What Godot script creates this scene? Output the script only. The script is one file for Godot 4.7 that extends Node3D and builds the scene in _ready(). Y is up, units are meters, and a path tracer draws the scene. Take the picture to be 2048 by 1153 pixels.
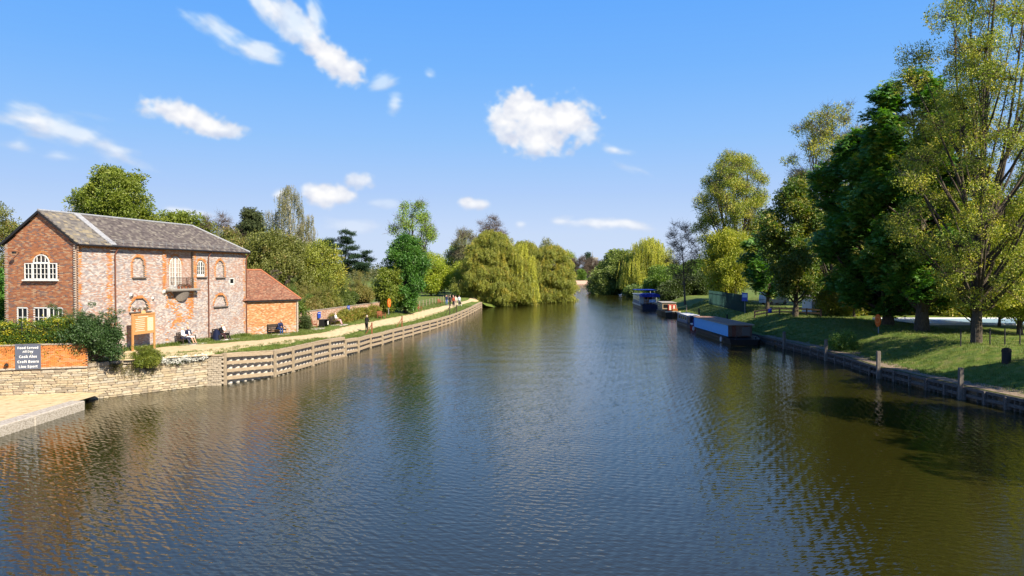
extends Node3D
# River scene from a bridge: units metres, water at y 0, the camera looks along -z.

const TONE := 0.78  # masonry, timber and paint are all a little darker than first measured

var rng := RandomNumberGenerator.new()
var names := {}
var M := {}
var box_cache := {}
var clumps := {}
var fbm := FastNoiseLite.new()

class MB:
	var v := PackedVector3Array()
	var n := PackedVector3Array()
	var c := PackedColorArray()
	var ix := PackedInt32Array()
	var col := Color.WHITE
	func tri(a: Vector3, b: Vector3, d: Vector3, out: Vector3) -> void:
		var k := (b - a).cross(d - a)
		if k.dot(out) < 0.0:
			var s := b
			b = d
			d = s
			k = -k
		k = k.normalized()
		var o := v.size()
		v.append(a); v.append(b); v.append(d)
		n.append(k); n.append(k); n.append(k)
		c.append(col); c.append(col); c.append(col)
		ix.append(o); ix.append(o + 2); ix.append(o + 1)
	func quad(a: Vector3, b: Vector3, d: Vector3, e: Vector3, out: Vector3) -> void:
		var k := (b - a).cross(d - a) + (d - a).cross(e - a)
		if k.dot(out) < 0.0:
			var s := b
			b = e
			e = s
			k = -k
		k = k.normalized()
		var o := v.size()
		v.append(a); v.append(b); v.append(d); v.append(e)
		for j in 4:
			n.append(k)
			c.append(col)
		ix.append(o); ix.append(o + 2); ix.append(o + 1)
		ix.append(o); ix.append(o + 3); ix.append(o + 2)
	func box(t: Transform3D, s: Vector3, b := 0.0) -> void:
		var h := s * 0.5
		b = minf(b, minf(h.x, minf(h.y, h.z)) * 0.45)
		for ax in 3:
			var u := (ax + 1) % 3
			var w := (ax + 2) % 3
			for sg in [-1.0, 1.0]:
				var p: Array[Vector3] = []
				for q in [[-1, -1], [1, -1], [1, 1], [-1, 1]]:
					var x := Vector3.ZERO
					x[ax] = sg * h[ax]
					x[u] = q[0] * (h[u] - b)
					x[w] = q[1] * (h[w] - b)
					p.append(t * x)
				var o := Vector3.ZERO
				o[ax] = sg
				quad(p[0], p[1], p[2], p[3], t.basis * o)
		if b <= 0.0:
			return
		for ax in 3:
			var u := (ax + 1) % 3
			var w := (ax + 2) % 3
			for su in [-1.0, 1.0]:
				for sw in [-1.0, 1.0]:
					var p: Array[Vector3] = []
					for e in [[-1, 0], [1, 0], [1, 1], [-1, 1]]:
						var x := Vector3.ZERO
						x[ax] = e[0] * (h[ax] - b)
						x[u] = su * (h[u] - (b if e[1] == 1 else 0.0))
						x[w] = sw * (h[w] - (0.0 if e[1] == 1 else b))
						p.append(t * x)
					var o := Vector3.ZERO
					o[u] = su
					o[w] = sw
					quad(p[0], p[1], p[2], p[3], t.basis * o)
		for sx in [-1.0, 1.0]:
			for sy in [-1.0, 1.0]:
				for sz in [-1.0, 1.0]:
					tri(t * Vector3(sx * h.x, sy * (h.y - b), sz * (h.z - b)), t * Vector3(sx * (h.x - b), sy * h.y, sz * (h.z - b)), t * Vector3(sx * (h.x - b), sy * (h.y - b), sz * h.z), t.basis * Vector3(sx, sy, sz))
	func bar(a: Vector3, b: Vector3, w: float, h: float, up := Vector3.UP) -> void:
		var z := (b - a).normalized()
		if absf(z.dot(up)) > 0.98:
			up = Vector3.RIGHT
		var x := up.cross(z).normalized()
		box(Transform3D(Basis(x, z.cross(x), z), (a + b) * 0.5), Vector3(w, h, (b - a).length()))
	func tube(p: Array, r: Array, sides := 6, cap := true) -> void:
		var m := p.size()
		var x := Vector3.ZERO
		var base := v.size()
		for j in m:
			var d: Vector3 = (p[mini(j + 1, m - 1)] - p[maxi(j - 1, 0)]).normalized()
			if j == 0:
				x = d.cross(Vector3(0.31, 0.2, 0.93)).normalized()
				if x.length() < 0.5:
					x = d.cross(Vector3.RIGHT).normalized()
			x = (x - d * x.dot(d)).normalized()
			var y := d.cross(x)
			for k in sides:
				var a := TAU * k / sides
				var q := x * cos(a) + y * sin(a)
				v.append(p[j] + q * r[j])
				n.append(q)
				c.append(col)
		for j in m - 1:
			for k in sides:
				var a := base + j * sides + k
				var b := base + j * sides + (k + 1) % sides
				ix.append(a); ix.append(a + sides); ix.append(b)
				ix.append(b); ix.append(a + sides); ix.append(b + sides)
		if cap:
			for e in [0, m - 1]:
				var d: Vector3 = (p[1] - p[0]).normalized() * -1.0 if e == 0 else (p[m - 1] - p[m - 2]).normalized()
				for k in range(1, sides - 1):
					tri(v[base + e * sides], v[base + e * sides + k], v[base + e * sides + k + 1], d)
	func lathe(at: Vector3, prof: Array, sides := 14, axis := Basis.IDENTITY) -> void:
		var p := []
		var r := []
		for q in prof:
			p.append(at + axis * Vector3(0, q[1], 0))
			r.append(q[0])
		tube(p, r, sides)
	func prism(poly: PackedVector2Array, t: Transform3D, depth: float) -> void:
		# poly in local xy, from z 0 to z depth
		var ids := Geometry2D.triangulate_polygon(poly)
		var zz := Vector3(0, 0, depth)
		for j in range(0, ids.size(), 3):
			var a := Vector3(poly[ids[j]].x, poly[ids[j]].y, 0)
			var b := Vector3(poly[ids[j + 1]].x, poly[ids[j + 1]].y, 0)
			var d := Vector3(poly[ids[j + 2]].x, poly[ids[j + 2]].y, 0)
			tri(t * a, t * b, t * d, t.basis * -zz)
			tri(t * (a + zz), t * (b + zz), t * (d + zz), t.basis * zz)
		var area := 0.0
		for j in poly.size():
			area += poly[j].cross(poly[(j + 1) % poly.size()])
		var s := signf(area)
		for j in poly.size():
			var a := Vector3(poly[j].x, poly[j].y, 0)
			var b := Vector3(poly[(j + 1) % poly.size()].x, poly[(j + 1) % poly.size()].y, 0)
			quad(t * a, t * b, t * (b + zz), t * (a + zz), t.basis * (Vector3(b.y - a.y, a.x - b.x, 0) * s))
	func sheet(rows: Array) -> void:
		# rows of equally many points, seen from above; smooth normals
		var m: int = rows[0].size()
		var base := v.size()
		for j in rows.size():
			for k in m:
				var du: Vector3 = rows[j][mini(k + 1, m - 1)] - rows[j][maxi(k - 1, 0)]
				var dv: Vector3 = rows[mini(j + 1, rows.size() - 1)][k] - rows[maxi(j - 1, 0)][k]
				var q := du.cross(dv).normalized()
				if q.y < 0.0:
					q = -q
				v.append(rows[j][k])
				n.append(q)
				c.append(col)
		for j in rows.size() - 1:
			for k in m - 1:
				var a := base + j * m + k
				for t in [[a, a + 1, a + m + 1], [a, a + m + 1, a + m]]:
					var q := (v[t[1]] - v[t[0]]).cross(v[t[2]] - v[t[0]])
					ix.append(t[0])
					ix.append(t[2] if q.y > 0.0 else t[1])
					ix.append(t[1] if q.y > 0.0 else t[2])
	func done() -> ArrayMesh:
		var a := []
		a.resize(Mesh.ARRAY_MAX)
		a[Mesh.ARRAY_VERTEX] = v
		a[Mesh.ARRAY_NORMAL] = n
		a[Mesh.ARRAY_COLOR] = c
		a[Mesh.ARRAY_INDEX] = ix
		var m := ArrayMesh.new()
		m.add_surface_from_arrays(Mesh.PRIMITIVE_TRIANGLES, a)
		return m

# ---------------------------------------------------------------- small helpers
func R(a: float, b: float) -> float:
	return rng.randf_range(a, b)

func V(x: float, y: float, z: float) -> Vector3:
	return Vector3(x, y, z)

func at(x: float, y: float, z: float) -> Transform3D:
	return Transform3D(Basis.IDENTITY, Vector3(x, y, z))

func numbered(called: String) -> String:
	var k: int = names.get(called, 0)
	names[called] = k + 1
	return called if k == 0 else "%s_%03d" % [called, k]

func tag(o: Node3D, label: String, category: String, group := "") -> Node3D:
	o.set_meta("label", label)
	o.set_meta("category", category)
	if group != "":
		o.set_meta("group", group)
	return o

func thing(called: String, label: String, category: String, pos: Vector3, turn := 0.0, group := "") -> Node3D:
	var o := Node3D.new()
	o.name = numbered(called)
	add_child(o)
	o.position = pos
	o.rotation.y = turn
	return tag(o, label, category, group)

func copy(src: Node3D, called: String, label: String, pos: Vector3, turn := 0.0, group := "") -> Node3D:
	var o: Node3D = src.duplicate()
	o.name = numbered(called)
	add_child(o)
	o.position = pos
	o.rotation.y = turn
	o.set_meta("label", label)
	if group != "":
		o.set_meta("group", group)
	return o

func part(parent: Node, called: String, mesh: Mesh, mat: Material, t := Transform3D.IDENTITY) -> MeshInstance3D:
	var o := MeshInstance3D.new()
	o.name = called
	o.mesh = mesh
	o.material_override = mat
	o.transform = t
	parent.add_child(o, true)
	return o

func structure(called: String, mesh: Mesh, mat: Material) -> MeshInstance3D:
	var o := part(self, numbered(called), mesh, mat)
	o.set_meta("kind", "structure")
	return o

func bx(s: Vector3, b := 0.0) -> ArrayMesh:
	var key := "%.3f %.3f %.3f %.3f" % [s.x, s.y, s.z, b]
	if not box_cache.has(key):
		var m := MB.new()
		m.box(Transform3D.IDENTITY, s, b)
		box_cache[key] = m.done()
	return box_cache[key]

func beam(parent: Node, called: String, a: Vector3, b: Vector3, w: float, h: float, mat: Material, bevel := 0.012) -> MeshInstance3D:
	# a straight timber from a to b, w across and h high
	var z := (b - a).normalized()
	var up := Vector3.UP if absf(z.y) < 0.95 else Vector3.RIGHT
	var x := up.cross(z).normalized()
	return part(parent, called, bx(Vector3(w, h, snappedf((b - a).length(), 0.01)), bevel), mat, Transform3D(Basis(x, z.cross(x), z), (a + b) * 0.5))

func scatter(parent: Node, called: String, mesh: Mesh, mat: Material, where: Array, tint: Array, stuff := true) -> MultiMeshInstance3D:
	var mm := MultiMesh.new()
	mm.transform_format = MultiMesh.TRANSFORM_3D
	mm.use_colors = true
	mm.mesh = mesh
	mm.instance_count = where.size()
	for j in where.size():
		mm.set_instance_transform(j, where[j])
		mm.set_instance_color(j, tint[j])
	var o := MultiMeshInstance3D.new()
	o.name = called
	o.multimesh = mm
	o.material_override = mat
	parent.add_child(o, true)
	if stuff:
		o.set_meta("kind", "stuff")
	return o

func noise_tex(seed_: int, freq: float, stops: Array, size := 512, octaves := 4, normal := 0.0) -> NoiseTexture2D:
	var f := FastNoiseLite.new()
	f.seed = seed_
	f.noise_type = FastNoiseLite.TYPE_SIMPLEX_SMOOTH
	f.frequency = freq
	f.fractal_octaves = octaves
	var t := NoiseTexture2D.new()
	t.width = size
	t.height = size
	t.seamless = true
	t.noise = f
	if normal > 0.0:
		t.as_normal_map = true
		t.bump_strength = normal
	elif stops.size():
		var g := Gradient.new()
		var off := PackedFloat32Array()
		var cols := PackedColorArray()
		for s in stops:
			off.append(s[0])
			cols.append((s[1] as Color).linear_to_srgb())
		g.offsets = off
		g.colors = cols
		t.color_ramp = g
	return t

func mat(color: Color, rough := 0.8, spec := 0.4) -> StandardMaterial3D:
	# color is a linear base colour
	var m := StandardMaterial3D.new()
	m.albedo_color = Color(color.r * TONE, color.g * TONE, color.b * TONE).linear_to_srgb()
	m.roughness = rough
	m.metallic_specular = spec
	return m

func tinted(rough := 0.85, spec := 0.3) -> StandardMaterial3D:
	# colour comes from each piece or each vertex
	var m := mat(Color.WHITE, rough, spec)
	m.albedo_color = Color.WHITE
	m.vertex_color_use_as_albedo = true
	return m

func textured(stops: Array, scale: Vector3, seed_: int, freq := 0.02, rough := 0.85, bump := 0.0, vertex := false) -> StandardMaterial3D:
	var m := mat(Color.WHITE, rough, 0.35)
	m.albedo_texture = noise_tex(seed_, freq, stops)
	m.uv1_triplanar = true
	m.uv1_world_triplanar = true
	m.uv1_scale = scale
	m.vertex_color_use_as_albedo = vertex
	if bump > 0.0:
		m.heightmap_enabled = true
		m.heightmap_scale = bump
		m.heightmap_texture = noise_tex(seed_ + 7, freq * 1.7, [], 512, 5)
	return m

func G(r: float, g: float, b: float) -> Color:
	return Color(r, g, b)

# ---------------------------------------------------------------- the lie of the land
# left bank from the slipway to the far bend: x, z, height of its edge above the water
const LEFT := [[-26.6, -46.9, 2.4], [-24.1, -49.9, 2.3], [-21.5, -53.0, 2.2], [-20.58, -53.4, 2.2], [-18.35, -57.5, 1.98], [-17.78, -60.3, 1.96], [-17.2, -64.2, 1.95], [-16.72, -68.2, 1.9], [-16.08, -71.7, 1.55], [-15.52, -75.0, 1.38], [-15.1, -79.3, 1.36], [-14.43, -82.6, 1.35], [-13.92, -86.8, 1.35], [-13.34, -90.8, 1.33], [-12.7, -95.0, 1.3], [-12.1, -99.0, 1.3], [-11.5, -103.5, 1.28], [-10.89, -108.0, 1.25], [-10.2, -114.0, 1.25], [-9.52, -120.0, 1.25], [-8.9, -129.5, 1.25], [-8.28, -139.5, 1.28], [-7.6, -154.0, 1.3], [-6.99, -169.0, 1.35], [-4.0, -178.0, 0.3], [3.0, -196.0, 0.2], [9.0, -212.0, 0.2], [12.0, -240.0, 0.2], [18.0, -300.0, 0.2], [24.0, -350.0, 0.2], [31.0, -414.0, 0.2], [38.0, -480.0, 0.2], [42.0, -545.0, 0.3]]
const RIGHT := [[29.6, 40.0, 0.85], [29.6, 0.0, 0.85], [29.4, -30.0, 0.85], [29.2, -42.0, 0.85], [28.6, -47.0, 0.85], [28.0, -56.7, 0.85], [28.6, -64.0, 0.85], [28.9, -72.0, 0.85], [28.7, -84.0, 0.8], [28.4, -95.0, 0.8], [28.6, -106.0, 0.75], [29.3, -120.0, 0.75], [31.0, -140.0, 0.7], [33.2, -160.0, 0.7], [34.4, -182.0, 0.6], [38.0, -230.0, 0.3], [43.0, -272.0, 0.2], [42.0, -310.0, 0.2], [41.0, -353.0, 0.2], [47.0, -420.0, 0.2], [60.0, -545.0, 0.3]]
# edges of the sandy path: nearer the river, farther from it
const PATH := [[-27.6, -47.6, -29.6, -49.9], [-26.73, -48.5, -28.3, -51.5], [-24.46, -51.3, -26.7, -56.0], [-21.8, -54.1, -23.7, -58.8], [-19.75, -58.5, -21.2, -62.9], [-18.45, -65.1, -19.6, -69.2], [-17.7, -73.0, -19.1, -77.0], [-17.3, -81.0, -18.5, -84.0], [-15.87, -91.4, -16.9, -95.0], [-14.16, -99.6, -15.4, -104.0], [-12.9, -112.0, -14.2, -117.0], [-11.85, -124.2, -12.95, -131.0], [-11.0, -140.0, -11.9, -145.0], [-10.2, -155.0, -10.75, -159.0], [-9.0, -171.5, -9.7, -175.0], [-5.0, -195.0, -6.0, -198.0], [2.0, -220.0, 1.0, -223.0]]

func along(line: Array, z: float) -> Array:
	# x and edge height of a bank at z
	for j in line.size() - 1:
		if z <= line[j][1] and z >= line[j + 1][1]:
			var t: float = (z - line[j][1]) / (line[j + 1][1] - line[j][1])
			return [lerpf(line[j][0], line[j + 1][0], t), lerpf(line[j][2], line[j + 1][2], t)]
	return [line[0][0], line[0][2]] if z > line[0][1] else [line[-1][0], line[-1][2]]

func left_y(x: float, z: float) -> float:
	var b := along(LEFT, z)
	var far := 2.2 + 0.28 * clampf((69.0 + z) / 19.0, 0.0, 1.0) - 0.1 * clampf((-69.0 - z) / 10.0, 0.0, 1.0)
	var t := clampf((b[0] - x - 0.25) / (1.5 + 4.5 * clampf((-64.0 - z) / 12.0, 0.0, 1.0)), 0.0, 1.0)
	return lerpf(b[1], far, t * t * (3.0 - 2.0 * t)) + fbm.get_noise_2d(x * 3.0, z * 3.0) * 0.06 * t

func right_y(x: float, z: float) -> float:
	var b := along(RIGHT, z)
	var t := clampf((x - b[0] - 1.1) / 6.5, 0.0, 1.0)
	return lerpf(b[1], 2.5, t * t * (3.0 - 2.0 * t)) + fbm.get_noise_2d(x * 3.0, z * 3.0) * 0.12 * clampf((x - b[0] - 0.3), 0.0, 1.0)

func make_materials() -> void:
	M.grass = textured([[0.0, G(0.06, 0.12, 0.016)], [0.35, G(0.11, 0.18, 0.02)], [0.6, G(0.17, 0.22, 0.03)], [0.8, G(0.26, 0.24, 0.08)], [1.0, G(0.13, 0.19, 0.025)]], Vector3(0.11, 0.11, 0.11), 3, 0.012, 0.95, 3.0)
	M.grass.detail_enabled = true
	M.grass.detail_blend_mode = BaseMaterial3D.BLEND_MODE_MUL
	M.grass.detail_albedo = noise_tex(41, 0.09, [[0.0, G(0.45, 0.5, 0.4)], [0.5, G(0.8, 0.8, 0.8)], [1.0, G(1, 1, 0.95)]], 512, 3)
	M.field = textured([[0.0, G(0.07, 0.12, 0.015)], [0.5, G(0.13, 0.17, 0.03)], [1.0, G(0.24, 0.22, 0.08)]], Vector3(0.03, 0.03, 0.03), 5, 0.01, 0.95)
	M.sand = textured([[0.0, G(0.3, 0.22, 0.12)], [0.3, G(0.5, 0.39, 0.22)], [0.75, G(0.6, 0.49, 0.3)], [1.0, G(0.4, 0.32, 0.19)]], Vector3(0.25, 0.25, 0.25), 9, 0.012, 0.95, 2.0)
	M.shore = textured([[0.0, G(0.4, 0.25, 0.18)], [1.0, G(0.6, 0.42, 0.32)]], Vector3(0.2, 0.2, 0.2), 10, 0.02)
	M.concrete = textured([[0.0, G(0.2, 0.17, 0.135)], [0.35, G(0.38, 0.34, 0.28)], [0.65, G(0.47, 0.43, 0.37)], [1.0, G(0.52, 0.48, 0.42)]], Vector3(0.5, 0.9, 0.5), 12, 0.02, 0.9, 1.5)
	M.timber = textured([[0.0, G(0.2, 0.14, 0.09)], [0.4, G(0.36, 0.28, 0.19)], [0.7, G(0.46, 0.37, 0.26)], [1.0, G(0.3, 0.22, 0.14)]], Vector3(0.25, 2.2, 0.25), 15, 0.02, 0.85, 1.2)
	M.old_timber = textured([[0.0, G(0.05, 0.042, 0.035)], [0.4, G(0.13, 0.11, 0.09)], [0.8, G(0.22, 0.19, 0.16)], [1.0, G(0.09, 0.08, 0.065)]], Vector3(0.25, 2.2, 0.25), 16, 0.02, 0.9, 1.2)
	M.post = textured([[0.0, G(0.18, 0.13, 0.09)], [0.5, G(0.36, 0.29, 0.2)], [1.0, G(0.46, 0.38, 0.28)]], Vector3(2.0, 0.22, 2.0), 17, 0.02, 0.85, 1.2)
	M.pile = textured([[0.0, G(0.34, 0.27, 0.2)], [0.35, G(0.6, 0.55, 0.48)], [0.7, G(0.68, 0.65, 0.6)], [1.0, G(0.45, 0.36, 0.26)]], Vector3(0.5, 0.4, 0.5), 18, 0.02, 0.7)
	M.bark = textured([[0.0, G(0.035, 0.028, 0.02)], [0.5, G(0.085, 0.068, 0.05)], [1.0, G(0.15, 0.125, 0.095)]], Vector3(1.2, 0.25, 1.2), 21, 0.02, 0.95, 3.0)
	M.birch_bark = textured([[0.0, G(0.1, 0.09, 0.08)], [0.35, G(0.45, 0.42, 0.37)], [1.0, G(0.55, 0.52, 0.47)]], Vector3(0.5, 1.5, 0.5), 22, 0.02, 0.9)
	M.twig = textured([[0.0, G(0.09, 0.065, 0.05)], [1.0, G(0.2, 0.155, 0.12)]], Vector3(0.6, 0.6, 0.6), 23, 0.02, 0.95)
	M.white = textured([[0.0, G(0.62, 0.6, 0.56)], [0.5, G(0.78, 0.77, 0.74)], [1.0, G(0.8, 0.8, 0.78)]], Vector3(0.6, 0.6, 0.6), 24, 0.02, 0.5)
	M.lead = textured([[0.0, G(0.2, 0.21, 0.225)], [0.5, G(0.33, 0.34, 0.365)], [1.0, G(0.42, 0.43, 0.46)]], Vector3(0.5, 0.5, 0.5), 25, 0.02, 0.55)
	M.mortar = textured([[0.0, G(0.3, 0.24, 0.2)], [1.0, G(0.45, 0.38, 0.32)]], Vector3(0.8, 0.8, 0.8), 26, 0.03, 0.95)
	M.coping = textured([[0.0, G(0.16, 0.13, 0.1)], [0.5, G(0.32, 0.27, 0.21)], [1.0, G(0.42, 0.37, 0.3)]], Vector3(0.8, 0.8, 0.8), 28, 0.02, 0.95, 2.0)
	M.sack = textured([[0.0, G(0.26, 0.21, 0.15)], [0.5, G(0.4, 0.34, 0.26)], [1.0, G(0.48, 0.42, 0.33)]], Vector3(1.0, 1.0, 1.0), 29, 0.02, 0.95, 1.5)
	M.slate_board = mat(G(0.09, 0.105, 0.15), 0.6)
	M.sign_frame = mat(G(0.12, 0.13, 0.17), 0.5)
	M.chalk = mat(G(0.75, 0.75, 0.74), 0.7)
	M.blue_plastic = mat(G(0.03, 0.09, 0.4), 0.4)
	M.red_plastic = mat(G(0.5, 0.03, 0.04), 0.4)
	M.stone_grey = textured([[0.0, G(0.2, 0.19, 0.17)], [0.5, G(0.32, 0.3, 0.27)], [1.0, G(0.4, 0.37, 0.33)]], Vector3(0.8, 0.8, 0.8), 30, 0.02, 0.9)
	M.stone_dark = textured([[0.0, G(0.08, 0.07, 0.06)], [0.5, G(0.15, 0.13, 0.115)], [1.0, G(0.24, 0.21, 0.18)]], Vector3(1.2, 1.2, 1.2), 31, 0.02, 0.9)
	M.slate_under = mat(G(0.08, 0.07, 0.07), 0.9)
	M.clay = textured([[0.0, G(0.3, 0.1, 0.05)], [1.0, G(0.46, 0.19, 0.1)]], Vector3(1.5, 1.5, 1.5), 32, 0.02, 0.9)
	M.wire = mat(G(0.25, 0.26, 0.28), 0.5)
	M.bench_dark = textured([[0.0, G(0.03, 0.022, 0.018)], [1.0, G(0.09, 0.065, 0.05)]], Vector3(0.6, 2.5, 0.6), 33, 0.02, 0.8)
	M.bench_red = textured([[0.0, G(0.2, 0.06, 0.03)], [1.0, G(0.36, 0.13, 0.06)]], Vector3(0.6, 2.5, 0.6), 34, 0.02, 0.75)
	M.board = textured([[0.0, G(0.42, 0.2, 0.07)], [1.0, G(0.56, 0.3, 0.12)]], Vector3(0.4, 1.5, 0.4), 35, 0.02, 0.7)
	M.map_paper = textured([[0.0, G(0.3, 0.45, 0.2)], [0.45, G(0.65, 0.62, 0.3)], [0.7, G(0.7, 0.68, 0.5)], [1.0, G(0.3, 0.42, 0.55)]], Vector3(1.3, 1.3, 1.3), 36, 0.02, 0.7)
	M.cream = mat(G(0.68, 0.6, 0.45), 0.7)
	M.orange = mat(G(0.72, 0.13, 0.01), 0.45)
	M.blue_sign = mat(G(0.02, 0.07, 0.42), 0.45)
	M.green_paint = textured([[0.0, G(0.012, 0.05, 0.045)], [1.0, G(0.03, 0.09, 0.08)]], Vector3(2.0, 0.3, 2.0), 37, 0.02, 0.55)
	M.barge_blue = textured([[0.0, G(0.13, 0.46, 0.9)], [0.6, G(0.16, 0.55, 0.98)], [1.0, G(0.18, 0.58, 0.99)]], Vector3(0.4, 0.15, 0.4), 38, 0.02, 0.5)
	M.hull_black = textured([[0.0, G(0.008, 0.008, 0.009)], [1.0, G(0.025, 0.022, 0.02)]], Vector3(0.6, 1.2, 0.6), 39, 0.02, 0.55)
	M.navy = mat(G(0.008, 0.014, 0.05), 0.45)
	M.rust_roof = textured([[0.0, G(0.2, 0.1, 0.06)], [0.5, G(0.36, 0.2, 0.13)], [1.0, G(0.45, 0.33, 0.25)]], Vector3(1.6, 1.6, 0.18), 40, 0.02, 0.8)
	M.plank = textured([[0.0, G(0.07, 0.04, 0.03)], [0.5, G(0.15, 0.09, 0.065)], [1.0, G(0.24, 0.17, 0.13)]], Vector3(2.2, 0.2, 2.2), 42, 0.02, 0.8)
	M.boat_red = mat(G(0.4, 0.03, 0.015), 0.45)
	M.boat_white = textured([[0.0, G(0.5, 0.5, 0.5)], [1.0, G(0.75, 0.75, 0.74)]], Vector3(0.6, 0.6, 0.6), 43, 0.02, 0.4)
	M.boat_grey = mat(G(0.12, 0.17, 0.26), 0.45)
	M.canopy_blue = mat(G(0.01, 0.03, 0.32), 0.65)
	M.varnish = mat(G(0.36, 0.12, 0.03), 0.35)
	M.tan = mat(G(0.33, 0.25, 0.15), 0.7)
	M.pool_blue = mat(G(0.35, 0.52, 0.66), 0.25)
	M.orange_light = mat(G(0.8, 0.24, 0.06), 0.5)
	M.board_pale = mat(G(0.6, 0.42, 0.2), 0.7)
	M.pale_blue = mat(G(0.35, 0.5, 0.75), 0.5)
	M.plank_red = textured([[0.0, G(0.12, 0.04, 0.025)], [1.0, G(0.26, 0.1, 0.06)]], Vector3(2.2, 0.2, 2.2), 44, 0.02, 0.8)
	M.barge_trim = mat(G(0.4, 0.33, 0.26), 0.7)
	M.lips = mat(G(0.35, 0.13, 0.1), 0.6)
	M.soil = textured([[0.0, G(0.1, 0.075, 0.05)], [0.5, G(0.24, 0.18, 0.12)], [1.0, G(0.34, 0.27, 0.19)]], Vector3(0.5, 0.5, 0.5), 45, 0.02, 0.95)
	M.grey_post = textured([[0.0, G(0.09, 0.075, 0.06)], [0.5, G(0.19, 0.165, 0.135)], [1.0, G(0.27, 0.235, 0.2)]], Vector3(2.0, 0.22, 2.0), 46, 0.02, 0.9, 1.2)
	M.piece = mat(Color.WHITE, 0.88, 0.3)
	M.piece.vertex_color_use_as_albedo = true
	M.stone = textured([[0.0, G(0.5, 0.46, 0.4)], [0.4, G(0.85, 0.82, 0.76)], [1.0, G(1, 0.98, 0.93)]], Vector3(0.9, 1.4, 0.9), 27, 0.02, 0.92, 2.5, true)
	M.iron = mat(G(0.02, 0.021, 0.023), 0.5)
	M.dark = mat(G(0.015, 0.015, 0.017), 0.6)
	M.pipe = mat(G(0.16, 0.06, 0.035), 0.55)
	M.glass = mat(G(0.012, 0.014, 0.017), 0.08, 0.3)
	M.skin = tinted(0.75, 0.35)
	M.leaf = tinted(0.5, 0.5)
	M.leaf.backlight_enabled = true
	M.leaf.backlight = Color(0.8, 0.88, 0.25)
	M.needle = tinted(0.7, 0.3)
	M.petal = tinted(0.7, 0.3)
	M.water = mat(G(0.022, 0.0205, 0.0035), 0.08, 0.48)
	M.water.uv1_triplanar = true
	M.water.uv1_world_triplanar = true
	M.water.uv1_scale = Vector3.ONE / 14.0
	M.water.normal_enabled = true
	M.water.normal_scale = 1.0
	M.water.normal_texture = ripples(768, 44, 0.05)

func ripples(size: int, waves: int, steep: float) -> ImageTexture:
	# small wind waves that repeat without a seam: slopes summed from sines with whole numbers of crests
	rng.seed = 99
	var sx := PackedFloat32Array()
	sx.resize(size * size)
	var sy := sx.duplicate()
	for w in waves:
		var crests := exp(R(log(24.0), log(150.0)))
		var a := PI * 0.5 + rng.randfn(0.0, 0.65) + 0.12
		var kx := roundi(crests * cos(a))
		var ky := roundi(crests * sin(a))
		var ph := R(0, TAU)
		var amp := steep * sqrt(2.0 / waves) * R(0.6, 1.4)
		var l := maxf(1.0, Vector2(kx, ky).length())
		var ax := amp * kx / l
		var ay := amp * ky / l
		var cx := PackedFloat32Array()
		var dx := PackedFloat32Array()
		for x in size:
			var t := TAU * kx * x / size + ph
			cx.append(cos(t))
			dx.append(sin(t))
		var i := 0
		for y in size:
			var t := TAU * ky * y / size
			var cy := cos(t)
			var dy := sin(t)
			for x in size:
				var c := cx[x] * cy - dx[x] * dy
				sx[i] += ax * c
				sy[i] += ay * c
				i += 1
	var data := PackedByteArray()
	data.resize(size * size * 3)
	for i in size * size:
		data[i * 3] = int(clampf(0.5 - sx[i] * 0.5, 0.0, 1.0) * 255.0 + 0.5)
		data[i * 3 + 1] = int(clampf(0.5 - sy[i] * 0.5, 0.0, 1.0) * 255.0 + 0.5)
		data[i * 3 + 2] = 255
	return ImageTexture.create_from_image(Image.create_from_data(size, size, false, Image.FORMAT_RGB8, data))

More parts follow.
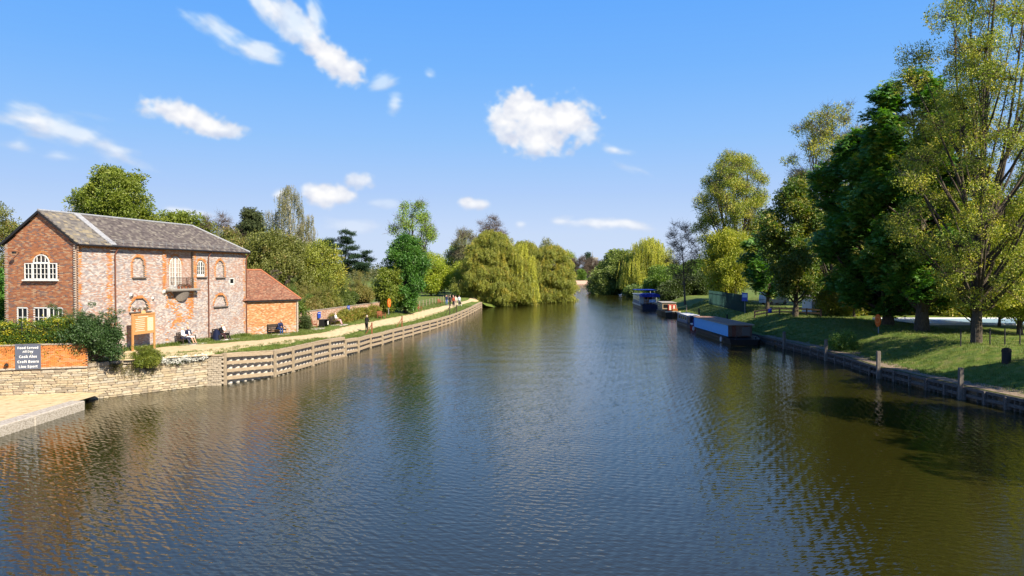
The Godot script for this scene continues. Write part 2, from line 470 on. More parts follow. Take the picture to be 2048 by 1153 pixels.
# ---------------------------------------------------------------- sky
func make_sky() -> PanoramaSkyMaterial:
	var w := 4096
	var h := 2048
	var im := Image.create_empty(w, h, false, Image.FORMAT_RGB8)
	# clear air by height in degrees
	var ramp := [[-90.0, Color8(190, 205, 222)], [-1.0, Color8(205, 219, 240)], [0.0, Color8(210, 224, 247)], [3.0, Color8(200, 219, 248)], [6.0, Color8(176, 206, 249)], [10.0, Color8(147, 195, 251)], [15.0, Color8(119, 181, 252)], [21.0, Color8(98, 168, 251)], [35.0, Color8(76, 140, 236)], [60.0, Color8(56, 116, 214)], [90.0, Color8(48, 104, 200)]]
	var rows := PackedColorArray()
	for y in h:
		var el := (0.5 - (y + 0.5) / h) * 180.0
		var col: Color = ramp[0][1]
		for j in ramp.size() - 1:
			if el >= ramp[j][0] and el < ramp[j + 1][0]:
				col = ramp[j][1].lerp(ramp[j + 1][1], (el - ramp[j][0]) / (ramp[j + 1][0] - ramp[j][0]))
		rows.append(col)
		im.fill_rect(Rect2i(0, y, w, 1), col)
	# clouds: degrees right of north, degrees up, half width, half height, tilt, body
	var clouds := [
		[2.13, 11.29, 4.11, 2.56, 5, 1.00], [0.61, 12.38, 2.27, 1.65, 0, 1.00], [4.02, 11.63, 2.46, 1.98, 0, 1.00], [1.75, 9.64, 2.06, 1.16, 0, 0.90], [-0.53, 11.30, 1.73, 1.86, 0, 0.90], [5.35, 10.52, 1.56, 1.23, 0, 0.80],
		[7.61, 9.27, 1.41, 0.49, 15, 0.78], [9.66, 7.69, 2.01, 0.49, 22, 0.65], [-15.68, 17.21, 4.59, 1.35, 38, 0.80], [-13.56, 15.51, 2.93, 1.45, 30, 1.00], [-18.10, 18.47, 2.24, 0.98, 45, 0.78], [-12.12, 15.08, 1.38, 1.00, 0, 0.90],
		[-14.79, 18.27, 1.16, 1.20, 60, 0.78], [-20.81, 16.25, 3.24, 0.77, 25, 0.72], [-18.30, 15.50, 1.49, 0.79, 10, 0.78], [-32.61, 9.86, 2.64, 0.86, 12, 0.78], [-30.13, 9.17, 3.39, 1.14, 12, 0.70], [-27.81, 8.22, 2.26, 0.66, 18, 0.65],
		[-33.30, 8.24, 1.00, 0.52, 5, 0.65], [-31.13, 7.64, 1.06, 0.36, 5, 0.45], [-23.46, 10.72, 3.29, 1.06, 12, 1.00], [-24.41, 11.31, 1.71, 0.94, 0, 0.90], [-21.19, 10.11, 2.33, 0.69, 5, 0.90], [-25.66, 11.20, 1.34, 0.67, 0, 0.65],
		[-13.79, 5.75, 2.14, 0.96, 3, 1.00], [-14.86, 6.16, 1.16, 0.64, 0, 0.80], [-11.61, 6.91, 1.35, 0.72, 10, 0.80], [-17.08, 5.81, 0.68, 0.43, 0, 0.78], [-3.01, 5.27, 1.48, 0.57, 3, 0.90], [-3.39, 5.54, 0.82, 0.37, 0, 0.80],
		[6.31, 3.71, 2.04, 0.53, 0, 0.75], [8.74, 3.69, 1.81, 0.45, 10, 0.75], [3.66, 3.95, 1.03, 0.41, 0, 0.65], [-9.63, 14.16, 1.00, 0.65, -20, 0.59], [-8.90, 12.49, 0.65, 0.81, 10, 0.65], [-6.32, 14.62, 0.65, 0.41, 20, 0.59],
		[-23.84, 4.38, 1.73, 0.53, 5, 0.65], [0.61, 3.77, 0.50, 0.37, 0, 0.52], [-12.90, 3.56, 2.35, 0.80, 0, 0.33], [-9.96, 5.28, 1.60, 0.41, 0, 0.33]
	]
	var nz := FastNoiseLite.new()
	nz.seed = 4
	nz.frequency = 0.02
	nz.fractal_octaves = 5
	nz.fractal_gain = 0.55
	var k := w / 360.0
	var field := {}
	for cl in clouds:
		var ca := cos(deg_to_rad(cl[4]))
		var sa := sin(deg_to_rad(cl[4]))
		var reach: float = maxf(cl[2], cl[3]) * 1.5
		for y in range(int(h / 2 - (cl[1] + reach) * k), int(h / 2 - (cl[1] - reach) * k)):
			for x in range(int(w / 2 + (cl[0] - reach) * k), int(w / 2 + (cl[0] + reach) * k)):
				var dx: float = (x - w / 2) / k - cl[0]
				var dy: float = (y - h / 2) / k + cl[1]
				var u: float = (dx * ca + dy * sa) / cl[2]
				var q: float = (-dx * sa + dy * ca) / cl[3]
				var d := 1.0 - sqrt(u * u + q * q)
				if d < -0.5:
					continue
				d += (0.1 + nz.get_noise_2d(u * cl[2] * 7.0 + cl[0] * 40.0, q * cl[3] * 22.0) * 1.2) if cl[5] < 0.79 else nz.get_noise_2d(x * 1.2, y * 1.6) * 0.42 + nz.get_noise_2d(x * 4.5, y * 5.5) * 0.25
				if d <= 0.0:
					continue
				var a: float = smoothstep(0.0, 1.0 if cl[5] < 0.79 else 0.5, d) * cl[5]
				var key := Vector2i(x, y)
				var old: Vector2 = field.get(key, Vector2.ZERO)
				field[key] = Vector2(1.0 - (1.0 - old.x) * (1.0 - a), maxf(old.y, d - maxf(q, 0.0) * 0.9))
	for key in field:
		var f: Vector2 = field[key]
		if key.y >= h / 2 or key.y < 0:
			continue
		var body := Color8(206, 214, 234).lerp(Color8(254, 254, 255), clampf(0.28 + f.y * 0.75 + nz.get_noise_2d(key.x * 2.6 + 900.0, key.y * 3.2) * 0.55, 0.0, 1.0))
		var col: Color = rows[key.y].lerp(body, clampf(f.x, 0.0, 1.0))
		for turn in [0.0, 80.0, 150.0, 214.0, 285.0]:
			im.set_pixel(posmod(key.x + w / 2 + int(turn * k), w), key.y, col)
	var s := PanoramaSkyMaterial.new()
	s.panorama = ImageTexture.create_from_image(im)
	return s

# ---------------------------------------------------------------- leaves and trees
const LEAF := 1.4  # leaves both reflect and pass light

func leaf(m: MB, p: Vector3, d: Vector3, side: Vector3, l: float, w: float) -> void:
	# one pointed leaf folded a little along its rib
	var s := (side - d * side.dot(d)).normalized()
	var up := d.cross(s)
	var mid := p + d * l * 0.45 - up * l * 0.06
	var nn := up
	var o := m.v.size()
	m.v.append(p); m.v.append(mid + s * w * 0.5 + up * w * 0.18); m.v.append(p + d * l - up * l * 0.1); m.v.append(mid - s * w * 0.5 + up * w * 0.18)
	for j in 4:
		m.c.append(m.col)
	m.n.append(nn); m.n.append((nn - s * 0.5).normalized()); m.n.append(nn); m.n.append((nn + s * 0.5).normalized())
	m.ix.append(o); m.ix.append(o + 1); m.ix.append(o + 2)
	m.ix.append(o); m.ix.append(o + 2); m.ix.append(o + 3)

func dir() -> Vector3:
	var z := R(-1, 1)
	var a := R(0, TAU)
	var q := sqrt(1.0 - z * z)
	return V(cos(a) * q, z, sin(a) * q)

func stick(m: MB, a: Vector3, b: Vector3, w: float) -> void:
	var z := (b - a).normalized()
	var x := z.cross(V(0.4, 0.3, 0.86)).normalized() * w
	var y := z.cross(x)
	for q in [[x, y], [-x * 0.5 + y * 0.87, -x * 0.87 - y * 0.5], [-x * 0.5 - y * 0.87, x * 0.87 - y * 0.5]]:
		m.tri(a + q[0], b, a - q[0] * 0.3 + q[1] * 0.5, q[1])

func make_clumps() -> void:
	for kind in ["broad", "fine", "chestnut", "willow", "pine", "twig", "shrub", "birch", "tuft", "cedar", "spray"]:
		var m := MB.new()
		match kind:
			"broad", "fine", "shrub":
				var n: int = {"broad": 40, "fine": 44, "shrub": 34}[kind]
				var rad: float = {"broad": 0.62, "fine": 0.6, "shrub": 0.34}[kind]
				var ll: float = {"broad": 0.24, "fine": 0.17, "shrub": 0.13}[kind]
				for j in n:
					var d := dir()
					var p := d * rad * pow(R(0, 1), 0.45)
					p.y *= 0.75
					m.col = Color.WHITE * R(0.72, 1.12)
					leaf(m, p, (d * 0.8 + dir() * 0.8 + V(0, -0.15, 0)).normalized(), (dir() + V(0, 0, 0.01)).normalized(), ll * R(0.7, 1.25), ll * R(0.5, 0.7))
			"chestnut":
				for j in 9:
					var d := (dir() + V(0, 0.25, 0)).normalized()
					var p := d * 0.55 * pow(R(0, 1), 0.4)
					m.col = Color.WHITE * R(0.75, 1.1)
					var a0 := R(0, TAU)
					for q in 6:
						var a := a0 + TAU * q / 6.0
						var o := V(cos(a), R(-0.75, -0.25), sin(a)).normalized()
						leaf(m, p, o, o.cross(Vector3.UP), R(0.24, 0.36), R(0.1, 0.14))
			"willow":
				var x := V(0, 0, 0)
				var prev := x
				for j in 30:
					var t := j / 29.0
					x = V(sin(t * 2.0) * 0.22, -t * 2.6, cos(t * 3.0) * 0.12 - 0.12)
					if j % 6 == 0 and j > 0:
						m.col = Color(1.25, 1.05, 0.8)
						stick(m, prev, x, 0.016)
						prev = x
					for q in 2:
						m.col = Color.WHITE * R(0.75, 1.12)
						var a := R(0, TAU)
						var d := V(cos(a) * 0.6, -0.8, sin(a) * 0.6).normalized()
						leaf(m, x + V(R(-0.1, 0.1), 0, R(-0.1, 0.1)), d, dir(), R(0.17, 0.28), R(0.05, 0.075))
			"pine":
				for j in 70:
					var d := dir()
					var p := V(d.x, d.y * 0.3, d.z) * 0.75 * pow(R(0, 1), 0.5)
					m.col = Color.WHITE * R(0.7, 1.1)
					leaf(m, p, (V(d.x, 0.5, d.z) + dir() * 0.6).normalized(), dir(), R(0.2, 0.34), 0.055)
			"cedar":
				for j in 56:
					var d := dir()
					var p := V(d.x, d.y * 0.6, d.z) * 0.6 * pow(R(0, 1), 0.45)
					m.col = Color.WHITE * R(0.7, 1.1)
					leaf(m, p, (V(d.x, -0.3, d.z) + dir() * 0.5).normalized(), dir(), R(0.16, 0.26), 0.1)
			"twig":
				for j in 7:
					var d := (dir() + V(0, 0.75, 0)).normalized()
					var e := d * R(0.7, 1.3)
					m.col = Color.WHITE * R(0.7, 1.1)
					stick(m, V(0, 0, 0), e, 0.017)
					for q in 3:
						var f := (d + dir() * 0.75).normalized()
						var s := e * R(0.25, 0.8)
						stick(m, s, s + f * R(0.3, 0.6), 0.011)
			"birch":
				for j in 4:
					var o := V(R(-0.35, 0.35), R(-0.1, 0.2), R(-0.35, 0.35))
					var b := V(o.x * 1.3, -R(1.0, 1.7), o.z * 1.3)
					m.col = Color(0.85, 0.75, 0.7)
					stick(m, o, b, 0.016)
					for q in 11:
						m.col = Color.WHITE * R(0.8, 1.15)
						var p := o.lerp(b, R(0.1, 1.0))
						leaf(m, p + dir() * 0.06, (dir() + V(0, -0.6, 0)).normalized(), dir(), R(0.1, 0.17), R(0.07, 0.1))
			"spray":
				# drooping switches of narrow leaves
				for j in 6:
					var a := R(0, TAU)
					var o := V(cos(a), R(-0.2, 0.5), sin(a)) * R(0.05, 0.3)
					var b := o + V(cos(a) * R(0.2, 0.55), -R(0.3, 1.2), sin(a) * R(0.2, 0.55))
					m.col = Color(1.0, 0.85, 0.7)
					stick(m, o, b, 0.012)
					for q in 10:
						m.col = Color.WHITE * R(0.7, 1.15)
						var p := o.lerp(b, R(0.0, 1.0))
						leaf(m, p + dir() * 0.07, (dir() * 0.8 + V(cos(a) * 0.3, -0.5, sin(a) * 0.3)).normalized(), dir(), R(0.15, 0.26), R(0.05, 0.075))
			"tuft":
				for j in 9:
					var a := R(0, TAU)
					var d := V(cos(a) * R(0.15, 0.7), 1.0, sin(a) * R(0.15, 0.7)).normalized()
					m.col = Color.WHITE * R(0.75, 1.15)
					leaf(m, V(R(-0.12, 0.12), -0.02, R(-0.12, 0.12)), d, V(-d.z, 0, d.x), R(0.14, 0.3), R(0.018, 0.03))
		clumps[kind] = m.done()

func profile(shape: String, t: float) -> float:
	match shape:
		"round": return sqrt(maxf(0.04, 1.0 - pow(2.0 * t - 1.0, 2.0)))
		"oval": return pow(sin(PI * clampf(t * 0.86 + 0.1, 0.0, 1.0)), 0.7)
		"dome": return sqrt(maxf(0.03, 1.0 - t * t))
		"cone": return maxf(0.1, 1.0 - t * 0.92)
		"column": return pow(maxf(0.02, 1.0 - pow(t, 3.0)), 0.5) * (0.75 + 0.25 * (1.0 - t))
		"vase": return 0.35 + 0.75 * pow(sin(PI * clampf(t * 0.75 + 0.15, 0.0, 1.0)), 1.0)
		"plates": return 0.5 + 0.5 * sin(PI * t)
	return 1.0

func curve(a: Vector3, b: Vector3, bend: Vector3, steps: int) -> Array:
	var out := []
	for j in steps + 1:
		var t := float(j) / steps
		out.append(a.lerp(b, t) + bend * (4.0 * t * (1.0 - t)))
	return out

func grounded(p: Vector3, o: Dictionary) -> Vector3:
	if o.has("keep") or p.z < -545.0:
		return p
	if p.x < along(LEFT, p.z)[0]:
		p.y = left_y(p.x, p.z)
	elif p.x > along(RIGHT, p.z)[0]:
		p.y = right_y(p.x, p.z)
	return p

func tree(called: String, label: String, pos: Vector3, o: Dictionary, group := "") -> Node3D:
	rng.seed = hash(label)
	pos = grounded(pos, o)
	var root := thing(called, label, o.get("cat", "tree"), pos, 0.0, group)
	var h: float = o.h
	var r: float = o.r
	var cb: float = o.get("cb", h * 0.25)
	var rad: float = o.get("tr", h * 0.018)
	var lean: Vector3 = o.get("lean", Vector3.ZERO)
	var shape: String = o.get("shape", "round")
	var kind: String = o.get("kind", "broad")
	var sc: float = o.get("sc", 1.0)
	var den: float = o.get("den", 1.0)
	var nl: int = o.get("lobes", 26)
	var cols: Array = o.cols
	var squash: float = o.get("squash", 0.72)
	var spread: float = o.get("lobe", 0.36)
	var wood := MB.new()
	var top: float = cb + (h - cb) * o.get("lead", 0.8)
	var spine := []
	var thick := []
	var wob := V(R(-1, 1), 0, R(-1, 1)) * h * 0.012
	for j in 9:
		var t := j / 8.0
		spine.append(V(0, -0.25, 0) + V(0, (top + 0.25) * t, 0) + lean * t * t + wob * sin(t * 5.0))
		thick.append(rad * (1.0 - 0.86 * t) * (1.35 if j == 0 else 1.0))
	var stems := [spine]
	if o.has("leaders"):
		# the trunk forks into several upright stems
		var fork: int = o.get("fork", 2)
		for q in int(o.leaders):
			var a := TAU * q / float(o.leaders) + R(-0.4, 0.4)
			var out := V(cos(a), 0, sin(a)) * r * R(0.18, 0.45)
			var one := []
			var tk := []
			for j in 9:
				var t := j / 8.0
				if j <= fork:
					one.append(spine[j])
				else:
					var e := (j - fork) / (8.0 - fork)
					one.append((spine[j] as Vector3) * V(1, R(0.93, 1.0), 1) + out * (1.0 - pow(1.0 - e, 1.7)) + V(R(-0.2, 0.2), 0, R(-0.2, 0.2)))
				tk.append(rad * (1.0 - 0.9 * t) * (0.62 if j > fork else 0.8))
			stems.append(one)
			wood.tube(one.slice(fork), tk.slice(fork), 7)
	wood.tube(spine, thick, 9)
	var where := []
	var tint := []
	for i in nl:
		var t := (i + R(0.1, 0.9)) / nl
		var prof := profile(shape, t)
		var a := i * 2.39996 + R(-0.5, 0.5)
		var rr: float = r * prof * sqrt(R(o.get("hollow", 0.12), 1.0)) * (1.0 - spread * 0.55)
		var c := V(cos(a) * rr, cb + t * (h - cb) * 0.94, sin(a) * rr) + lean * pow(clampf((cb + t * (h - cb)) / h, 0.0, 1.0), 1.5)
		var lr := r * spread * R(0.72, 1.2) * (0.55 + 0.45 * prof)
		c.y = clampf(c.y, cb, h - lr * squash * 0.8)
		# a limb from the stem out to this bough
		var sy := clampf((c.y - rr * o.get("rise", 0.9)) / top, 0.1, 0.97)
		var f := sy * 8.0
		var st: Array = spine
		for one in stems:
			if Vector2(one[7].x - c.x, one[7].z - c.z).length() < Vector2(st[7].x - c.x, st[7].z - c.z).length():
				st = one
		var s0: Vector3 = (st[int(f)] as Vector3).lerp(st[mini(int(f) + 1, 8)], f - int(f))
		var w0: float = clampf(rad * (1.0 - 0.86 * sy) * 0.55, 0.02, rad * 0.5)
		var lim := curve(s0, c, V(R(-0.4, 0.4), -rr * R(0.04, 0.16), R(-0.4, 0.4)), 4)
		wood.tube(lim, [w0, w0 * 0.8, w0 * 0.62, w0 * 0.45, w0 * 0.28], 5, false)
		var lobe_col: Color = (cols[0] as Color).lerp(cols[1], R(0, 1))
		var nc := int(den * 26.0 * lr * lr / (sc * sc)) + 3
		for q in nc:
			var d := dir()
			var p := c + V(d.x, d.y * squash, d.z) * lr * pow(R(0.02, 1.0), 0.42)
			if kind == "willow" and p.y < 1.2:
				continue
			var s := sc * R(0.7, 1.3)
			var b: Basis
			if kind in ["willow", "birch", "spray"]:
				b = Basis(Vector3.UP, R(0, TAU)) * Basis(V(1, 0, 0), R(-0.16, 0.16))
				if kind == "willow" and p.y - 2.6 * s < 0.1:
					s = maxf(0.25, (p.y - 0.1) / 2.6)
			else:
				b = Basis(dir(), R(0, 0.9)) * Basis(Vector3.UP, R(0, TAU))
			where.append(Transform3D(b.scaled(Vector3.ONE * s), p))
			var g := lobe_col.lerp((cols[0] as Color).lerp(cols[1], R(0, 1)), 0.5)
			if cols.size() > 2 and R(0, 1) < o.get("odd", 0.1):
				g = cols[2]
			tint.append(g * LEAF)
			if q % int(o.get("twigs", 7)) == 0:
				wood.tube([c, c.lerp(p, 0.5) + dir() * lr * 0.1, p], [w0 * 0.26 + 0.008, w0 * 0.16 + 0.006, 0.006], 3, false)
	part(root, "trunk", wood.done(), o.get("bark", M.bark))
	var cr := scatter(root, "crown", clumps[kind], M.twig if kind == "twig" else M.needle if kind in ["pine", "cedar"] else M.leaf, where, tint)
	if o.has("bare"):
		# thin leafless shoots standing out of the crown
		var w2 := []
		var t2 := []
		for j in int(o.bare):
			var q: Transform3D = where[rng.randi() % where.size()]
			w2.append(Transform3D(Basis(Vector3.UP, R(0, TAU)).scaled(Vector3.ONE * R(0.8, 1.5) * o.get("bsc", 1.0)), q.origin))
			t2.append(Color.WHITE)
		scatter(root, "twigs", clumps["twig"], M.twig, w2, t2)
	return root

func bush(called: String, label: String, pos: Vector3, size: Vector3, o: Dictionary, group := "") -> Node3D:
	# leafy mass: size is half its width, its height, half its depth
	rng.seed = hash(label)
	pos = grounded(pos, o)
	var root := thing(called, label, o.get("cat", "bush"), pos, o.get("turn", 0.0), group)
	var wood := MB.new()
	var where := []
	var tint := []
	var sc: float = o.get("sc", 1.0)
	var kind: String = o.get("kind", "shrub")
	var nl: int = o.get("lobes", 12)
	for i in nl:
		var a := R(0, TAU)
		var q := sqrt(R(0, 1)) * 0.72
		var c := V(cos(a) * size.x * q, size.y * R(0.18, 0.74) * (1.0 - 0.3 * q), sin(a) * size.z * q)
		if o.get("hedge", false):
			c = V(R(-0.9, 0.9) * size.x, R(0.15, 0.8) * size.y, R(-0.6, 0.6) * size.z)
		var lr: float = minf(size.y * 0.42, maxf(size.x, size.z) * 0.5) * R(0.65, 1.1) * o.get("lr", 1.0)
		var foot := V(c.x * 0.25, -0.1, c.z * 0.25)
		if o.get("hedge", false):
			foot = V(c.x, -0.1, 0)
		wood.tube(curve(foot, c, V(R(-0.1, 0.1), 0, R(-0.1, 0.1)), 2), [0.05, 0.035, 0.015], 5)
		var col: Color = (o.cols[0] as Color).lerp(o.cols[1], R(0, 1))
		for k in int(o.get("den", 1.0) * 60.0 * lr * lr / (sc * sc)) + 4:
			var d := dir()
			var p := c + V(d.x, d.y * 0.8, d.z) * lr * pow(R(0.02, 1.0), 0.4)
			p.y = maxf(p.y, 0.05)
			p.z = clampf(p.z, -size.z * 1.15, size.z * 1.15)
			where.append(Transform3D((Basis(dir(), R(0, 0.9)) * Basis(Vector3.UP, R(0, TAU))).scaled(Vector3.ONE * sc * R(0.7, 1.3)), p))
			var g := col.lerp((o.cols[0] as Color).lerp(o.cols[1], R(0, 1)), 0.5)
			if o.cols.size() > 2 and R(0, 1) < o.get("odd", 0.12):
				g = o.cols[2]
			tint.append(g * LEAF)
			if k % 9 == 0:
				wood.tube([c, p], [0.014, 0.005], 3, false)
	for i in int(o.get("shoots", 0)):
		# long arching shoots that break the outline
		var a := R(0, TAU)
		var foot := V(R(-0.4, 0.4) * size.x, size.y * R(0.25, 0.6), R(-0.3, 0.3) * size.z)
		var tip := V(foot.x + cos(a) * size.x * R(0.4, 0.75), size.y * R(0.6, 1.12), foot.z + sin(a) * size.z * R(0.5, 1.0))
		var line := curve(foot, tip, V(0, size.y * R(0.03, 0.14), 0), 5)
		wood.tube(line, [0.018, 0.016, 0.013, 0.01, 0.007, 0.004], 4, false)
		for k in 9:
			var t := R(0.25, 1.0) * 5.0
			var p: Vector3 = (line[mini(int(t), 4)] as Vector3).lerp(line[mini(int(t), 4) + 1], t - int(t)) + dir() * 0.08
			where.append(Transform3D((Basis(dir(), R(0, 0.9)) * Basis(Vector3.UP, R(0, TAU))).scaled(Vector3.ONE * sc * R(0.4, 0.75)), p))
			tint.append((o.cols[0] as Color).lerp(o.cols[1], R(0, 1)) * LEAF)
	part(root, "stems", wood.done(), M.bark)
	scatter(root, "foliage", clumps[kind], M.leaf, where, tint)
	return root

# ---------------------------------------------------------------- walls of stone, sandbags and timber
func rough_stones() -> Array:
	# a handful of uneven blocks, one metre cubes to be scaled, each with its own tone
	var out := []
	for j in 9:
		var m := MB.new()
		m.col = [G(0.53, 0.46, 0.34), G(0.56, 0.49, 0.38), G(0.49, 0.41, 0.3), G(0.58, 0.53, 0.43), G(0.43, 0.36, 0.28), G(0.54, 0.45, 0.32), G(0.5, 0.46, 0.39), G(0.57, 0.5, 0.38), G(0.36, 0.31, 0.25)][j]
		m.box(Transform3D.IDENTITY, Vector3.ONE, 0.13)
		for k in m.v.size():
			var p := m.v[k]
			m.v[k] = p + V(sin(p.y * 5.0 + j * 1.7 + p.z * 3.0), sin(p.x * 4.0 + j * 2.3), sin(p.x * 6.0 + p.y * 4.0 + j)) * 0.055
		out.append(m.done())
	return out

func stone_courses(root: Node3D, stones: Array, length: float, y0: float, y1a: float, y1b: float, depth: float) -> void:
	var y := y0
	while y < maxf(y1a, y1b) - 0.04:
		var hh := R(0.1, 0.19)
		var x := R(-0.2, 0.0)
		while x < length:
			var w := R(0.24, 0.68) * (1.25 if hh > 0.15 else 0.9)
			var w1 := minf(x + w, length)
			var x0 := maxf(x, 0.0)
			var top := lerpf(y1a, y1b, clampf((x0 + w1) * 0.5 / length, 0, 1))
			if y + hh * 0.6 < top and w1 - x0 > 0.08:
				var h2 := minf(hh, top - y)
				part(root, "stone", stones[rng.randi() % stones.size()], M.stone, Transform3D(Basis.from_scale(V(w1 - x0 - 0.008, h2 - 0.006, depth)) , V((x0 + w1) * 0.5, y + h2 * 0.5, -depth * 0.5 + R(-0.015, 0.02))))
			x += w
		y += hh

func make_walls() -> void:
	rng.seed = 21
	var stones := rough_stones()
	# boundary wall: stone below, brick above
	var w := thing("boundary_wall", "stone wall topped with orange brick carrying the dark slate pub sign", "wall", V(-34.2, 0.0, -44.46), atan2(0.305, 0.952))
	var ln := 7.95
	var core := MB.new()
	core.box(at(ln * 0.5, 1.2, -0.24), V(ln, 1.74, 0.3))
	core.box(at(ln * 0.5, 2.85, -0.165), V(ln - 0.02, 1.36, 0.18))
	part(w, "mortar", core.done(), M.mortar)
	stone_courses(w, stones, ln, 0.36, 2.02, 2.04, 0.26)
	for j in 9:
		part(w, "ledge_stone", bx(V(ln / 9.0 - 0.012, 0.1, 0.42), 0.015), M.concrete, at(ln / 9.0 * (j + 0.5), 2.1 + R(-0.004, 0.004), -0.16 + R(-0.01, 0.01)))
	var bricks := []
	for c in [G(0.52, 0.2, 0.06), G(0.58, 0.25, 0.09), G(0.45, 0.16, 0.05), G(0.55, 0.27, 0.13), G(0.6, 0.22, 0.06)]:
		var m := MB.new()
		m.col = c
		m.box(Transform3D.IDENTITY, V(0.215, 0.068, 0.1), 0.006)
		bricks.append(m.done())
	var rest := []
	var rest_tint := []
	var count := 0
	for row in 18:
		var x := ln - 0.1075 - (0.1125 if row % 2 == 1 else 0.0)
		while x > 0.1:
			var t := at(x, 2.19 + row * 0.0752, -0.03 + R(-0.004, 0.004))
			if count < 300 and x > 2.6:
				part(w, "brick", bricks[rng.randi() % 5], M.piece, t)
				count += 1
			else:
				rest.append(t)
				rest_tint.append([G(0.52, 0.2, 0.06), G(0.58, 0.25, 0.09), G(0.45, 0.16, 0.05)][rng.randi() % 3])
			x -= 0.2255
	var mb := MB.new()
	mb.box(Transform3D.IDENTITY, V(0.215, 0.068, 0.1), 0.006)
	scatter(w, "brickwork", mb.done(), M.piece, rest, rest_tint)
	for j in 8:
		part(w, "coping_stone", bx(V(ln / 8.0 - 0.012, 0.1, 0.4), 0.02), M.old_timber if false else M.coping, at(ln / 8.0 * (j + 0.5), 3.57 + R(-0.006, 0.006), -0.15))
	# railing on the wall
	var rail := thing("iron_railing", "black iron railing standing on the brick boundary wall", "railing", V(-34.2, 3.62, -44.46), atan2(0.305, 0.952))
	beam(rail, "rail", V(0, 0.95, -0.16), V(ln, 0.95, -0.16), 0.04, 0.012, M.iron, 0.0)
	beam(rail, "rail", V(0, 0.1, -0.16), V(ln, 0.1, -0.16), 0.04, 0.012, M.iron, 0.0)
	for j in 62:
		if j % 15 != 3:
			beam(rail, "bar", V(0.07 + j * 0.13, 0.02, -0.16), V(0.07 + j * 0.13, 1.0, -0.16), 0.014, 0.014, M.iron, 0.0)
	for j in 5:
		beam(rail, "post", V(0.46 + j * 1.95, -0.02, -0.16), V(0.46 + j * 1.95, 1.35, -0.16), 0.05, 0.05, M.iron, 0.004)
	# pub sign
	var s := thing("pub_sign", "dark slate board with white lettering on the brick wall", "sign", V(-34.2, 0.0, -44.46) + Basis(Vector3.UP, atan2(0.305, 0.952)) * V(4.05 + 0.68, 0, 0.06), atan2(0.305, 0.952))
	part(s, "board", bx(V(1.26, 1.46, 0.03), 0.006), M.slate_board, at(0, 2.86, 0))
	for e in [[0, 3.61, 1.36, 0.06], [0, 2.11, 1.36, 0.06]]:
		part(s, "frame", bx(V(e[2], e[3], 0.05), 0.008), M.sign_frame, at(e[0], e[1], 0.005))
	for e in [-0.655, 0.655]:
		part(s, "frame", bx(V(0.06, 1.44, 0.05), 0.008), M.sign_frame, at(e, 2.86, 0.005))
	var lines := [["Food Served", 3.4, 0.145], ["All Day", 3.17, 0.13], ["Cask Ales", 2.86, 0.16], ["Craft Beers", 2.55, 0.16], ["Live Sport", 2.25, 0.16]]
	for q in lines:
		letters(s, q[0], V(0, q[1], 0.017), q[2], M.chalk, 1.16)
	part(s, "mark", bx(V(0.018, 0.08, 0.008)), M.chalk, at(0.16, 3.03, 0.018))
	var lamp := thing("wall_lamp", "small dark wall lamp on the brick wall beside the slate sign", "lamp", V(-34.2, 0, -44.46) + Basis(Vector3.UP, atan2(0.305, 0.952)) * V(3.6, 2.42, 0.02), atan2(0.305, 0.952))
	part(lamp, "bracket", bx(V(0.08, 0.16, 0.05), 0.01), M.iron, at(0, -0.02, 0.03))
	var lm := MB.new()
	lm.lathe(V(0, -0.06, 0.13), [[0.13, 0.0], [0.12, 0.05], [0.05, 0.12], [0.02, 0.15]], 12)
	part(lamp, "shade", lm.done(), M.iron)
	var tub := thing("plastic_tub", "blue, white and red tub standing on the brick wall behind the railing", "tub", V(-32.05, 3.62, -45.25), 0.3)
	for q in [[0.0, 0.24, M.white, 0.13, 0.14], [0.24, 0.3, M.blue_plastic, 0.155, 0.155]]:
		var m := MB.new()
		m.lathe(V(0, q[0], 0), [[q[3], 0.0], [q[4], q[1] - q[0]]], 14)
		part(tub, "body" if q[0] == 0.0 else "lid", m.done(), q[2])
	part(tub, "label_panel", bx(V(0.1, 0.16, 0.02), 0.004), M.red_plastic, at(0.1, 0.13, 0.105).rotated_local(Vector3.UP, 0.8))
	# river wall of rubble stone
	var r := thing("river_wall", "cream rubble stone wall rising from the water below the bush", "wall", V(-26.6, 0, -46.9), atan2(0.77, 0.638))
	core = MB.new()
	core.box(at(3.96, 0.65, -0.3), V(7.9, 2.7, 0.4))
	part(r, "mortar", core.done(), M.mortar)
	stone_courses(r, stones, 7.92, -0.25, 2.06, 1.98, 0.3)
	var x := 0.0
	while x < 7.8:
		var l := minf(R(0.55, 1.05), 7.92 - x)
		part(r, "coping_stone", stones[[8, 6, 4][rng.randi() % 3]], M.coping, Transform3D(Basis.from_scale(V(l - 0.02, 0.28 + R(-0.02, 0.03), 0.52)), V(x + l * 0.5, lerpf(2.2, 2.1, x / 7.92), -0.2 + R(-0.03, 0.03))))
		x += l
	# sandbag pier
	var sb := thing("sandbag_pier", "stacked sandbags filling the gap before the timber river wall", "sandbags", V(-21.5, 0, -52.98), atan2(0.2, 0.98))
	for row in 15:
		for c in 3:
			var m := MB.new()
			var bl := 0.36 + R(-0.02, 0.02)
			m.box(Transform3D.IDENTITY, V(bl, 0.165, 0.34), 0.06)
			for k in m.v.size():
				m.v[k].y += cos(m.v[k].x * 7.0) * 0.012 + R(-0.006, 0.006)
			part(sb, "sandbag", m.done(), M.sack, Transform3D(Basis(Vector3.UP, R(-0.06, 0.06)), V(0.12 + c * 0.35 - (0.14 if row % 2 else 0.0), -0.15 + row * 0.15, -0.12 + R(-0.03, 0.03))))
	part(sb, "fill", bx(V(0.95, 2.3, 0.3)), M.mortar, at(0.42, 0.95, -0.4))
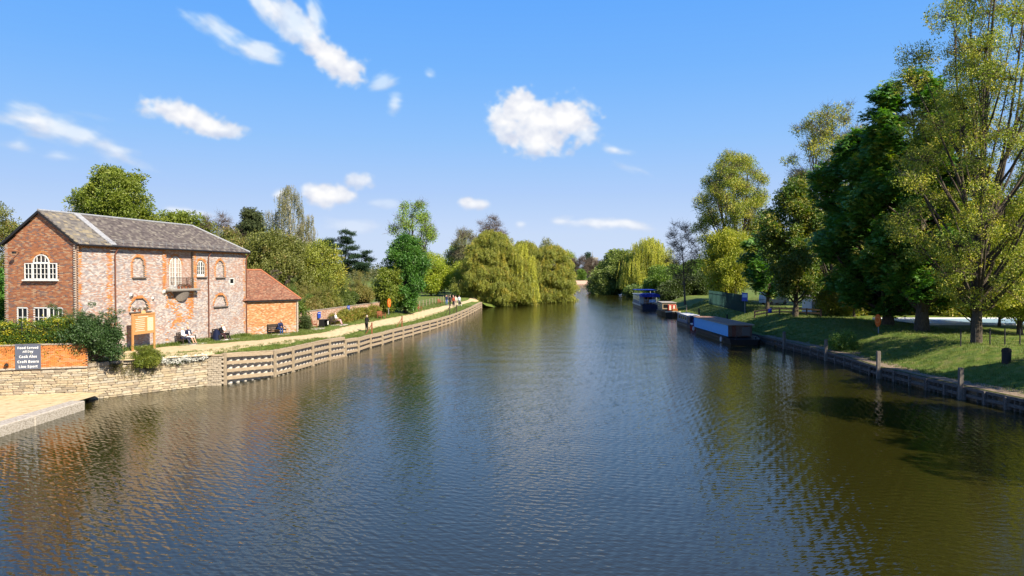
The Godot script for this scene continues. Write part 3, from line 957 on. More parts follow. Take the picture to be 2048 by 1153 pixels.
	part(sb, "capping_beam", bx(V(1.05, 0.14, 0.5), 0.02), M.timber, at(0.42, 2.13, -0.14))
	# timber wall on the left bank
	var tw := thing("timber_river_wall", "long pale timber river wall of posts and rails before steel piles", "wall", V(0, 0, 0))
	var pile := MB.new()
	for j in range(3, 23):
		var a := V(LEFT[j][0], 0, LEFT[j][1])
		var b := V(LEFT[j + 1][0], 0, LEFT[j + 1][1])
		var d := (b - a).normalized()
		var nrm := V(-d.z, 0, d.x)
		var ya: float = LEFT[j][2]
		var yb: float = LEFT[j + 1][2]
		if ya - yb > 0.12 and ya - yb < 0.5 and j > 3:
			yb = ya - 0.1
		var n := int((b - a).length() / 0.62)
		var prev := Vector3.ZERO
		for q in n * 4 + 1:
			var t := float(q) / (n * 4)
			var off: float = [0.0, 0.0, -0.22, -0.22][q % 4]
			var p := a.lerp(b, t) + nrm * (off - 0.12)
			var y := lerpf(ya, yb, t) - 0.06
			if q > 0:
				pile.quad(prev, V(p.x, y, p.z), V(p.x, -0.6, p.z), V(prev.x, -0.6, prev.z), nrm)
			prev = V(p.x, y, p.z)
		# rails
		var rows := [0.13, 0.66, 1.2, 1.74]
		if ya < 1.45:
			rows = [0.13, 0.62, 1.08]
		var span := ceili((b - a).length() / 5.2)
		for e in span:
			var pa := a.lerp(b, float(e) / span)
			var pb := a.lerp(b, float(e + 1) / span)
			var h0 := lerpf(ya, yb, float(e) / span)
			var h1 := lerpf(ya, yb, float(e + 1) / span)
			for q in rows:
				if h0 - q < 0.02:
					continue
				beam(tw, "rail", pa + V(0, h0 - q + R(-0.02, 0.02), 0) + nrm * (0.06 + R(-0.015, 0.015)) + d * 0.12, pb + V(0, h1 - q + R(-0.02, 0.02), 0) + nrm * 0.06 - d * 0.12, 0.12, [0.25, 0.235, 0.26][rng.randi() % 3], M.timber)
			beam(tw, "capping_board", pa + V(0, h0 + 0.03, 0) - nrm * 0.12, pb + V(0, h1 + 0.03, 0) - nrm * 0.12, 0.42, 0.06, M.timber)
			beam(tw, "post", pa + V(0, -0.5, 0) + nrm * 0.13, pa + V(R(-0.03, 0.03), h0 + R(0.02, 0.1), R(-0.03, 0.03)) + nrm * 0.13, 0.2, 0.2, M.post, 0.02)
	beam(tw, "post", V(-6.86, -0.5, -169.1), V(-6.86, 1.4, -169.1), 0.2, 0.2, M.post, 0.02)
	part(tw, "steel_piles", pile.done(), M.pile)
	# timber wall on the right bank
	var rw := thing("timber_river_wall", "old dark timber river wall along the shaded right bank", "wall", V(0, 0, 0))
	for j in range(2, 9):
		var a := V(RIGHT[j][0], 0, RIGHT[j][1])
		var b := V(RIGHT[j + 1][0], 0, RIGHT[j + 1][1])
		var d := (b - a).normalized()
		var nrm := V(d.z, 0, -d.x)
		var top: float = RIGHT[j][2]
		var span := ceili((b - a).length() / 2.1)
		for e in span:
			var pa := a.lerp(b, float(e) / span)
			var pb := a.lerp(b, float(e + 1) / span)
			for q in [0.12, 0.56]:
				beam(rw, "rail", pa + V(0, top - q, 0) + nrm * 0.05, pb + V(0, top - q, 0) + nrm * 0.05, 0.1, 0.19, M.old_timber)
			beam(rw, "post", pa + V(0, -0.5, 0) + nrm * 0.13, pa + V(0, top - R(0.0, 0.25), 0) + nrm * 0.13, 0.16, 0.16, M.old_timber, 0.015)
			for q in 4:
				var t := (q + 0.5) / 4.0
				if R(0, 1) < 0.8:
					beam(rw, "board", pa.lerp(pb, t) + V(0, -0.5, 0) - nrm * 0.08, pa.lerp(pb, t) + V(0, top - R(0.02, 0.2), 0) - nrm * 0.08, 0.05, (pb - pa).length() * 0.22, M.old_timber, 0.0)
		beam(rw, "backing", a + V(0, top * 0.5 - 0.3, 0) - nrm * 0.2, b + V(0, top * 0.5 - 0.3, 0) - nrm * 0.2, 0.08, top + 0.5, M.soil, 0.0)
	var tall := "tall mooring posts on the right timber wall"
	var lb := ["tall weathered mooring post nearest the picture's right corner", "tall weathered mooring post, second from the right corner", "tall weathered mooring post, third from the right corner", "tall weathered mooring post beside the blue barge's end"]
	var k := 0
	for q in [[28.35, -47.2, 1.98], [27.75, -56.6, 2.05], [28.55, -68.0, 1.9], [28.6, -78.6, 1.8]]:
		var p := thing("mooring_post", lb[k], "post", V(q[0], 0, q[1]), R(-0.2, 0.2), tall)
		var m := MB.new()
		m.box(at(0, (q[2] - 0.6) * 0.5, 0), V(0.27, q[2] + 0.6, 0.27), 0.03)
		part(p, "shaft", m.done(), M.grey_post)
		part(p, "cap", bx(V(0.25, 0.03, 0.25), 0.01), M.old_timber, at(0, q[2] + 0.012, 0))
		k += 1
	# brick garden wall behind the path
	var gw := thing("garden_wall", "old pink brick garden wall half hidden by shrubs and hedges", "wall", V(-22.6, -0.15, -75.6), atan2(0.992, 0.125))
	core = MB.new()
	core.box(at(16.5, 3.0, -0.15), V(33.0, 1.9, 0.25))
	part(gw, "mortar", core.done(), M.mortar)
	var where := []
	var tint := []
	for row in 24:
		for c in 146:
			if R(0, 1) < 0.985:
				where.append(at(c * 0.226 + (0.113 if row % 2 else 0.0), 2.14 + row * 0.075, -0.015 + R(-0.006, 0.006)))
				tint.append(pick([G(0.5, 0.3, 0.2), G(0.55, 0.38, 0.28), G(0.42, 0.22, 0.14), G(0.6, 0.46, 0.36)]))
	mb = MB.new()
	mb.box(Transform3D.IDENTITY, V(0.215, 0.066, 0.05))
	scatter(gw, "brickwork", mb.done(), M.piece, where, tint)
	for j in 33:
		part(gw, "coping_stone", bx(V(0.98, 0.08, 0.34), 0.02), M.coping, at(j + 0.5, 3.99 + R(-0.01, 0.01), -0.14))

func pick(a: Array) -> Variant:
	return a[rng.randi() % a.size()]

func letters(parent: Node, text: String, p: Vector3, size: float, m: Material, fit := 0.0) -> void:
	var t := TextMesh.new()
	var f := SystemFont.new()
	f.font_names = PackedStringArray(["Droid Sans"])
	f.font_weight = 700
	t.font = f
	t.text = text
	t.font_size = 32
	t.pixel_size = size / 24.0
	t.depth = 0.008
	var wide: float = t.get_aabb().size.x
	var s := 1.0
	if fit > 0.0 and wide > fit:
		s = fit / wide
	part(parent, "lettering", t, m, Transform3D(Basis.from_scale(V(s, 1, 1)), p))

# ---------------------------------------------------------------- buildings
const PALE := [Color(0.55, 0.5, 0.465), Color(0.44, 0.33, 0.285), Color(0.49, 0.41, 0.375), Color(0.34, 0.29, 0.29), Color(0.58, 0.54, 0.51), Color(0.39, 0.355, 0.36)]
const PINK := [Color(0.46, 0.29, 0.225), Color(0.52, 0.38, 0.315), Color(0.41, 0.25, 0.2), Color(0.56, 0.48, 0.43), Color(0.48, 0.33, 0.265)]
const ORANGE := [Color(0.58, 0.23, 0.07), Color(0.63, 0.3, 0.11), Color(0.5, 0.19, 0.06)]
const GABLE := [Color(0.37, 0.155, 0.08), Color(0.44, 0.2, 0.1), Color(0.3, 0.12, 0.07), Color(0.23, 0.145, 0.12), Color(0.45, 0.28, 0.17), Color(0.39, 0.16, 0.08)]
const SHED := [Color(0.47, 0.21, 0.08), Color(0.53, 0.28, 0.12), Color(0.4, 0.165, 0.06), Color(0.56, 0.38, 0.22), Color(0.48, 0.23, 0.09)]

func inside(o: Dictionary, u: float, v: float, grow: float) -> bool:
	if u < o.u0 - grow or u > o.u1 + grow or v < o.v0 - (grow if o.get("under", false) else 0.0):
		return false
	if not o.get("arch", true):
		return v < o.v1 + grow
	var hw: float = (o.u1 - o.u0) * 0.5
	var rise: float = o.get("rise", hw)
	var sp: float = o.v1 - rise
	if v < sp:
		return true
	var a: float = (u - (o.u0 + o.u1) * 0.5) / (hw + grow)
	var b: float = (v - sp) / (rise + grow)
	return a * a + b * b < 1.0

func brickwork(parent: Node, t: Transform3D, w: float, v0: float, v1: float, look: Callable) -> void:
	# bricks and mortar over a rectangle; look(u, v) gives [palette, recess] or nothing
	var bricks := []
	var tint := []
	var beds := []
	var bed_tint := []
	var row := 0
	var v := v0
	while v < v1:
		var u := 0.11 if row % 2 == 0 else 0.0
		while u < w + 0.1:
			var q: Array = look.call(u, v + 0.035)
			if q.size():
				var width := 0.205
				var uu := u
				if u < 0.1:
					width = 0.1
					uu = 0.05
				elif u > w - 0.1:
					width = 0.1
					uu = w - 0.05
				var z: float = -q[1]
				bricks.append(t * Transform3D(Basis.from_scale(V(width / 0.205, 1, 1)), V(uu, v + 0.035, z - 0.04 + R(-0.003, 0.003))))
				var c: Array = q[0]
				# burnt and pale bricks run in patches
				var k := clampf(fbm.get_noise_2d(u * 14.0 + v0 * 31.0, v * 22.0) * 1.6 + 0.5, 0.0, 0.999)
				var pickd: Color = c[int(k * c.size())] if R(0, 1) < 0.22 else c[rng.randi() % c.size()]
				tint.append(pickd * R(0.88, 1.1))
				beds.append(t * at(u, v + 0.037, z - 0.055))
				bed_tint.append(G(0.46, 0.39, 0.33) if c != GABLE else G(0.34, 0.24, 0.18))
			u += 0.22
		v += 0.075
		row += 1
	var m := MB.new()
	m.box(Transform3D.IDENTITY, V(0.205, 0.064, 0.08))
	scatter(parent, "brickwork", m.done(), M.piece, bricks, tint)
	m = MB.new()
	m.box(Transform3D.IDENTITY, V(0.224, 0.078, 0.09))
	scatter(parent, "mortar", m.done(), M.piece, beds, bed_tint)

func arch_line(w: float, h: float, rise: float) -> Array:
	var out := [V(-w * 0.5, 0, 0), V(-w * 0.5, h - rise, 0)]
	for j in range(1, 12):
		var a := PI - PI * j / 12.0
		out.append(V(cos(a) * w * 0.5, h - rise + sin(a) * rise, 0))
	out.append(V(w * 0.5, h - rise, 0))
	out.append(V(w * 0.5, 0, 0))
	return out

func window(parent: Node, called: String, t: Transform3D, w: float, h: float, cols: int, rows: int, rise := 0.0, edge := 0.08, bar := 0.035, mid := 0.0, foot := 0.0) -> Node3D:
	# t: middle of the sill on the wall face; the sash lies a little behind it
	var o := Node3D.new()
	o.name = called
	o.transform = t
	parent.add_child(o, true)
	var line := arch_line(w - edge, h - edge, rise) if rise > 0.0 else [V(-(w - edge) * 0.5, 0, 0), V(-(w - edge) * 0.5, h - edge * 0.5, 0), V((w - edge) * 0.5, h - edge * 0.5, 0), V((w - edge) * 0.5, 0, 0)]
	var m := MB.new()
	for j in line.size() - 1:
		m.bar(line[j], line[j + 1] + (line[j + 1] - line[j]).normalized() * 0.02, 0.07, edge, V(0, 0, 1).cross(line[j + 1] - line[j]).normalized())
	m.box(at(0, edge * 0.5 + foot * 0.5, 0), V(w, edge + foot, 0.07))
	part(o, "frame", m.done(), M.white)
	m = MB.new()
	var poly := PackedVector2Array()
	for p in line:
		poly.append(Vector2(p.x, p.y))
	m.prism(poly, at(0, 0, -0.02), 0.006)
	part(o, "pane", m.done(), M.glass)
	for c in range(1, cols):
		var x := -w * 0.5 + w * c / cols
		var top := h - edge
		if rise > 0.0:
			top = h - rise + rise * sqrt(maxf(0.0, 1.0 - pow(x / (w * 0.5), 2.0))) - edge * 0.5
		var bw := mid if mid > 0.0 and c * 2 == cols else bar
		part(o, "glazing_bar", bx(V(bw, snappedf(top, 0.01), 0.045)), M.white, at(x, top * 0.5, 0.005))
	for rr in range(1, rows):
		var y: float = foot + (h - foot - (rise * 0.3)) * rr / rows
		var wid := w - edge
		if rise > 0.0 and y > h - rise:
			wid = w * sqrt(maxf(0.0, 1.0 - pow((y - h + rise) / rise, 2.0))) - edge
		part(o, "glazing_bar", bx(V(snappedf(wid, 0.01), bar, 0.04)), M.white, at(0, y, 0.004))
	return o

func slates(parent: Node, called: String, t: Transform3D, length: float, slope: float, sw: float, sh: float, cols: Array, edges: Callable) -> void:
	# overlapping slates; t: x along the eaves, y up the slope, z out of the roof
	var where := []
	var tint := []
	var rows := int(slope / sh)
	for rr in rows + 1:
		var y := minf((rr + 0.5) * sh, slope - sh * 0.4)
		var e: Array = edges.call(y / slope)
		var x: float = e[0] + (0.0 if rr % 2 else sw * 0.5)
		while x < e[1]:
			where.append(t * Transform3D(Basis(V(1, 0, 0), 0.05 + R(-0.015, 0.02)) * Basis(V(0, 0, 1), R(-0.02, 0.02)), V(x, y, 0.02 + R(0, 0.006))))
			var k := clampf(fbm.get_noise_2d(x * 12.0, y * 26.0 + length * 50.0) * 1.5 + 0.5, 0.0, 0.999)
			var c: Color = cols[int(k * cols.size())] if R(0, 1) < 0.3 else cols[rng.randi() % cols.size()]
			tint.append(c * R(0.82, 1.15))
			x += sw
	var m := MB.new()
	m.box(Transform3D.IDENTITY, V(sw - 0.008, sh * 1.25, 0.014))
	scatter(parent, called, m.done(), M.piece, where, tint)

func roof_plane(a: Vector3, b: Vector3, up_to: Vector3) -> Transform3D:
	var x := (b - a).normalized()
	var y := (up_to - a)
	y = (y - x * y.dot(x)).normalized()
	return Transform3D(Basis(x, y, x.cross(y)), a)

func make_buildings() -> void:
	rng.seed = 31
	var hs := thing("brick_house", "long two-storey brick riverside house with slate roof and arched niches", "house", V(-28.4, 0, -48.8), atan2(0.983, 0.185))
	var L := 20.6
	var B := 5.36
	var eave := 9.9
	var ridge := 12.07
	var hipx := 16.6
	# solid core a little behind the brick faces
	var m := MB.new()
	m.box(at(L * 0.5, 5.9, -B * 0.5 - 0.0), V(L - 0.5, 7.9, B - 0.5))
	m.prism(PackedVector2Array([Vector2(-B + 0.25, 9.85), Vector2(-0.25, 9.85), Vector2(-B * 0.5, ridge - 0.2)]), Transform3D(Basis(V(0, 0, 1), V(0, 1, 0), V(-1, 0, 0)), V(0.35, 0, 0)), -0.1)
	# back and far end faces
	m.box(at(L * 0.5, 5.9, -B + 0.1), V(L, 8.0, 0.2))
	m.box(at(L - 0.1, 5.9, -B * 0.5), V(0.19, 8.0, B - 0.02))
	part(hs, "core", m.done(), M.mortar)
	var open := [
		{"u0": 5.43, "u1": 6.72, "v0": 7.66, "v1": 9.15, "deep": 0.12},
		{"u0": 5.1, "u1": 7.17, "v0": 5.2, "v1": 6.15, "rise": 0.95, "deep": 0.14},
		{"u0": 15.92, "u1": 17.19, "v0": 7.6, "v1": 9.04, "deep": 0.12},
		{"u0": 15.61, "u1": 17.56, "v0": 5.1, "v1": 6.08, "rise": 0.95, "deep": 0.14},
		{"u0": 13.17, "u1": 14.4, "v0": 7.67, "v1": 9.05, "rise": 0.5, "skip": true},
		{"u0": 18.02, "u1": 18.87, "v0": 6.94, "v1": 7.58, "arch": false, "skip": true, "plain": true},
	]
	var bay := {"u0": 9.16, "u1": 12.7, "v0": 6.6, "v1": 9.75, "arch": false}
	var door := {"u0": 9.9, "u1": 11.42, "v0": 6.74, "v1": 9.33, "rise": 0.72, "skip": true}
	brickwork(hs, Transform3D.IDENTITY, L, 2.0, eave, func(u: float, v: float) -> Array:
		if inside(bay, u, v, 0.0):
			if inside(door, u, v, 0.0):
				return []
			return [ORANGE if inside(door, u, v, 0.16) and v > 8.6 else PINK, 0.2]
		for o in open:
			if inside(o, u, v, 0.0):
				return [] if o.has("skip") else [PALE, o.deep]
		for o in open:
			if not o.has("plain") and inside(o, u, v, 0.2):
				return [ORANGE, 0.0]
		if v > 9.62:
			return [ORANGE, -0.05 if int(u / 0.22) % 2 == 0 or v > 9.78 else 0.0]
		if (u > 2.8 and u < 3.4) or (u < 0.45 and u > 0.0) or u > 20.25:
			return [ORANGE if R(0, 1) < 0.5 else PINK, 0.0]
		if u > 8.75 and u < 13.05:
			if v > 6.6 and (u < 9.16 or u > 12.7):
				return [ORANGE if R(0, 1) < 0.7 else PINK, -0.03]
			if v < 6.6 and u > 9.1 and u < 12.75:
				return [ORANGE if R(0, 1) < clampf(0.28 + fbm.get_noise_2d(u * 12.0 + 90.0, v * 9.0) * 1.1 + (v - 4.5) * 0.14, 0.0, 0.85) else PALE, 0.0]
		return [PINK if R(0, 1) < clampf(0.24 + fbm.get_noise_2d(u * 5.0 + 7.0, v * 9.0) * 1.1 + (0.16 if v > 6.3 and v < 8.6 else -0.08) + (0.25 if v < 3.8 and u < 9 else 0.0), 0.05, 0.9) else PALE, 0.0])
	# gable facing the bridge
	var gt := Transform3D(Basis(V(0, 0, 1), V(0, 1, 0), V(-1, 0, 0)), V(0, 0, -B))
	var g1 := {"u0": 1.52, "u1": 3.97, "v0": 7.5, "v1": 8.66, "arch": false}
	var g2 := {"u0": 2.12, "u1": 3.4, "v0": 8.4, "v1": 9.25, "rise": 0.62}
	var g3 := {"u0": 0.83, "u1": 1.68, "v0": 4.4, "v1": 5.72, "arch": false}
	var g4 := {"u0": 2.1, "u1": 4.36, "v0": 4.4, "v1": 5.73, "arch": false}
	brickwork(hs, gt, B, 2.0, ridge - 0.08, func(u: float, v: float) -> Array:
		if v > eave and absf(u - B * 0.5) > (ridge - 0.1 - v) / (ridge - eave) * B * 0.5:
			return []
		for o in [g1, g2, g3, g4]:
			if inside(o, u, v, 0.0):
				return []
		if inside(g2, u, v, 0.2) and v > 8.6:
			return [ORANGE if R(0, 1) < 0.5 else GABLE, 0.0]
		return [GABLE, 0.0])
	# windows of the gable
	var wf := gt * at(2.745, 7.5, 0.04)
	window(hs, "window", wf * at(-0.92, 0.06, 0), 0.6, 1.08, 2, 3, 0.0, 0.06)
	window(hs, "window", wf * at(0.015, 0.06, 0), 1.2, 1.08, 4, 3, 0.0, 0.06, 0.035, 0.07)
	window(hs, "window", wf * at(0.93, 0.06, 0), 0.6, 1.08, 2, 3, 0.0, 0.06)
	window(hs, "window", wf * at(0.015, 1.14, -0.04), 1.26, 0.6, 4, 1, 0.58, 0.06)
	part(hs, "sill", bx(V(2.62, 0.09, 0.3), 0.012), M.white, wf * at(0, 0.0, 0.02))
	window(hs, "window", gt * at(1.255, 4.4, -0.04), 0.85, 1.32, 2, 2, 0.0, 0.08)
	window(hs, "window", gt * at(2.66, 4.4, -0.04), 1.1, 1.33, 3, 2, 0.0, 0.08)
	window(hs, "window", gt * at(3.8, 4.4, -0.04), 1.1, 1.33, 3, 2, 0.0, 0.08)
	# floodlight on the gable
	var fl := MB.new()
	fl.bar(V(0, 0, 0), V(0, 0.05, 0.35), 0.03, 0.03)
	fl.box(at(0, -0.02, 0.42), V(0.26, 0.16, 0.14), 0.02)
	part(hs, "floodlight", fl.done(), M.dark, gt * at(1.1, 9.35, 0))
	# windows and balcony of the long wall
	window(hs, "window", at(13.785, 7.67, -0.1), 1.2, 1.36, 4, 3, 0.48, 0.08, 0.03, 0.11, 0.12)
	window(hs, "window", at(18.445, 6.94, -0.06), 0.84, 0.63, 1, 1, 0.0, 0.12)
	var dr := window(hs, "balcony_door", at(10.66, 6.74, -0.24), 1.5, 2.58, 4, 6, 0.7, 0.08, 0.03, 0.17, 0.2)
	part(dr, "handle", bx(V(0.03, 0.14, 0.03), 0.006), M.dark, at(0.06, 1.05, 0.05))
	var bal := Node3D.new()
	bal.name = "balcony"
	hs.add_child(bal)
	part(bal, "slab", bx(V(3.7, 0.14, 0.75), 0.02), M.stone_grey, at(10.95, 6.67, 0.18))
	part(bal, "slab_edge", bx(V(3.74, 0.06, 0.8), 0.01), M.stone_dark, at(10.95, 6.57, 0.18))
	var br := MB.new()
	for j in 6:
		br.lathe(V(0, 6.54 - 0.13 * (j + 1), 0.0), [[0.95 * sqrt(1.0 - pow((j + 1) / 6.3, 2.0)), 0.0], [0.95 * sqrt(1.0 - pow(j / 6.3, 2.0)), 0.13]], 20)
	part(bal, "corbel_and_shadow", br.done(), M.stone_dark, Transform3D(Basis.from_scale(V(1, 1, 0.55)), V(10.95, 0, 0)))  # bracket, darkened and widened to stand in for the shadow under the slab
	for e in [[V(9.95, 7.6, 0.5), V(11.95, 7.6, 0.5)], [V(11.95, 7.6, 0.5), V(11.95, 7.6, -0.15)], [V(9.95, 7.6, 0.5), V(9.95, 7.6, -0.15)]]:
		beam(bal, "rail", e[0], e[1], 0.03, 0.03, M.iron, 0.0)
	for j in 19:
		var px := 9.95 + j * 0.111
		beam(bal, "bar", V(px, 6.74, 0.5), V(px, 7.6, 0.5), 0.014, 0.014, M.iron, 0.0)
	for j in 6:
		for sx in [9.95, 11.95]:
			beam(bal, "bar", V(sx, 6.74, -0.12 + j * 0.12), V(sx, 7.6, -0.12 + j * 0.12), 0.014, 0.014, M.iron, 0.0)
	# sills
	for q in [[6.075, 7.63, 1.5], [16.55, 7.57, 1.45], [6.13, 5.13, 2.35], [16.58, 5.05, 2.2], [13.79, 7.62, 1.4]]:
		part(hs, "sill", bx(V(q[2], 0.08, 0.26), 0.012), M.stone_dark, at(q[0], q[1], 0.03))
	# round white lamps and alarm boxes
	for q in [[5.2, 6.36, 0.2], [8.92, 6.5, 0.22], [12.93, 6.4, 0.22], [7.57, 6.06, 0.13]]:
		m = MB.new()
		m.lathe(Vector3.ZERO, [[q[2], 0.0], [q[2], 0.05], [q[2] * 0.75, 0.09], [0.02, 0.1]], 16, Basis(V(1, 0, 0), PI * 0.5))
		part(hs, "wall_disc", m.done(), M.white, at(q[0], q[1], 0.0))
	# drainpipes
	for q in [[3.53, M.pipe, 2.5], [14.68, M.pipe, 2.3], [20.66, M.pipe, 2.2]]:
		m = MB.new()
		m.tube([V(q[0], q[2], 0.09), V(q[0], 9.3, 0.09), V(q[0] + 0.05, 9.55, 0.2), V(q[0] + 0.12, 9.8, 0.3)], [0.05, 0.05, 0.05, 0.05], 8)
		part(hs, "drainpipe", m.done(), q[1])
		for y in [3.6, 5.4, 7.2, 8.9]:
			part(hs, "pipe_bracket", bx(V(0.16, 0.05, 0.08)), M.pipe, at(q[0], y, 0.05))
	# roof: boards under the slates, then slates
	var A := V(-0.14, eave - 0.03, 0.3)
	var Bp := V(L + 0.3, eave - 0.03, 0.3)
	var C := V(L + 0.3, eave - 0.03, -B - 0.3)
	var D := V(-0.14, eave - 0.03, -B - 0.3)
	var R0 := V(-0.14, ridge, -B * 0.5)
	var R1 := V(hipx, ridge, -B * 0.5)
	m = MB.new()
	m.quad(A, Bp, R1, R0, V(0, 1, 1))
	m.quad(D, C, R1, R0, V(0, 1, -1))
	m.tri(Bp, C, R1, V(1, 1, 0))
	m.quad(A + V(0.2, 0, 0), Bp, C, D + V(0.2, 0, 0), V(0, -1, 0))
	var roof := part(hs, "roof", m.done(), M.slate_under)
	var grey_slate := [G(0.1, 0.085, 0.08), G(0.12, 0.102, 0.096), G(0.085, 0.072, 0.07), G(0.145, 0.127, 0.113), G(0.11, 0.094, 0.09), G(0.19, 0.17, 0.145)]
	var old_slate := [G(0.16, 0.147, 0.128), G(0.2, 0.178, 0.145), G(0.12, 0.11, 0.105), G(0.26, 0.22, 0.15), G(0.17, 0.155, 0.14)]
	var tp := roof_plane(A, Bp, R0)
	var sl := (R0 - A).length()
	var run := L + 0.44
	slates(roof, "slates", tp, run, sl, 0.26, 0.17, grey_slate, func(t: float) -> Array: return [3.62, run - (run - hipx - 0.14) * t - 0.05])
	slates(roof, "old_slates", tp, 2.9, sl, 0.3, 0.19, old_slate, func(_t: float) -> Array: return [0.1, 3.0])
	slates(roof, "slates", roof_plane(Bp, C, R1), B + 0.6, (R1 - (Bp + C) * 0.5).length(), 0.26, 0.17, grey_slate, func(t: float) -> Array: return [(B + 0.6) * 0.5 * t + 0.1, (B + 0.6) * (1.0 - 0.5 * t) - 0.1])
	# lead strip over the party wall, ridge and hips
	part(roof, "lead_strip", bx(V(0.5, sl, 0.09), 0.03), M.lead, tp * at(3.3, sl * 0.5, 0.05))
	for e in [[-0.19, 0.07], [0.0, 0.06], [0.19, 0.07]]:
		m = MB.new()
		m.tube([V(3.3 + e[0], 0.02, 0.09), V(3.3 + e[0], sl, 0.09)], [0.035, 0.035], 8)
		part(roof, "lead_roll", m.done(), M.lead, tp)
	for e in [[R0, R1], [R1, Bp], [R1, C]]:
		m = MB.new()
		m.tube([e[0] + V(0, 0.05, 0), e[1] + V(0, 0.05, 0)], [0.08, 0.08], 8)
		part(roof, "ridge_cap", m.done(), M.lead)
	# verge board, gutter, guard rail along the eaves
	for e in [[A, R0], [D, R0]]:
		beam(roof, "bargeboard", e[0] + V(-0.02, -0.06, 0), e[1] + V(-0.02, -0.06, 0), 0.05, 0.16, M.dark)
	m = MB.new()
	m.tube([A + V(0.1, -0.05, 0.06), Bp + V(0, -0.05, 0.06)], [0.065, 0.065], 8)
	part(roof, "gutter", m.done(), M.dark)
	for j in 26:
		var px := 0.4 + j * 0.79
		part(roof, "guard_post", bx(V(0.02, 0.34, 0.02)), M.wire, tp * at(px, 0.22, 0.14).rotated_local(V(1, 0, 0), 0.9))
	for y in [0.16, 0.3]:
		beam(roof, "guard_wire", tp * V(0.4, 0.2 + y * 0.4, 0.06 + y * 0.8), tp * V(20.2, 0.2 + y * 0.4, 0.06 + y * 0.8), 0.012, 0.012, M.wire, 0.0)
	# flowers on the lower niche sill and pots on the balcony
	rng.seed = 5
	for q in [[5.55, 5.2], [6.1, 5.2], [6.7, 5.2]]:
		var p := hs.transform * V(q[0], q[1] - 0.02, 0.02)
		plant_pot(["dry plant in the low arched niche, nearest the drainpipe", "dry plant in the middle of the low arched niche", "dry plant in the low arched niche, farthest from the drainpipe"][int((q[0] - 5.5) / 0.5)], p, G(0.12, 0.1, 0.04), G(0.18, 0.14, 0.07), 0.1, "plants in the low niche")
	for q in [[10.3, 0], [10.75, 1], [11.25, 2], [11.75, 3]]:
		plant_pot(["red flower pot on the balcony, nearest the bridge", "red flower pot on the balcony before the white door", "red flower pot on the balcony beside the shutter", "red flower pot at the balcony's far end"][q[1]], hs.transform * V(q[0], 6.74, 0.3), G(0.25, 0.03, 0.02), G(0.1, 0.1, 0.02), 0.13, "flower pots on the balcony")
	# brick outbuilding with tiled roof
	var ob := thing("brick_outbuilding", "low orange brick outbuilding with hipped red tile roof", "outbuilding", V(-24.5, 0, -69.2), atan2(0.762, 0.648))
	var W := 5.35
	var Dp := 5.0
	m = MB.new()
	m.box(at(W * 0.5, 3.7, -Dp * 0.5 - 0.04), V(W - 0.1, 3.5, Dp - 0.1))
	part(ob, "core", m.done(), M.mortar)
	brickwork(ob, Transform3D.IDENTITY, W, 2.0, 5.45, func(_u: float, v: float) -> Array: return [SHED if v > 3.0 or R(0, 1) < 0.5 else PINK, 0.0])
	brickwork(ob, Transform3D(Basis(V(0, 0, -1), V(0, 1, 0), V(1, 0, 0)), V(W, 0, 0)), Dp, 2.0, 5.45, func(_u: float, _v: float) -> Array: return [SHED, 0.0])
	A = V(-0.9, 5.42, 0.28)
	Bp = V(W + 0.28, 5.42, 0.28)
	C = V(W + 0.28, 5.42, -Dp - 0.28)
	D = V(-0.9, 5.42, -Dp - 0.28)
	R0 = V(-0.9, 8.25, -Dp * 0.5)
	R1 = V(W - 2.4, 8.25, -Dp * 0.5)
	m = MB.new()
	m.quad(A, Bp, R1, R0, V(0, 1, 1))
	m.quad(D, C, R1, R0, V(0, 1, -1))
	m.tri(Bp, C, R1, V(1, 1, 0))
	m.quad(A, Bp, C, D, V(0, -1, 0))
	var ro := part(ob, "roof", m.done(), M.slate_under)
	var clay := [G(0.2, 0.085, 0.053), G(0.24, 0.11, 0.068), G(0.16, 0.072, 0.05), G(0.225, 0.13, 0.088), G(0.28, 0.155, 0.1), G(0.175, 0.088, 0.062)]
	sl = (R0 - A).length()
	run = W + 1.18
	slates(ro, "tiles", roof_plane(A, Bp, R0), run, sl, 0.17, 0.105, clay, func(t: float) -> Array: return [0.08, run - (run - (W - 2.4) - 0.9) * t - 0.05])
	slates(ro, "tiles", roof_plane(Bp, C, R1), Dp + 0.56, (R1 - (Bp + C) * 0.5).length(), 0.17, 0.105, clay, func(t: float) -> Array: return [(Dp + 0.56) * 0.5 * t + 0.06, (Dp + 0.56) * (1.0 - 0.5 * t) - 0.06])
	for e in [[R0, R1], [R1, Bp], [R1, C]]:
		m = MB.new()
		m.tube([e[0] + V(0, 0.03, 0), e[1] + V(0, 0.03, 0)], [0.09, 0.09], 7)
		part(ro, "ridge_tiles", m.done(), M.clay)
	beam(ro, "fascia", A + V(0.8, -0.08, -0.06), Bp + V(0, -0.08, -0.06), 0.03, 0.14, M.dark)
	# far church tower
	var tw := thing("stone_tower", "tiny grey tower showing above the trees at the river's far end", "tower", V(75.0, 2.0, -700.0), 0.2)
	part(tw, "shaft", bx(V(8.0, 19.0, 8.0), 0.2), M.stone_grey, at(0, 9.5, 0))
	part(tw, "parapet", bx(V(8.8, 1.4, 8.8), 0.15), M.stone_grey, at(0, 19.6, 0))
	for q in [-2.0, 2.0]:
		part(tw, "belfry_window", bx(V(1.4, 3.2, 0.3), 0.05), M.dark, at(q, 15.5, 4.05))
	m = MB.new()
	m.lathe(V(0, 20.2, 0), [[0.9, 0.0], [0.5, 2.0], [0.08, 6.0]], 8)
	part(tw, "spirelet", m.done(), M.lead)

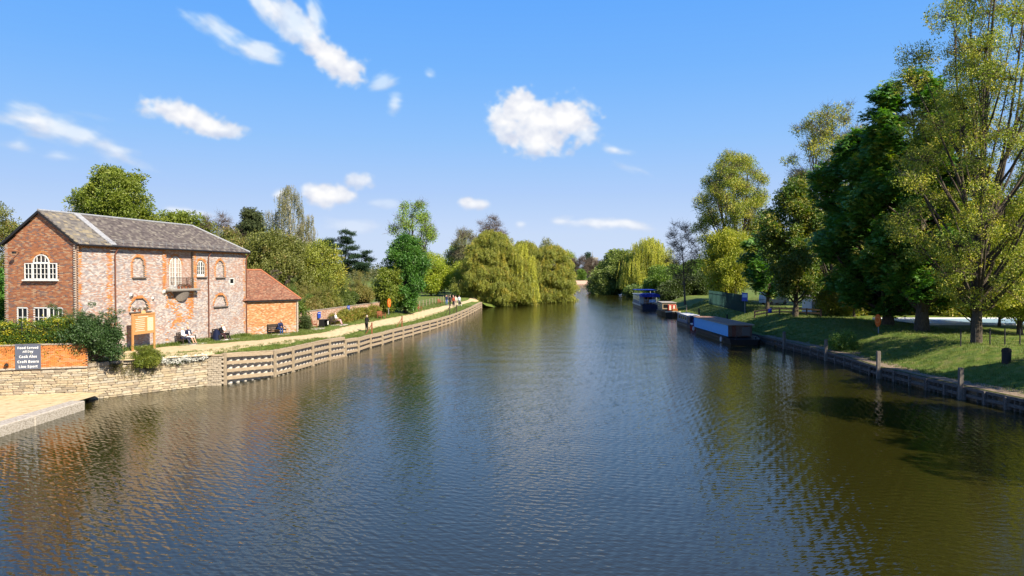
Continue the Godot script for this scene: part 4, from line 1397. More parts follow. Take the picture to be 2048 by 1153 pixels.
func plant_pot(label: String, p: Vector3, c1: Color, c2: Color, s: float, group: String) -> void:
	var o := thing("plant_pot", label, "plant", p, 0.0, group)
	var m := MB.new()
	m.lathe(Vector3.ZERO, [[s * 0.7, 0.0], [s, s * 1.4], [s * 1.08, s * 1.45], [s * 0.9, s * 1.5]], 12)
	part(o, "pot", m.done(), M.clay)
	var where := []
	var tint := []
	for j in 5:
		where.append(Transform3D(Basis(Vector3.UP, R(0, TAU)).scaled(Vector3.ONE * R(0.28, 0.5)), V(R(-s, s), s * 1.6 + R(0, s), R(-s, s) * 0.6)))
		tint.append(c1.lerp(c2, R(0, 1)))
	scatter(o, "leaves", clumps["shrub"], M.leaf, where, tint)

func make_land() -> void:
	# left bank
	var zs := []
	for j in LEFT.size() - 1:
		var n := maxi(1, int(absf(LEFT[j + 1][1] - LEFT[j][1]) / 2.2))
		if LEFT[j][1] < -180.0:
			n = 3
		for k in n:
			zs.append(lerpf(LEFT[j][1], LEFT[j + 1][1], float(k) / n))
	zs.append(-545.0)
	var rows := []
	for z in zs:
		var b := along(LEFT, z)
		var row := []
		for d in [0.0, 0.3, 0.6, 1.0, 1.4, 1.8, 2.6, 3.6, 5.0, 7.0, 10.0, 14.0, 20.0, 30.0, 60.0, 140.0, 400.0, 1200.0]:
			var x: float = b[0] - d
			row.append(V(x, left_y(x, z) if d < 60.0 else 2.2, z))
		rows.append(row)
	var m := MB.new()
	m.sheet(rows)
	# the yard behind the boundary walls
	m.sheet([[V(-26.65, 2.42, -46.92), V(-32.0, 2.5, -45.2), V(-43.0, 2.5, -41.7), V(-1200, 2.5, -41.7)], [V(-26.65, 2.42, -46.98), V(-32.0, 2.44, -46.99), V(-43.0, 2.44, -46.99), V(-1200, 2.3, -46.99)]])
	# the lip below the edge, down into the water
	for j in range(23, LEFT.size() - 1):
		var a := V(LEFT[j][0], LEFT[j][2], LEFT[j][1])
		var b := V(LEFT[j + 1][0], LEFT[j + 1][2], LEFT[j + 1][1])
		m.quad(a, b, b + V(1.2, -0.8, 0), a + V(1.2, -0.8, 0), V(1, 0.5, 0))
	structure("left_bank_ground", m.done(), M.grass)
	# right bank
	rows = []
	zs = []
	for j in RIGHT.size() - 1:
		var n := maxi(1, int(absf(RIGHT[j + 1][1] - RIGHT[j][1]) / 3.0))
		if RIGHT[j][1] < -230.0 or RIGHT[j][1] > -20.0:
			n = 3
		for k in n:
			zs.append(lerpf(RIGHT[j][1], RIGHT[j + 1][1], float(k) / n))
	zs.append(-545.0)
	for z in zs:
		var b := along(RIGHT, z)
		var row := []
		for d in [0.0, 0.3, 0.8, 1.5, 2.5, 3.5, 5.0, 7.0, 9.0, 12.0, 16.0, 24.0, 40.0, 90.0, 300.0, 1200.0]:
			var x: float = b[0] + d
			row.append(V(x, right_y(x, z) if d < 90.0 else 2.5, z))
		rows.append(row)
	m = MB.new()
	m.sheet(rows)
	for j in range(9, RIGHT.size() - 1):
		var a := V(RIGHT[j][0], RIGHT[j][2], RIGHT[j][1])
		var b := V(RIGHT[j + 1][0], RIGHT[j + 1][2], RIGHT[j + 1][1])
		m.quad(a, b, b + V(-0.6, -1.6, 0), a + V(-0.6, -1.6, 0), V(-1, 0.5, 0))
	structure("right_bank_ground", m.done(), M.grass)
	# land beyond the bend, out to the horizon
	rows = []
	for q in [[-545.0, 0.1], [-548.0, 1.6], [-560.0, 2.3], [-700.0, 2.5], [-1100.0, 4.0], [-2600.0, 6.0]]:
		var row := []
		for x in [-2600.0, -600.0, -100.0, 0.0, 50.0, 100.0, 300.0, 900.0, 2600.0]:
			row.append(V(x, q[1] if absf(x - 60.0) < 60.0 else maxf(q[1], 2.2), q[0]))
		rows.append(row)
	m = MB.new()
	m.sheet(rows)
	structure("far_field_ground", m.done(), M.field)
	# trodden earth behind the right timber wall
	rows = []
	for j in 46:
		var z := -41.0 - j
		var b := along(RIGHT, z)
		var w := 1.15 + fbm.get_noise_1d(z * 7.0) * 0.9
		rows.append([V(b[0] + 0.1, b[1] + 0.02, z), V(b[0] + 0.6, right_y(b[0] + 0.6, z) + 0.035, z), V(b[0] + 0.6 + w * 0.5, right_y(b[0] + 0.6 + w * 0.5, z) + 0.03, z), V(b[0] + 0.6 + w, right_y(b[0] + 0.6 + w, z) - 0.02, z)])
	m = MB.new()
	m.sheet(rows)
	structure("bank_earth_ground", m.done(), M.soil)
	# pale gravelly shore at the bend
	m = MB.new()
	m.sheet([[V(20, -0.05, -543.6), V(50, -0.05, -543.0), V(80, -0.05, -543.4)], [V(20, 2.3, -546.2), V(50, 2.3, -546.0), V(80, 2.3, -546.3)]])
	structure("shore_ground", m.done(), M.shore)
	# sandy path
	rows = []
	var smooth := []
	for j in PATH.size() - 1:
		for k in 4:
			var q := []
			for e in 4:
				q.append(lerpf(PATH[j][e], PATH[j + 1][e], k / 4.0))
			smooth.append(q)
	for q in smooth:
		var row := []
		var w1: float = fbm.get_noise_2d(q[1] * 9.0, 3.0) * 0.5
		var w2: float = fbm.get_noise_2d(q[1] * 9.0, 80.0) * 0.5
		for t in [-0.3 + w1 * 0.35, -0.05, 0.25, 0.5, 0.75, 1.05, 1.3 + w2 * 0.35]:
			var x := lerpf(q[0], q[2], t)
			var z := lerpf(q[1], q[3], t)
			var lift: float = 0.035 if t > -0.1 and t < 1.1 else -0.03
			row.append(V(x, left_y(x, z) + lift, z))
		rows.append(row)
	m = MB.new()
	m.sheet(rows)
	structure("path", m.done(), M.sand)
	# river
	m = MB.new()
	rows = []
	# long low swells, stronger in the gusts
	var swell := FastNoiseLite.new()
	swell.seed = 19
	swell.frequency = 0.05
	swell.fractal_type = FastNoiseLite.FRACTAL_NONE
	var wz := 40.0
	while wz > -552.0:
		var row := []
		for j in 96:
			var x := -70.0 + j * 180.0 / 95.0 if wz < -170.0 else -36.0 + j * 72.0 / 95.0
			var gust := 0.35 + 0.65 * clampf(fbm.get_noise_2d(x * 0.9 + 300.0, wz * 0.45) * 2.2 + 0.4, 0.0, 1.0)
			row.append(V(x, (swell.get_noise_2d(x * 2.6 + wz * 0.8, wz * 6.5) + 0.6 * swell.get_noise_2d(x * 3.7 - wz * 1.7 + 90.0, wz * 5.1 + 700.0)) * 0.014 * gust, wz))
		rows.append(row)
		wz -= 0.75 if wz > -150.0 else 6.0
	m.sheet(rows)
	structure("water", m.done(), M.water)
	# sand of the slipway and its concrete kerb
	m = MB.new()
	rows = []
	for z in [30.0, 0.0, -20.0, -30.0, -36.0, -40.0, -44.0, -46.2]:
		var row := []
		for x in [-60.0, -42.0, -34.0, -30.0, -28.0, -25.6]:
			row.append(V(x, 0.5 + fbm.get_noise_2d(x * 6.0, z * 6.0) * 0.07 - (0.05 if x > -26.0 else 0.0), z if z > -46.0 else -47.0 - (x + 26.6) * 0.0))
		rows.append(row)
	m.sheet(rows)
	structure("slipway_ground", m.done(), M.sand)
	var kerb := Node3D.new()
	kerb.name = "kerb"
	kerb.set_meta("kind", "structure")
	add_child(kerb)
	var zz := 30.0
	while zz > -43.0:
		var z2 := maxf(zz - 4.6, -44.6)
		var k := MB.new()
		k.box(at(-25.35 + fbm.get_noise_1d(zz * 40.0) * 0.02, 0.14, (zz + z2) * 0.5), V(0.85, 0.8, zz - z2 - 0.025), 0.04)
		part(kerb, "kerb_block", k.done(), M.concrete)
		zz = z2

func _ready() -> void:
	# camera
	var cam := Camera3D.new()
	cam.name = "camera"
	cam.position = V(0, 8.0, 0)
	cam.rotation.x = -atan(30.5 / 1500.0)
	cam.fov = 42.06
	cam.near = 0.3
	cam.far = 6000.0
	cam.current = true
	add_child(cam)
	# sky, haze and exposure
	var env := Environment.new()
	env.background_mode = Environment.BG_SKY
	var sky := Sky.new()
	sky.sky_material = make_sky()
	env.sky = sky
	env.background_energy_multiplier = 0.425
	env.tonemap_mode = Environment.TONE_MAPPER_LINEAR
	env.tonemap_exposure = 2.4
	env.sdfgi_enabled = true
	env.ssao_enabled = true
	env.ssil_enabled = true
	var we := WorldEnvironment.new()
	we.name = "environment"
	we.environment = env
	add_child(we)
	# sun: behind the camera to the right
	var sun := DirectionalLight3D.new()
	sun.name = "sun"
	sun.light_color = Color(1.0, 0.95, 0.86)
	sun.light_energy = 1.6
	sun.light_angular_distance = 0.5
	sun.shadow_enabled = true
	add_child(sun)
	sun.look_at_from_position(V(0.7, 0.84, 0.71), Vector3.ZERO)
	rng.seed = 11
	fbm.seed = 8
	fbm.frequency = 0.05
	fbm.fractal_octaves = 4
	make_materials()
	make_clumps()
	make_land()
	make_walls()
	make_buildings()
	make_trees()
	make_props()
	make_people()
	make_boats()
	make_grass()

func make_trees() -> void:
	var spring := [G(0.24, 0.265, 0.03), G(0.16, 0.205, 0.025), G(0.34, 0.31, 0.035)]
	var lime := [G(0.19, 0.27, 0.024), G(0.13, 0.21, 0.02)]
	var mid := [G(0.07, 0.14, 0.015), G(0.12, 0.18, 0.02)]
	var oak := [G(0.1, 0.145, 0.016), G(0.17, 0.19, 0.022)]
	var horse := [G(0.05, 0.14, 0.02), G(0.09, 0.19, 0.025), G(0.22, 0.26, 0.035)]
	var fresh := [G(0.035, 0.11, 0.015), G(0.075, 0.165, 0.022)]
	var sallow := [G(0.15, 0.18, 0.028), G(0.24, 0.25, 0.035), G(0.32, 0.28, 0.04)]
	var gold := [G(0.32, 0.32, 0.035), G(0.39, 0.37, 0.045), G(0.2, 0.23, 0.03)]
	var olive := [G(0.1, 0.12, 0.025), G(0.165, 0.165, 0.035), G(0.19, 0.14, 0.04)]
	var dusk := [G(0.014, 0.034, 0.016), G(0.026, 0.05, 0.023)]
	var grey := [G(0.14, 0.145, 0.07), G(0.21, 0.205, 0.11)]
	var right_row := "tall trees along the right bank"
	var left_row := "trees behind the riverside path"
	# ---- right bank
	tree("lime_tree", "tallest tree on the right bank, thin yellow leaves, cut off by the picture's top edge", V(36.0, 2.3, -58.0), {"h": 31.5, "r": 7.8, "cb": 3.2, "lobes": 90, "lobe": 0.23, "lean": V(1.4, 0, 0), "kind": "fine", "den": 0.32, "sc": 0.8, "cols": spring, "odd": 0.3, "shape": "oval", "tr": 0.33, "twigs": 2, "bare": 200, "lead": 0.92, "rise": 1.5, "leaders": 5}, right_row)
	tree("horse_chestnut", "tall dark chestnut tree beside the tallest tree on the right bank", V(38.6, 2.5, -70.5), {"h": 25.0, "r": 6.6, "cb": 3.2, "lobes": 70, "lobe": 0.26, "squash": 0.6, "hollow": 0.35, "kind": "chestnut", "den": 0.95, "sc": 1.0, "cols": horse, "odd": 0.16, "shape": "oval", "tr": 0.55, "lean": V(-1.0, 0, 0)}, right_row)
	tree("horse_chestnut", "broad dark chestnut tree with boughs hanging low near the orange lifebuoy", V(39.2, 2.5, -78.0), {"h": 21.0, "r": 7.6, "cb": 1.6, "lobes": 78, "lobe": 0.25, "squash": 0.6, "hollow": 0.35, "kind": "chestnut", "den": 0.95, "cols": horse, "odd": 0.06, "shape": "round", "tr": 0.5, "lean": V(-1.6, 0, 0)}, right_row)
	tree("thorn_tree", "yellow-green low tree spreading behind the black litter bin", V(45.5, 2.5, -67.0), {"h": 12.5, "r": 5.6, "cb": 2.0, "lobes": 30, "kind": "fine", "den": 0.7, "cols": spring, "odd": 0.3, "tr": 0.22, "twigs": 4}, right_row)
	tree("elm_tree", "thin half-bare tree rising high behind the middle chestnut", V(46.0, 2.5, -108.0), {"h": 30.5, "r": 8.4, "cb": 8.0, "lobes": 60, "lobe": 0.22, "kind": "fine", "den": 0.3, "sc": 1.1, "cols": spring, "odd": 0.3, "shape": "oval", "tr": 0.34, "twigs": 2, "bare": 700, "bsc": 1.2, "lead": 0.9, "rise": 1.4, "leaders": 4}, right_row)
	tree("horse_chestnut", "middle-sized chestnut tree standing behind the low wooden rail", V(35.6, 2.4, -94.0), {"h": 17.5, "r": 4.6, "cb": 3.0, "lobes": 36, "lobe": 0.34, "kind": "broad", "den": 0.85, "sc": 1.1, "cols": [G(0.05, 0.1, 0.012), G(0.1, 0.14, 0.016), G(0.2, 0.19, 0.03)], "odd": 0.25, "tr": 0.32, "shape": "oval"}, right_row)
	tree("horse_chestnut", "small dark tree just behind the end of the green fence", V(36.8, 2.5, -108.0), {"h": 12.5, "r": 4.0, "cb": 2.6, "lobes": 24, "kind": "chestnut", "den": 0.9, "cols": horse, "odd": 0.05, "tr": 0.28}, right_row)
	tree("hazel_tree", "small brownish tree by the white hut with a pale post", V(42.5, 2.5, -93.0), {"h": 8.5, "r": 3.4, "cb": 1.4, "lobes": 22, "kind": "fine", "den": 0.8, "cols": olive, "odd": 0.2, "tr": 0.16, "twigs": 4}, right_row)
	tree("lime_tree", "big round-topped tree with yellow-green leaves behind the green fence", V(44.5, 2.5, -150.0), {"h": 30.5, "r": 8.6, "cb": 6.0, "lobes": 66, "lobe": 0.26, "kind": "fine", "den": 0.62, "sc": 1.3, "cols": spring, "odd": 0.25, "shape": "oval", "tr": 0.5, "twigs": 3, "bare": 400, "bsc": 1.3, "rise": 1.4, "leaders": 5}, right_row)
	tree("maple_tree", "bright yellow young tree just above the green fence", V(41.0, 2.5, -142.0), {"h": 14.0, "r": 5.6, "cb": 2.0, "lobes": 34, "kind": "fine", "den": 0.7, "sc": 1.4, "cols": [G(0.33, 0.31, 0.02), G(0.2, 0.24, 0.02)], "tr": 0.2, "twigs": 4}, right_row)
	tree("ash_tree", "grey half-bare tree leaning from the foot of the round-topped tree", V(36.5, 2.4, -158.0), {"h": 17.5, "r": 4.4, "cb": 5.0, "lobes": 26, "lobe": 0.3, "kind": "twig", "den": 0.45, "sc": 1.5, "cols": [G(1, 1, 1), G(0.8, 0.8, 0.8)], "tr": 0.22, "twigs": 3, "bark": M.twig, "lean": V(-1.2, 0, 0)}, right_row)
	for q in [[51.0, -125.0, 15.0, 5.6, "dark tree half hidden between the thin tree and the fence tree"], [58.0, -132.0, 18.0, 6.5, "green tree showing through the gaps beneath the thin half-bare tree"], [63.0, -100.0, 14.0, 6.0, "leafy tree in the park behind the low-boughed chestnut"]]:
		tree("park_tree", q[4], V(q[0], 2.5, q[1]), {"h": q[2], "r": q[3], "cb": 3.0, "lobes": 26, "kind": "broad", "den": 0.6, "sc": 1.6, "cols": mid, "tr": 0.3}, "trees in the park behind the right bank")
	var k := 0
	for q in [[43.0, -97.0, 3.6, 4.6], [50.0, -98.0, 4.4, 5.6], [58.0, -97.0, 4.6, 6.0], [66.0, -95.0, 4.6, 6.0], [73.0, -91.0, 4.6, 6.4], [52.0, -112.0, 5.0, 8.0], [64.0, -112.0, 5.4, 8.5], [77.0, -104.0, 5.4, 8.0]]:
		bush("park_shrub", ["yellow-green shrub behind the white hut", "yellow-green shrub beyond the pool, first from the hut", "yellow-green shrub beyond the pool, second from the hut", "yellow-green shrub beyond the pool, third from the hut", "yellow-green shrub beyond the pool at the picture's edge", "tall shrub showing between the chestnut trunks", "tall shrub far behind the pool between trunks", "tall shrub far behind the pool at the picture's edge"][k], V(q[0], 2.5, q[1]), V(q[2], q[3], q[2] * 0.8), {"cols": [G(0.14, 0.18, 0.02), G(0.24, 0.24, 0.025), G(0.3, 0.22, 0.04)] if k < 5 else mid, "lobes": 24, "kind": "fine", "sc": 1.3, "den": 0.7}, "shrubs in the park")
		k += 1
	tree("lime_tree", "leafy green tree at the picture's right edge beyond the pool's near end", V(53.0, 2.5, -72.5), {"h": 19.0, "r": 6.0, "cb": 2.0, "lobes": 44, "lobe": 0.27, "kind": "fine", "den": 0.6, "cols": spring, "odd": 0.2, "tr": 0.3, "shape": "oval", "twigs": 3}, right_row)
	k = 0
	for q in [[42.0, -84.0, 7.5, 4.0], [44.0, -71.5, 9.0, 4.4], [49.5, -76.0, 9.5, 4.8]]:
		tree("hazel_tree", ["low yellow-green tree under the broad chestnut's far side", "low yellow-green tree between the chestnut trunks and the pool", "low yellow-green tree over the near corner of the pool"][k], V(q[0], 2.5, q[1]), {"h": q[2], "r": q[3], "cb": 2.2, "lobes": 24, "kind": "fine", "den": 0.7, "cols": spring, "odd": 0.3, "tr": 0.14, "twigs": 4}, "low trees under the chestnuts")
		k += 1
	k = 0
	for q in [[-2.4, -180.5, 3.2, 2.6], [1.6, -190.0, 3.4, 3.0], [5.0, -198.0, 3.2, 2.8], [9.0, -209.0, 3.4, 3.0], [12.6, -216.0, 3.6, 3.0], [13.0, -228.0, 3.6, 3.4]]:
		bush("waterside_bush", ["low dark bush at the water where the timber wall ends", "low dark bush under the huge willow's river side", "low dark bush between the weeping and the olive willow", "low dark bush under the olive willow", "low dark bush trailing in the water by the olive willow", "low dark bush beyond the olive willow"][k], V(q[0], 0.2, q[1]), V(q[2], q[3], q[2]), {"cols": [G(0.06, 0.09, 0.014), G(0.12, 0.15, 0.02)], "lobes": 18, "kind": "broad", "sc": 1.3, "den": 0.8, "keep": 1}, "bushes at the water's edge")
		k += 1
	k = 0
	for q in [[39.6, -240.0, 3.4, 4.0], [43.5, -262.0, 4.0, 4.0], [36.5, -276.0, 4.2, 3.4], [33.5, -290.0, 4.2, 3.4]]:
		bush("waterside_bush", ["green bush at the water right of the golden willow", "green bush at the water below the golden willow", "green bush at the water below the spreading green willow", "green bush at the tip of the spreading green willow"][k], V(q[0], 0.1, q[1]), V(q[2], q[3], q[2]), {"cols": [G(0.06, 0.1, 0.02), G(0.11, 0.16, 0.03)], "lobes": 18, "kind": "broad", "sc": 1.6, "den": 0.8, "keep": 1}, "bushes at the water's edge")
		k += 1
	# trees beside the bridge whose shade falls on the water
	k = 0
	for q in [[40.0, -14.0, 22.0, 6.5], [39.0, -26.0, 22.0, 6.0], [43.5, -37.0, 19.0, 4.5]]:
		tree("bank_tree", ["shady tree beyond the right edge nearest the bridge", "shady tree beyond the right edge, second from the bridge", "shady tree beyond the right edge, third from the bridge"][k], V(q[0], 2.4, q[1]), {"h": q[2], "r": q[3], "cb": 4.0, "lobes": 26, "kind": "broad", "den": 0.55, "sc": 1.7, "cols": mid, "tr": 0.45}, "trees out of view that shade the river")
		k += 1
	# willows and bushes at the far bend
	tree("willow_tree", "golden weeping willow on the right bank beyond the passenger boat", V(49.0, 1.0, -268.0), {"h": 19.0, "r": 12.0, "cb": 3.0, "lobes": 80, "lobe": 0.24, "kind": "willow", "den": 0.42, "sc": 1.6, "cols": gold, "shape": "dome", "tr": 0.6, "odd": 0.2}, "willows at the bend")
	tree("willow_tree", "green spreading willow at the right side of the river's far gap", V(39.5, 0.8, -280.0), {"h": 15.5, "r": 10.5, "cb": 0.3, "lobes": 60, "lobe": 0.28, "kind": "broad", "den": 0.8, "sc": 2.1, "cols": [G(0.11, 0.15, 0.03), G(0.17, 0.21, 0.05)], "shape": "dome", "tr": 0.5}, "willows at the bend")
	k = 0
	for q in [[39.0, -182.0, 3.4, 5.2], [44.0, -184.0, 4.0, 6.0], [50.0, -188.0, 5.0, 7.0], [45.0, -215.0, 6.5, 9.0], [53.0, -225.0, 7.0, 11.0]]:
		bush("bank_bush", ["dark bush on the right bank just behind the passenger boat", "dark bush beside the shaded end of the lawn", "tall dark bush between the lawn and the green fence", "leafy thicket below the golden willow", "tall thicket right of the golden willow"][k], V(q[0], 1.6 if k > 0 else 1.0, q[1]), V(q[2], q[3], q[2]), {"cols": mid if k > 2 else [G(0.03, 0.05, 0.012), G(0.06, 0.085, 0.018)], "lobes": 22, "kind": "broad", "sc": 1.5, "den": 0.8}, "bushes on the right bank beyond the boats")
		k += 1
	# ---- left bank, near to far
	tree("oak_tree", "big round oak standing behind the slate roof", V(-58.0, 2.3, -110.0), {"h": 21.5, "r": 6.2, "cb": 6.0, "lobes": 42, "lobe": 0.3, "kind": "broad", "den": 0.85, "sc": 1.25, "cols": oak, "tr": 0.5, "shape": "round", "twigs": 4}, left_row)
	tree("ash_tree", "pale thin tree against the big oak's side", V(-73.0, 2.3, -128.0), {"h": 19.0, "r": 4.0, "cb": 7.0, "lobes": 22, "kind": "fine", "den": 0.45, "sc": 1.5, "cols": grey, "tr": 0.3, "bare": 160, "bsc": 1.3}, left_row)
	tree("ash_tree", "yellowish tree at the picture's edge behind the brick gable", V(-53.5, 2.5, -77.0), {"h": 13.5, "r": 3.6, "cb": 3.5, "lobes": 24, "kind": "fine", "den": 0.8, "sc": 1.1, "cols": olive, "tr": 0.25}, left_row)
	tree("yew_tree", "dark low tree in the yard left of the brick gable", V(-39.5, 2.6, -55.0), {"h": 6.8, "r": 2.4, "cb": 0.8, "lobes": 18, "kind": "broad", "den": 0.9, "sc": 0.9, "cols": horse, "odd": 0.05, "tr": 0.16}, left_row)
	tree("oak_tree", "flat-topped oak showing over the far part of the slate roof", V(-53.0, 2.3, -120.0), {"h": 15.6, "r": 5.4, "cb": 6.0, "lobes": 24, "kind": "broad", "den": 0.7, "sc": 1.4, "cols": oak, "tr": 0.4}, left_row)
	tree("bare_oak", "gnarled leafless oak over the end of the slate roof", V(-48.0, 2.3, -122.0), {"h": 16.0, "r": 4.6, "cb": 5.0, "lobes": 24, "lobe": 0.26, "kind": "twig", "den": 0.5, "sc": 1.2, "cols": [G(1, 1, 1), G(0.8, 0.8, 0.8)], "tr": 0.5, "twigs": 2}, left_row)
	tree("sequoia_tree", "dark evergreen with a rounded top beside the bare oak", V(-45.0, 2.3, -130.0), {"h": 17.6, "r": 4.0, "cb": 1.5, "lobes": 42, "lobe": 0.4, "kind": "cedar", "den": 1.1, "sc": 1.4, "cols": [G(0.022, 0.034, 0.012), G(0.045, 0.055, 0.018)], "shape": "column", "tr": 0.5}, left_row)
	tree("hawthorn_tree", "brownish tree filling the gap behind the slate roof's hipped end", V(-42.0, 2.3, -112.0), {"h": 12.5, "r": 4.6, "cb": 2.0, "lobes": 26, "kind": "fine", "den": 0.8, "sc": 1.4, "cols": olive, "odd": 0.2, "tr": 0.25, "bare": 90}, left_row)
	tree("birch_tree", "slender weeping birch with pale trunk and hanging twigs", V(-29.5, 2.2, -100.0), {"h": 18.0, "r": 3.8, "cb": 7.0, "lobes": 34, "lobe": 0.3, "kind": "birch", "den": 0.34, "sc": 1.15, "cols": grey, "shape": "oval", "tr": 0.2, "bark": M.birch_bark, "twigs": 4, "lead": 0.95}, left_row)
	tree("sallow_tree", "olive rounded tree directly behind the red tiled roof", V(-29.0, 2.2, -90.0), {"h": 11.0, "r": 5.0, "cb": 1.2, "lobes": 38, "kind": "fine", "den": 0.9, "sc": 1.15, "cols": olive, "odd": 0.05, "tr": 0.28, "twigs": 5}, left_row)
	tree("sallow_tree", "olive tree at the foot of the weeping birch", V(-25.0, 2.2, -95.0), {"h": 9.8, "r": 4.2, "cb": 1.2, "lobes": 30, "kind": "fine", "den": 0.85, "sc": 1.2, "cols": sallow, "tr": 0.24, "twigs": 5}, left_row)
	tree("sallow_tree", "olive tree between the slate roof end and the evergreen", V(-35.5, 2.2, -98.0), {"h": 10.5, "r": 4.2, "cb": 1.2, "lobes": 28, "kind": "fine", "den": 0.85, "sc": 1.3, "cols": olive, "odd": 0.08, "tr": 0.24, "bare": 60}, left_row)
	tree("pine_tree", "leftmost of the three dark flat-topped pines", V(-32.6, 2.2, -130.0), {"h": 12.0, "r": 1.7, "cb": 8.0, "lobes": 9, "lobe": 0.5, "squash": 0.26, "kind": "pine", "den": 1.0, "sc": 1.0, "cols": dusk, "shape": "plates", "tr": 0.28, "rise": 0.3, "lean": V(0.7, 0, 0)}, "dark pines in the park")
	tree("pine_tree", "tallest of the three dark flat-topped pines", V(-29.2, 2.2, -129.0), {"h": 13.6, "r": 2.1, "cb": 6.0, "lobes": 15, "lobe": 0.46, "squash": 0.24, "kind": "pine", "den": 1.0, "cols": dusk, "shape": "plates", "tr": 0.32, "rise": 0.3, "lean": V(0.8, 0, 0)}, "dark pines in the park")
	tree("pine_tree", "lowest and widest of the three dark flat-topped pines", V(-26.4, 2.2, -128.0), {"h": 9.6, "r": 2.4, "cb": 6.0, "lobes": 9, "lobe": 0.45, "squash": 0.22, "kind": "pine", "den": 1.0, "cols": dusk, "shape": "plates", "tr": 0.28, "rise": 0.3, "lean": V(0.9, 0, 0)}, "dark pines in the park")
	tree("chestnut_tree", "bright green dense young chestnut beside the orange lifebuoy", V(-15.7, 2.2, -110.5), {"h": 11.8, "r": 3.4, "cb": 0.9, "lobes": 46, "lobe": 0.28, "kind": "broad", "den": 1.0, "sc": 1.05, "cols": fresh, "shape": "oval", "tr": 0.22}, left_row)
	tree("chestnut_tree", "small bright green tree half behind the hedge by the path", V(-18.0, 2.2, -107.5), {"h": 6.4, "r": 2.4, "cb": 0.8, "lobes": 18, "kind": "broad", "den": 0.9, "cols": oak, "tr": 0.15}, left_row)
	tree("maple_tree", "tall airy light green tree rising above the bright chestnut", V(-16.6, 2.2, -126.0), {"h": 18.4, "r": 4.6, "cb": 5.0, "lobes": 40, "lobe": 0.27, "kind": "fine", "den": 0.42, "sc": 1.15, "cols": lime, "shape": "oval", "tr": 0.34, "twigs": 2, "bare": 160, "rise": 1.4, "leaders": 4}, left_row)
	k = 0
	for q in [[-20.5, -190.0, 9.5, 5.0], [-15.0, -212.0, 14.5, 5.5], [-25.5, -225.0, 12.0, 7.0], [-12.5, -196.0, 9.0, 4.0], [-33.0, -235.0, 10.0, 7.5]]:
		tree("field_maple", ["yellow-green tree at the field edge right of the bright chestnut", "pointed yellow-green tree against the big willow", "light green tree far across the field", "low yellow tree touching the big willow's side", "light green tree seen through below the pines"][k], V(q[0], 2.2, q[1]), {"h": q[2], "r": q[3], "cb": 1.5, "lobes": 30, "kind": "fine", "den": 0.75, "sc": 1.9, "cols": [G(0.27, 0.3, 0.018), G(0.18, 0.24, 0.018)], "tr": 0.25, "shape": "oval"}, "yellow-green trees across the field")
		k += 1
	tree("willow_tree", "huge rounded willow overhanging the river where the timber wall ends", V(-4.6, 1.2, -184.0), {"h": 18.0, "r": 10.4, "cb": 0.4, "lobes": 110, "lobe": 0.23, "kind": "spray", "den": 0.9, "sc": 1.5, "cols": sallow, "odd": 0.12, "shape": "dome", "tr": 0.6, "twigs": 6, "hollow": 0.3}, "willows at the bend")
	tree("willow_tree", "golden weeping willow trailing its strands into the river", V(2.4, 1.0, -183.0), {"h": 15.5, "r": 4.6, "cb": 3.0, "lobes": 32, "lobe": 0.3, "kind": "willow", "den": 0.55, "sc": 1.35, "cols": gold, "shape": "dome", "tr": 0.35, "odd": 0.2}, "willows at the bend")
	tree("willow_tree", "rounded olive willow leaning over the water at the far left bank", V(9.3, 0.8, -205.0), {"h": 15.4, "r": 9.2, "cb": 0.2, "lobes": 90, "lobe": 0.24, "kind": "spray", "den": 0.9, "sc": 1.6, "cols": sallow, "odd": 0.2, "shape": "dome", "tr": 0.5, "twigs": 6, "lean": V(1.0, 0, 1.0), "hollow": 0.3}, "willows at the bend")
	tree("willow_tree", "round olive willow filling the gap behind the weeping willow", V(3.4, 1.2, -205.0), {"h": 16.5, "r": 8.6, "cb": 0.6, "lobes": 84, "lobe": 0.25, "kind": "spray", "den": 0.8, "sc": 1.6, "cols": sallow, "odd": 0.15, "shape": "dome", "tr": 0.45, "twigs": 6, "hollow": 0.3}, "willows at the bend")
	tree("bare_tree", "leafless crown showing above the huge willow", V(-5.5, 2.0, -214.0), {"h": 22.0, "r": 5.6, "cb": 8.0, "lobes": 26, "kind": "twig", "den": 0.4, "sc": 1.6, "cols": [G(1.7, 1.6, 1.5), G(1.3, 1.25, 1.2)], "tr": 0.3, "twigs": 2}, "leafless trees")
	tree("bare_tree", "thin greenish leafless tree at the huge willow's left shoulder", V(-13.0, 2.0, -206.0), {"h": 18.5, "r": 4.6, "cb": 5.0, "lobes": 26, "kind": "fine", "den": 0.4, "sc": 1.5, "cols": grey, "tr": 0.22, "twigs": 3, "bare": 200, "bsc": 1.4}, "leafless trees")
	tree("poplar_tree", "slim grey-green poplar far off above the olive willow", V(15.5, 2.0, -330.0), {"h": 21.5, "r": 4.6, "cb": 4.0, "lobes": 26, "kind": "fine", "den": 0.55, "sc": 2.6, "cols": grey, "tr": 0.3, "shape": "column"}, "distant trees")
	# bushes behind the garden wall and along the path
	k = 0
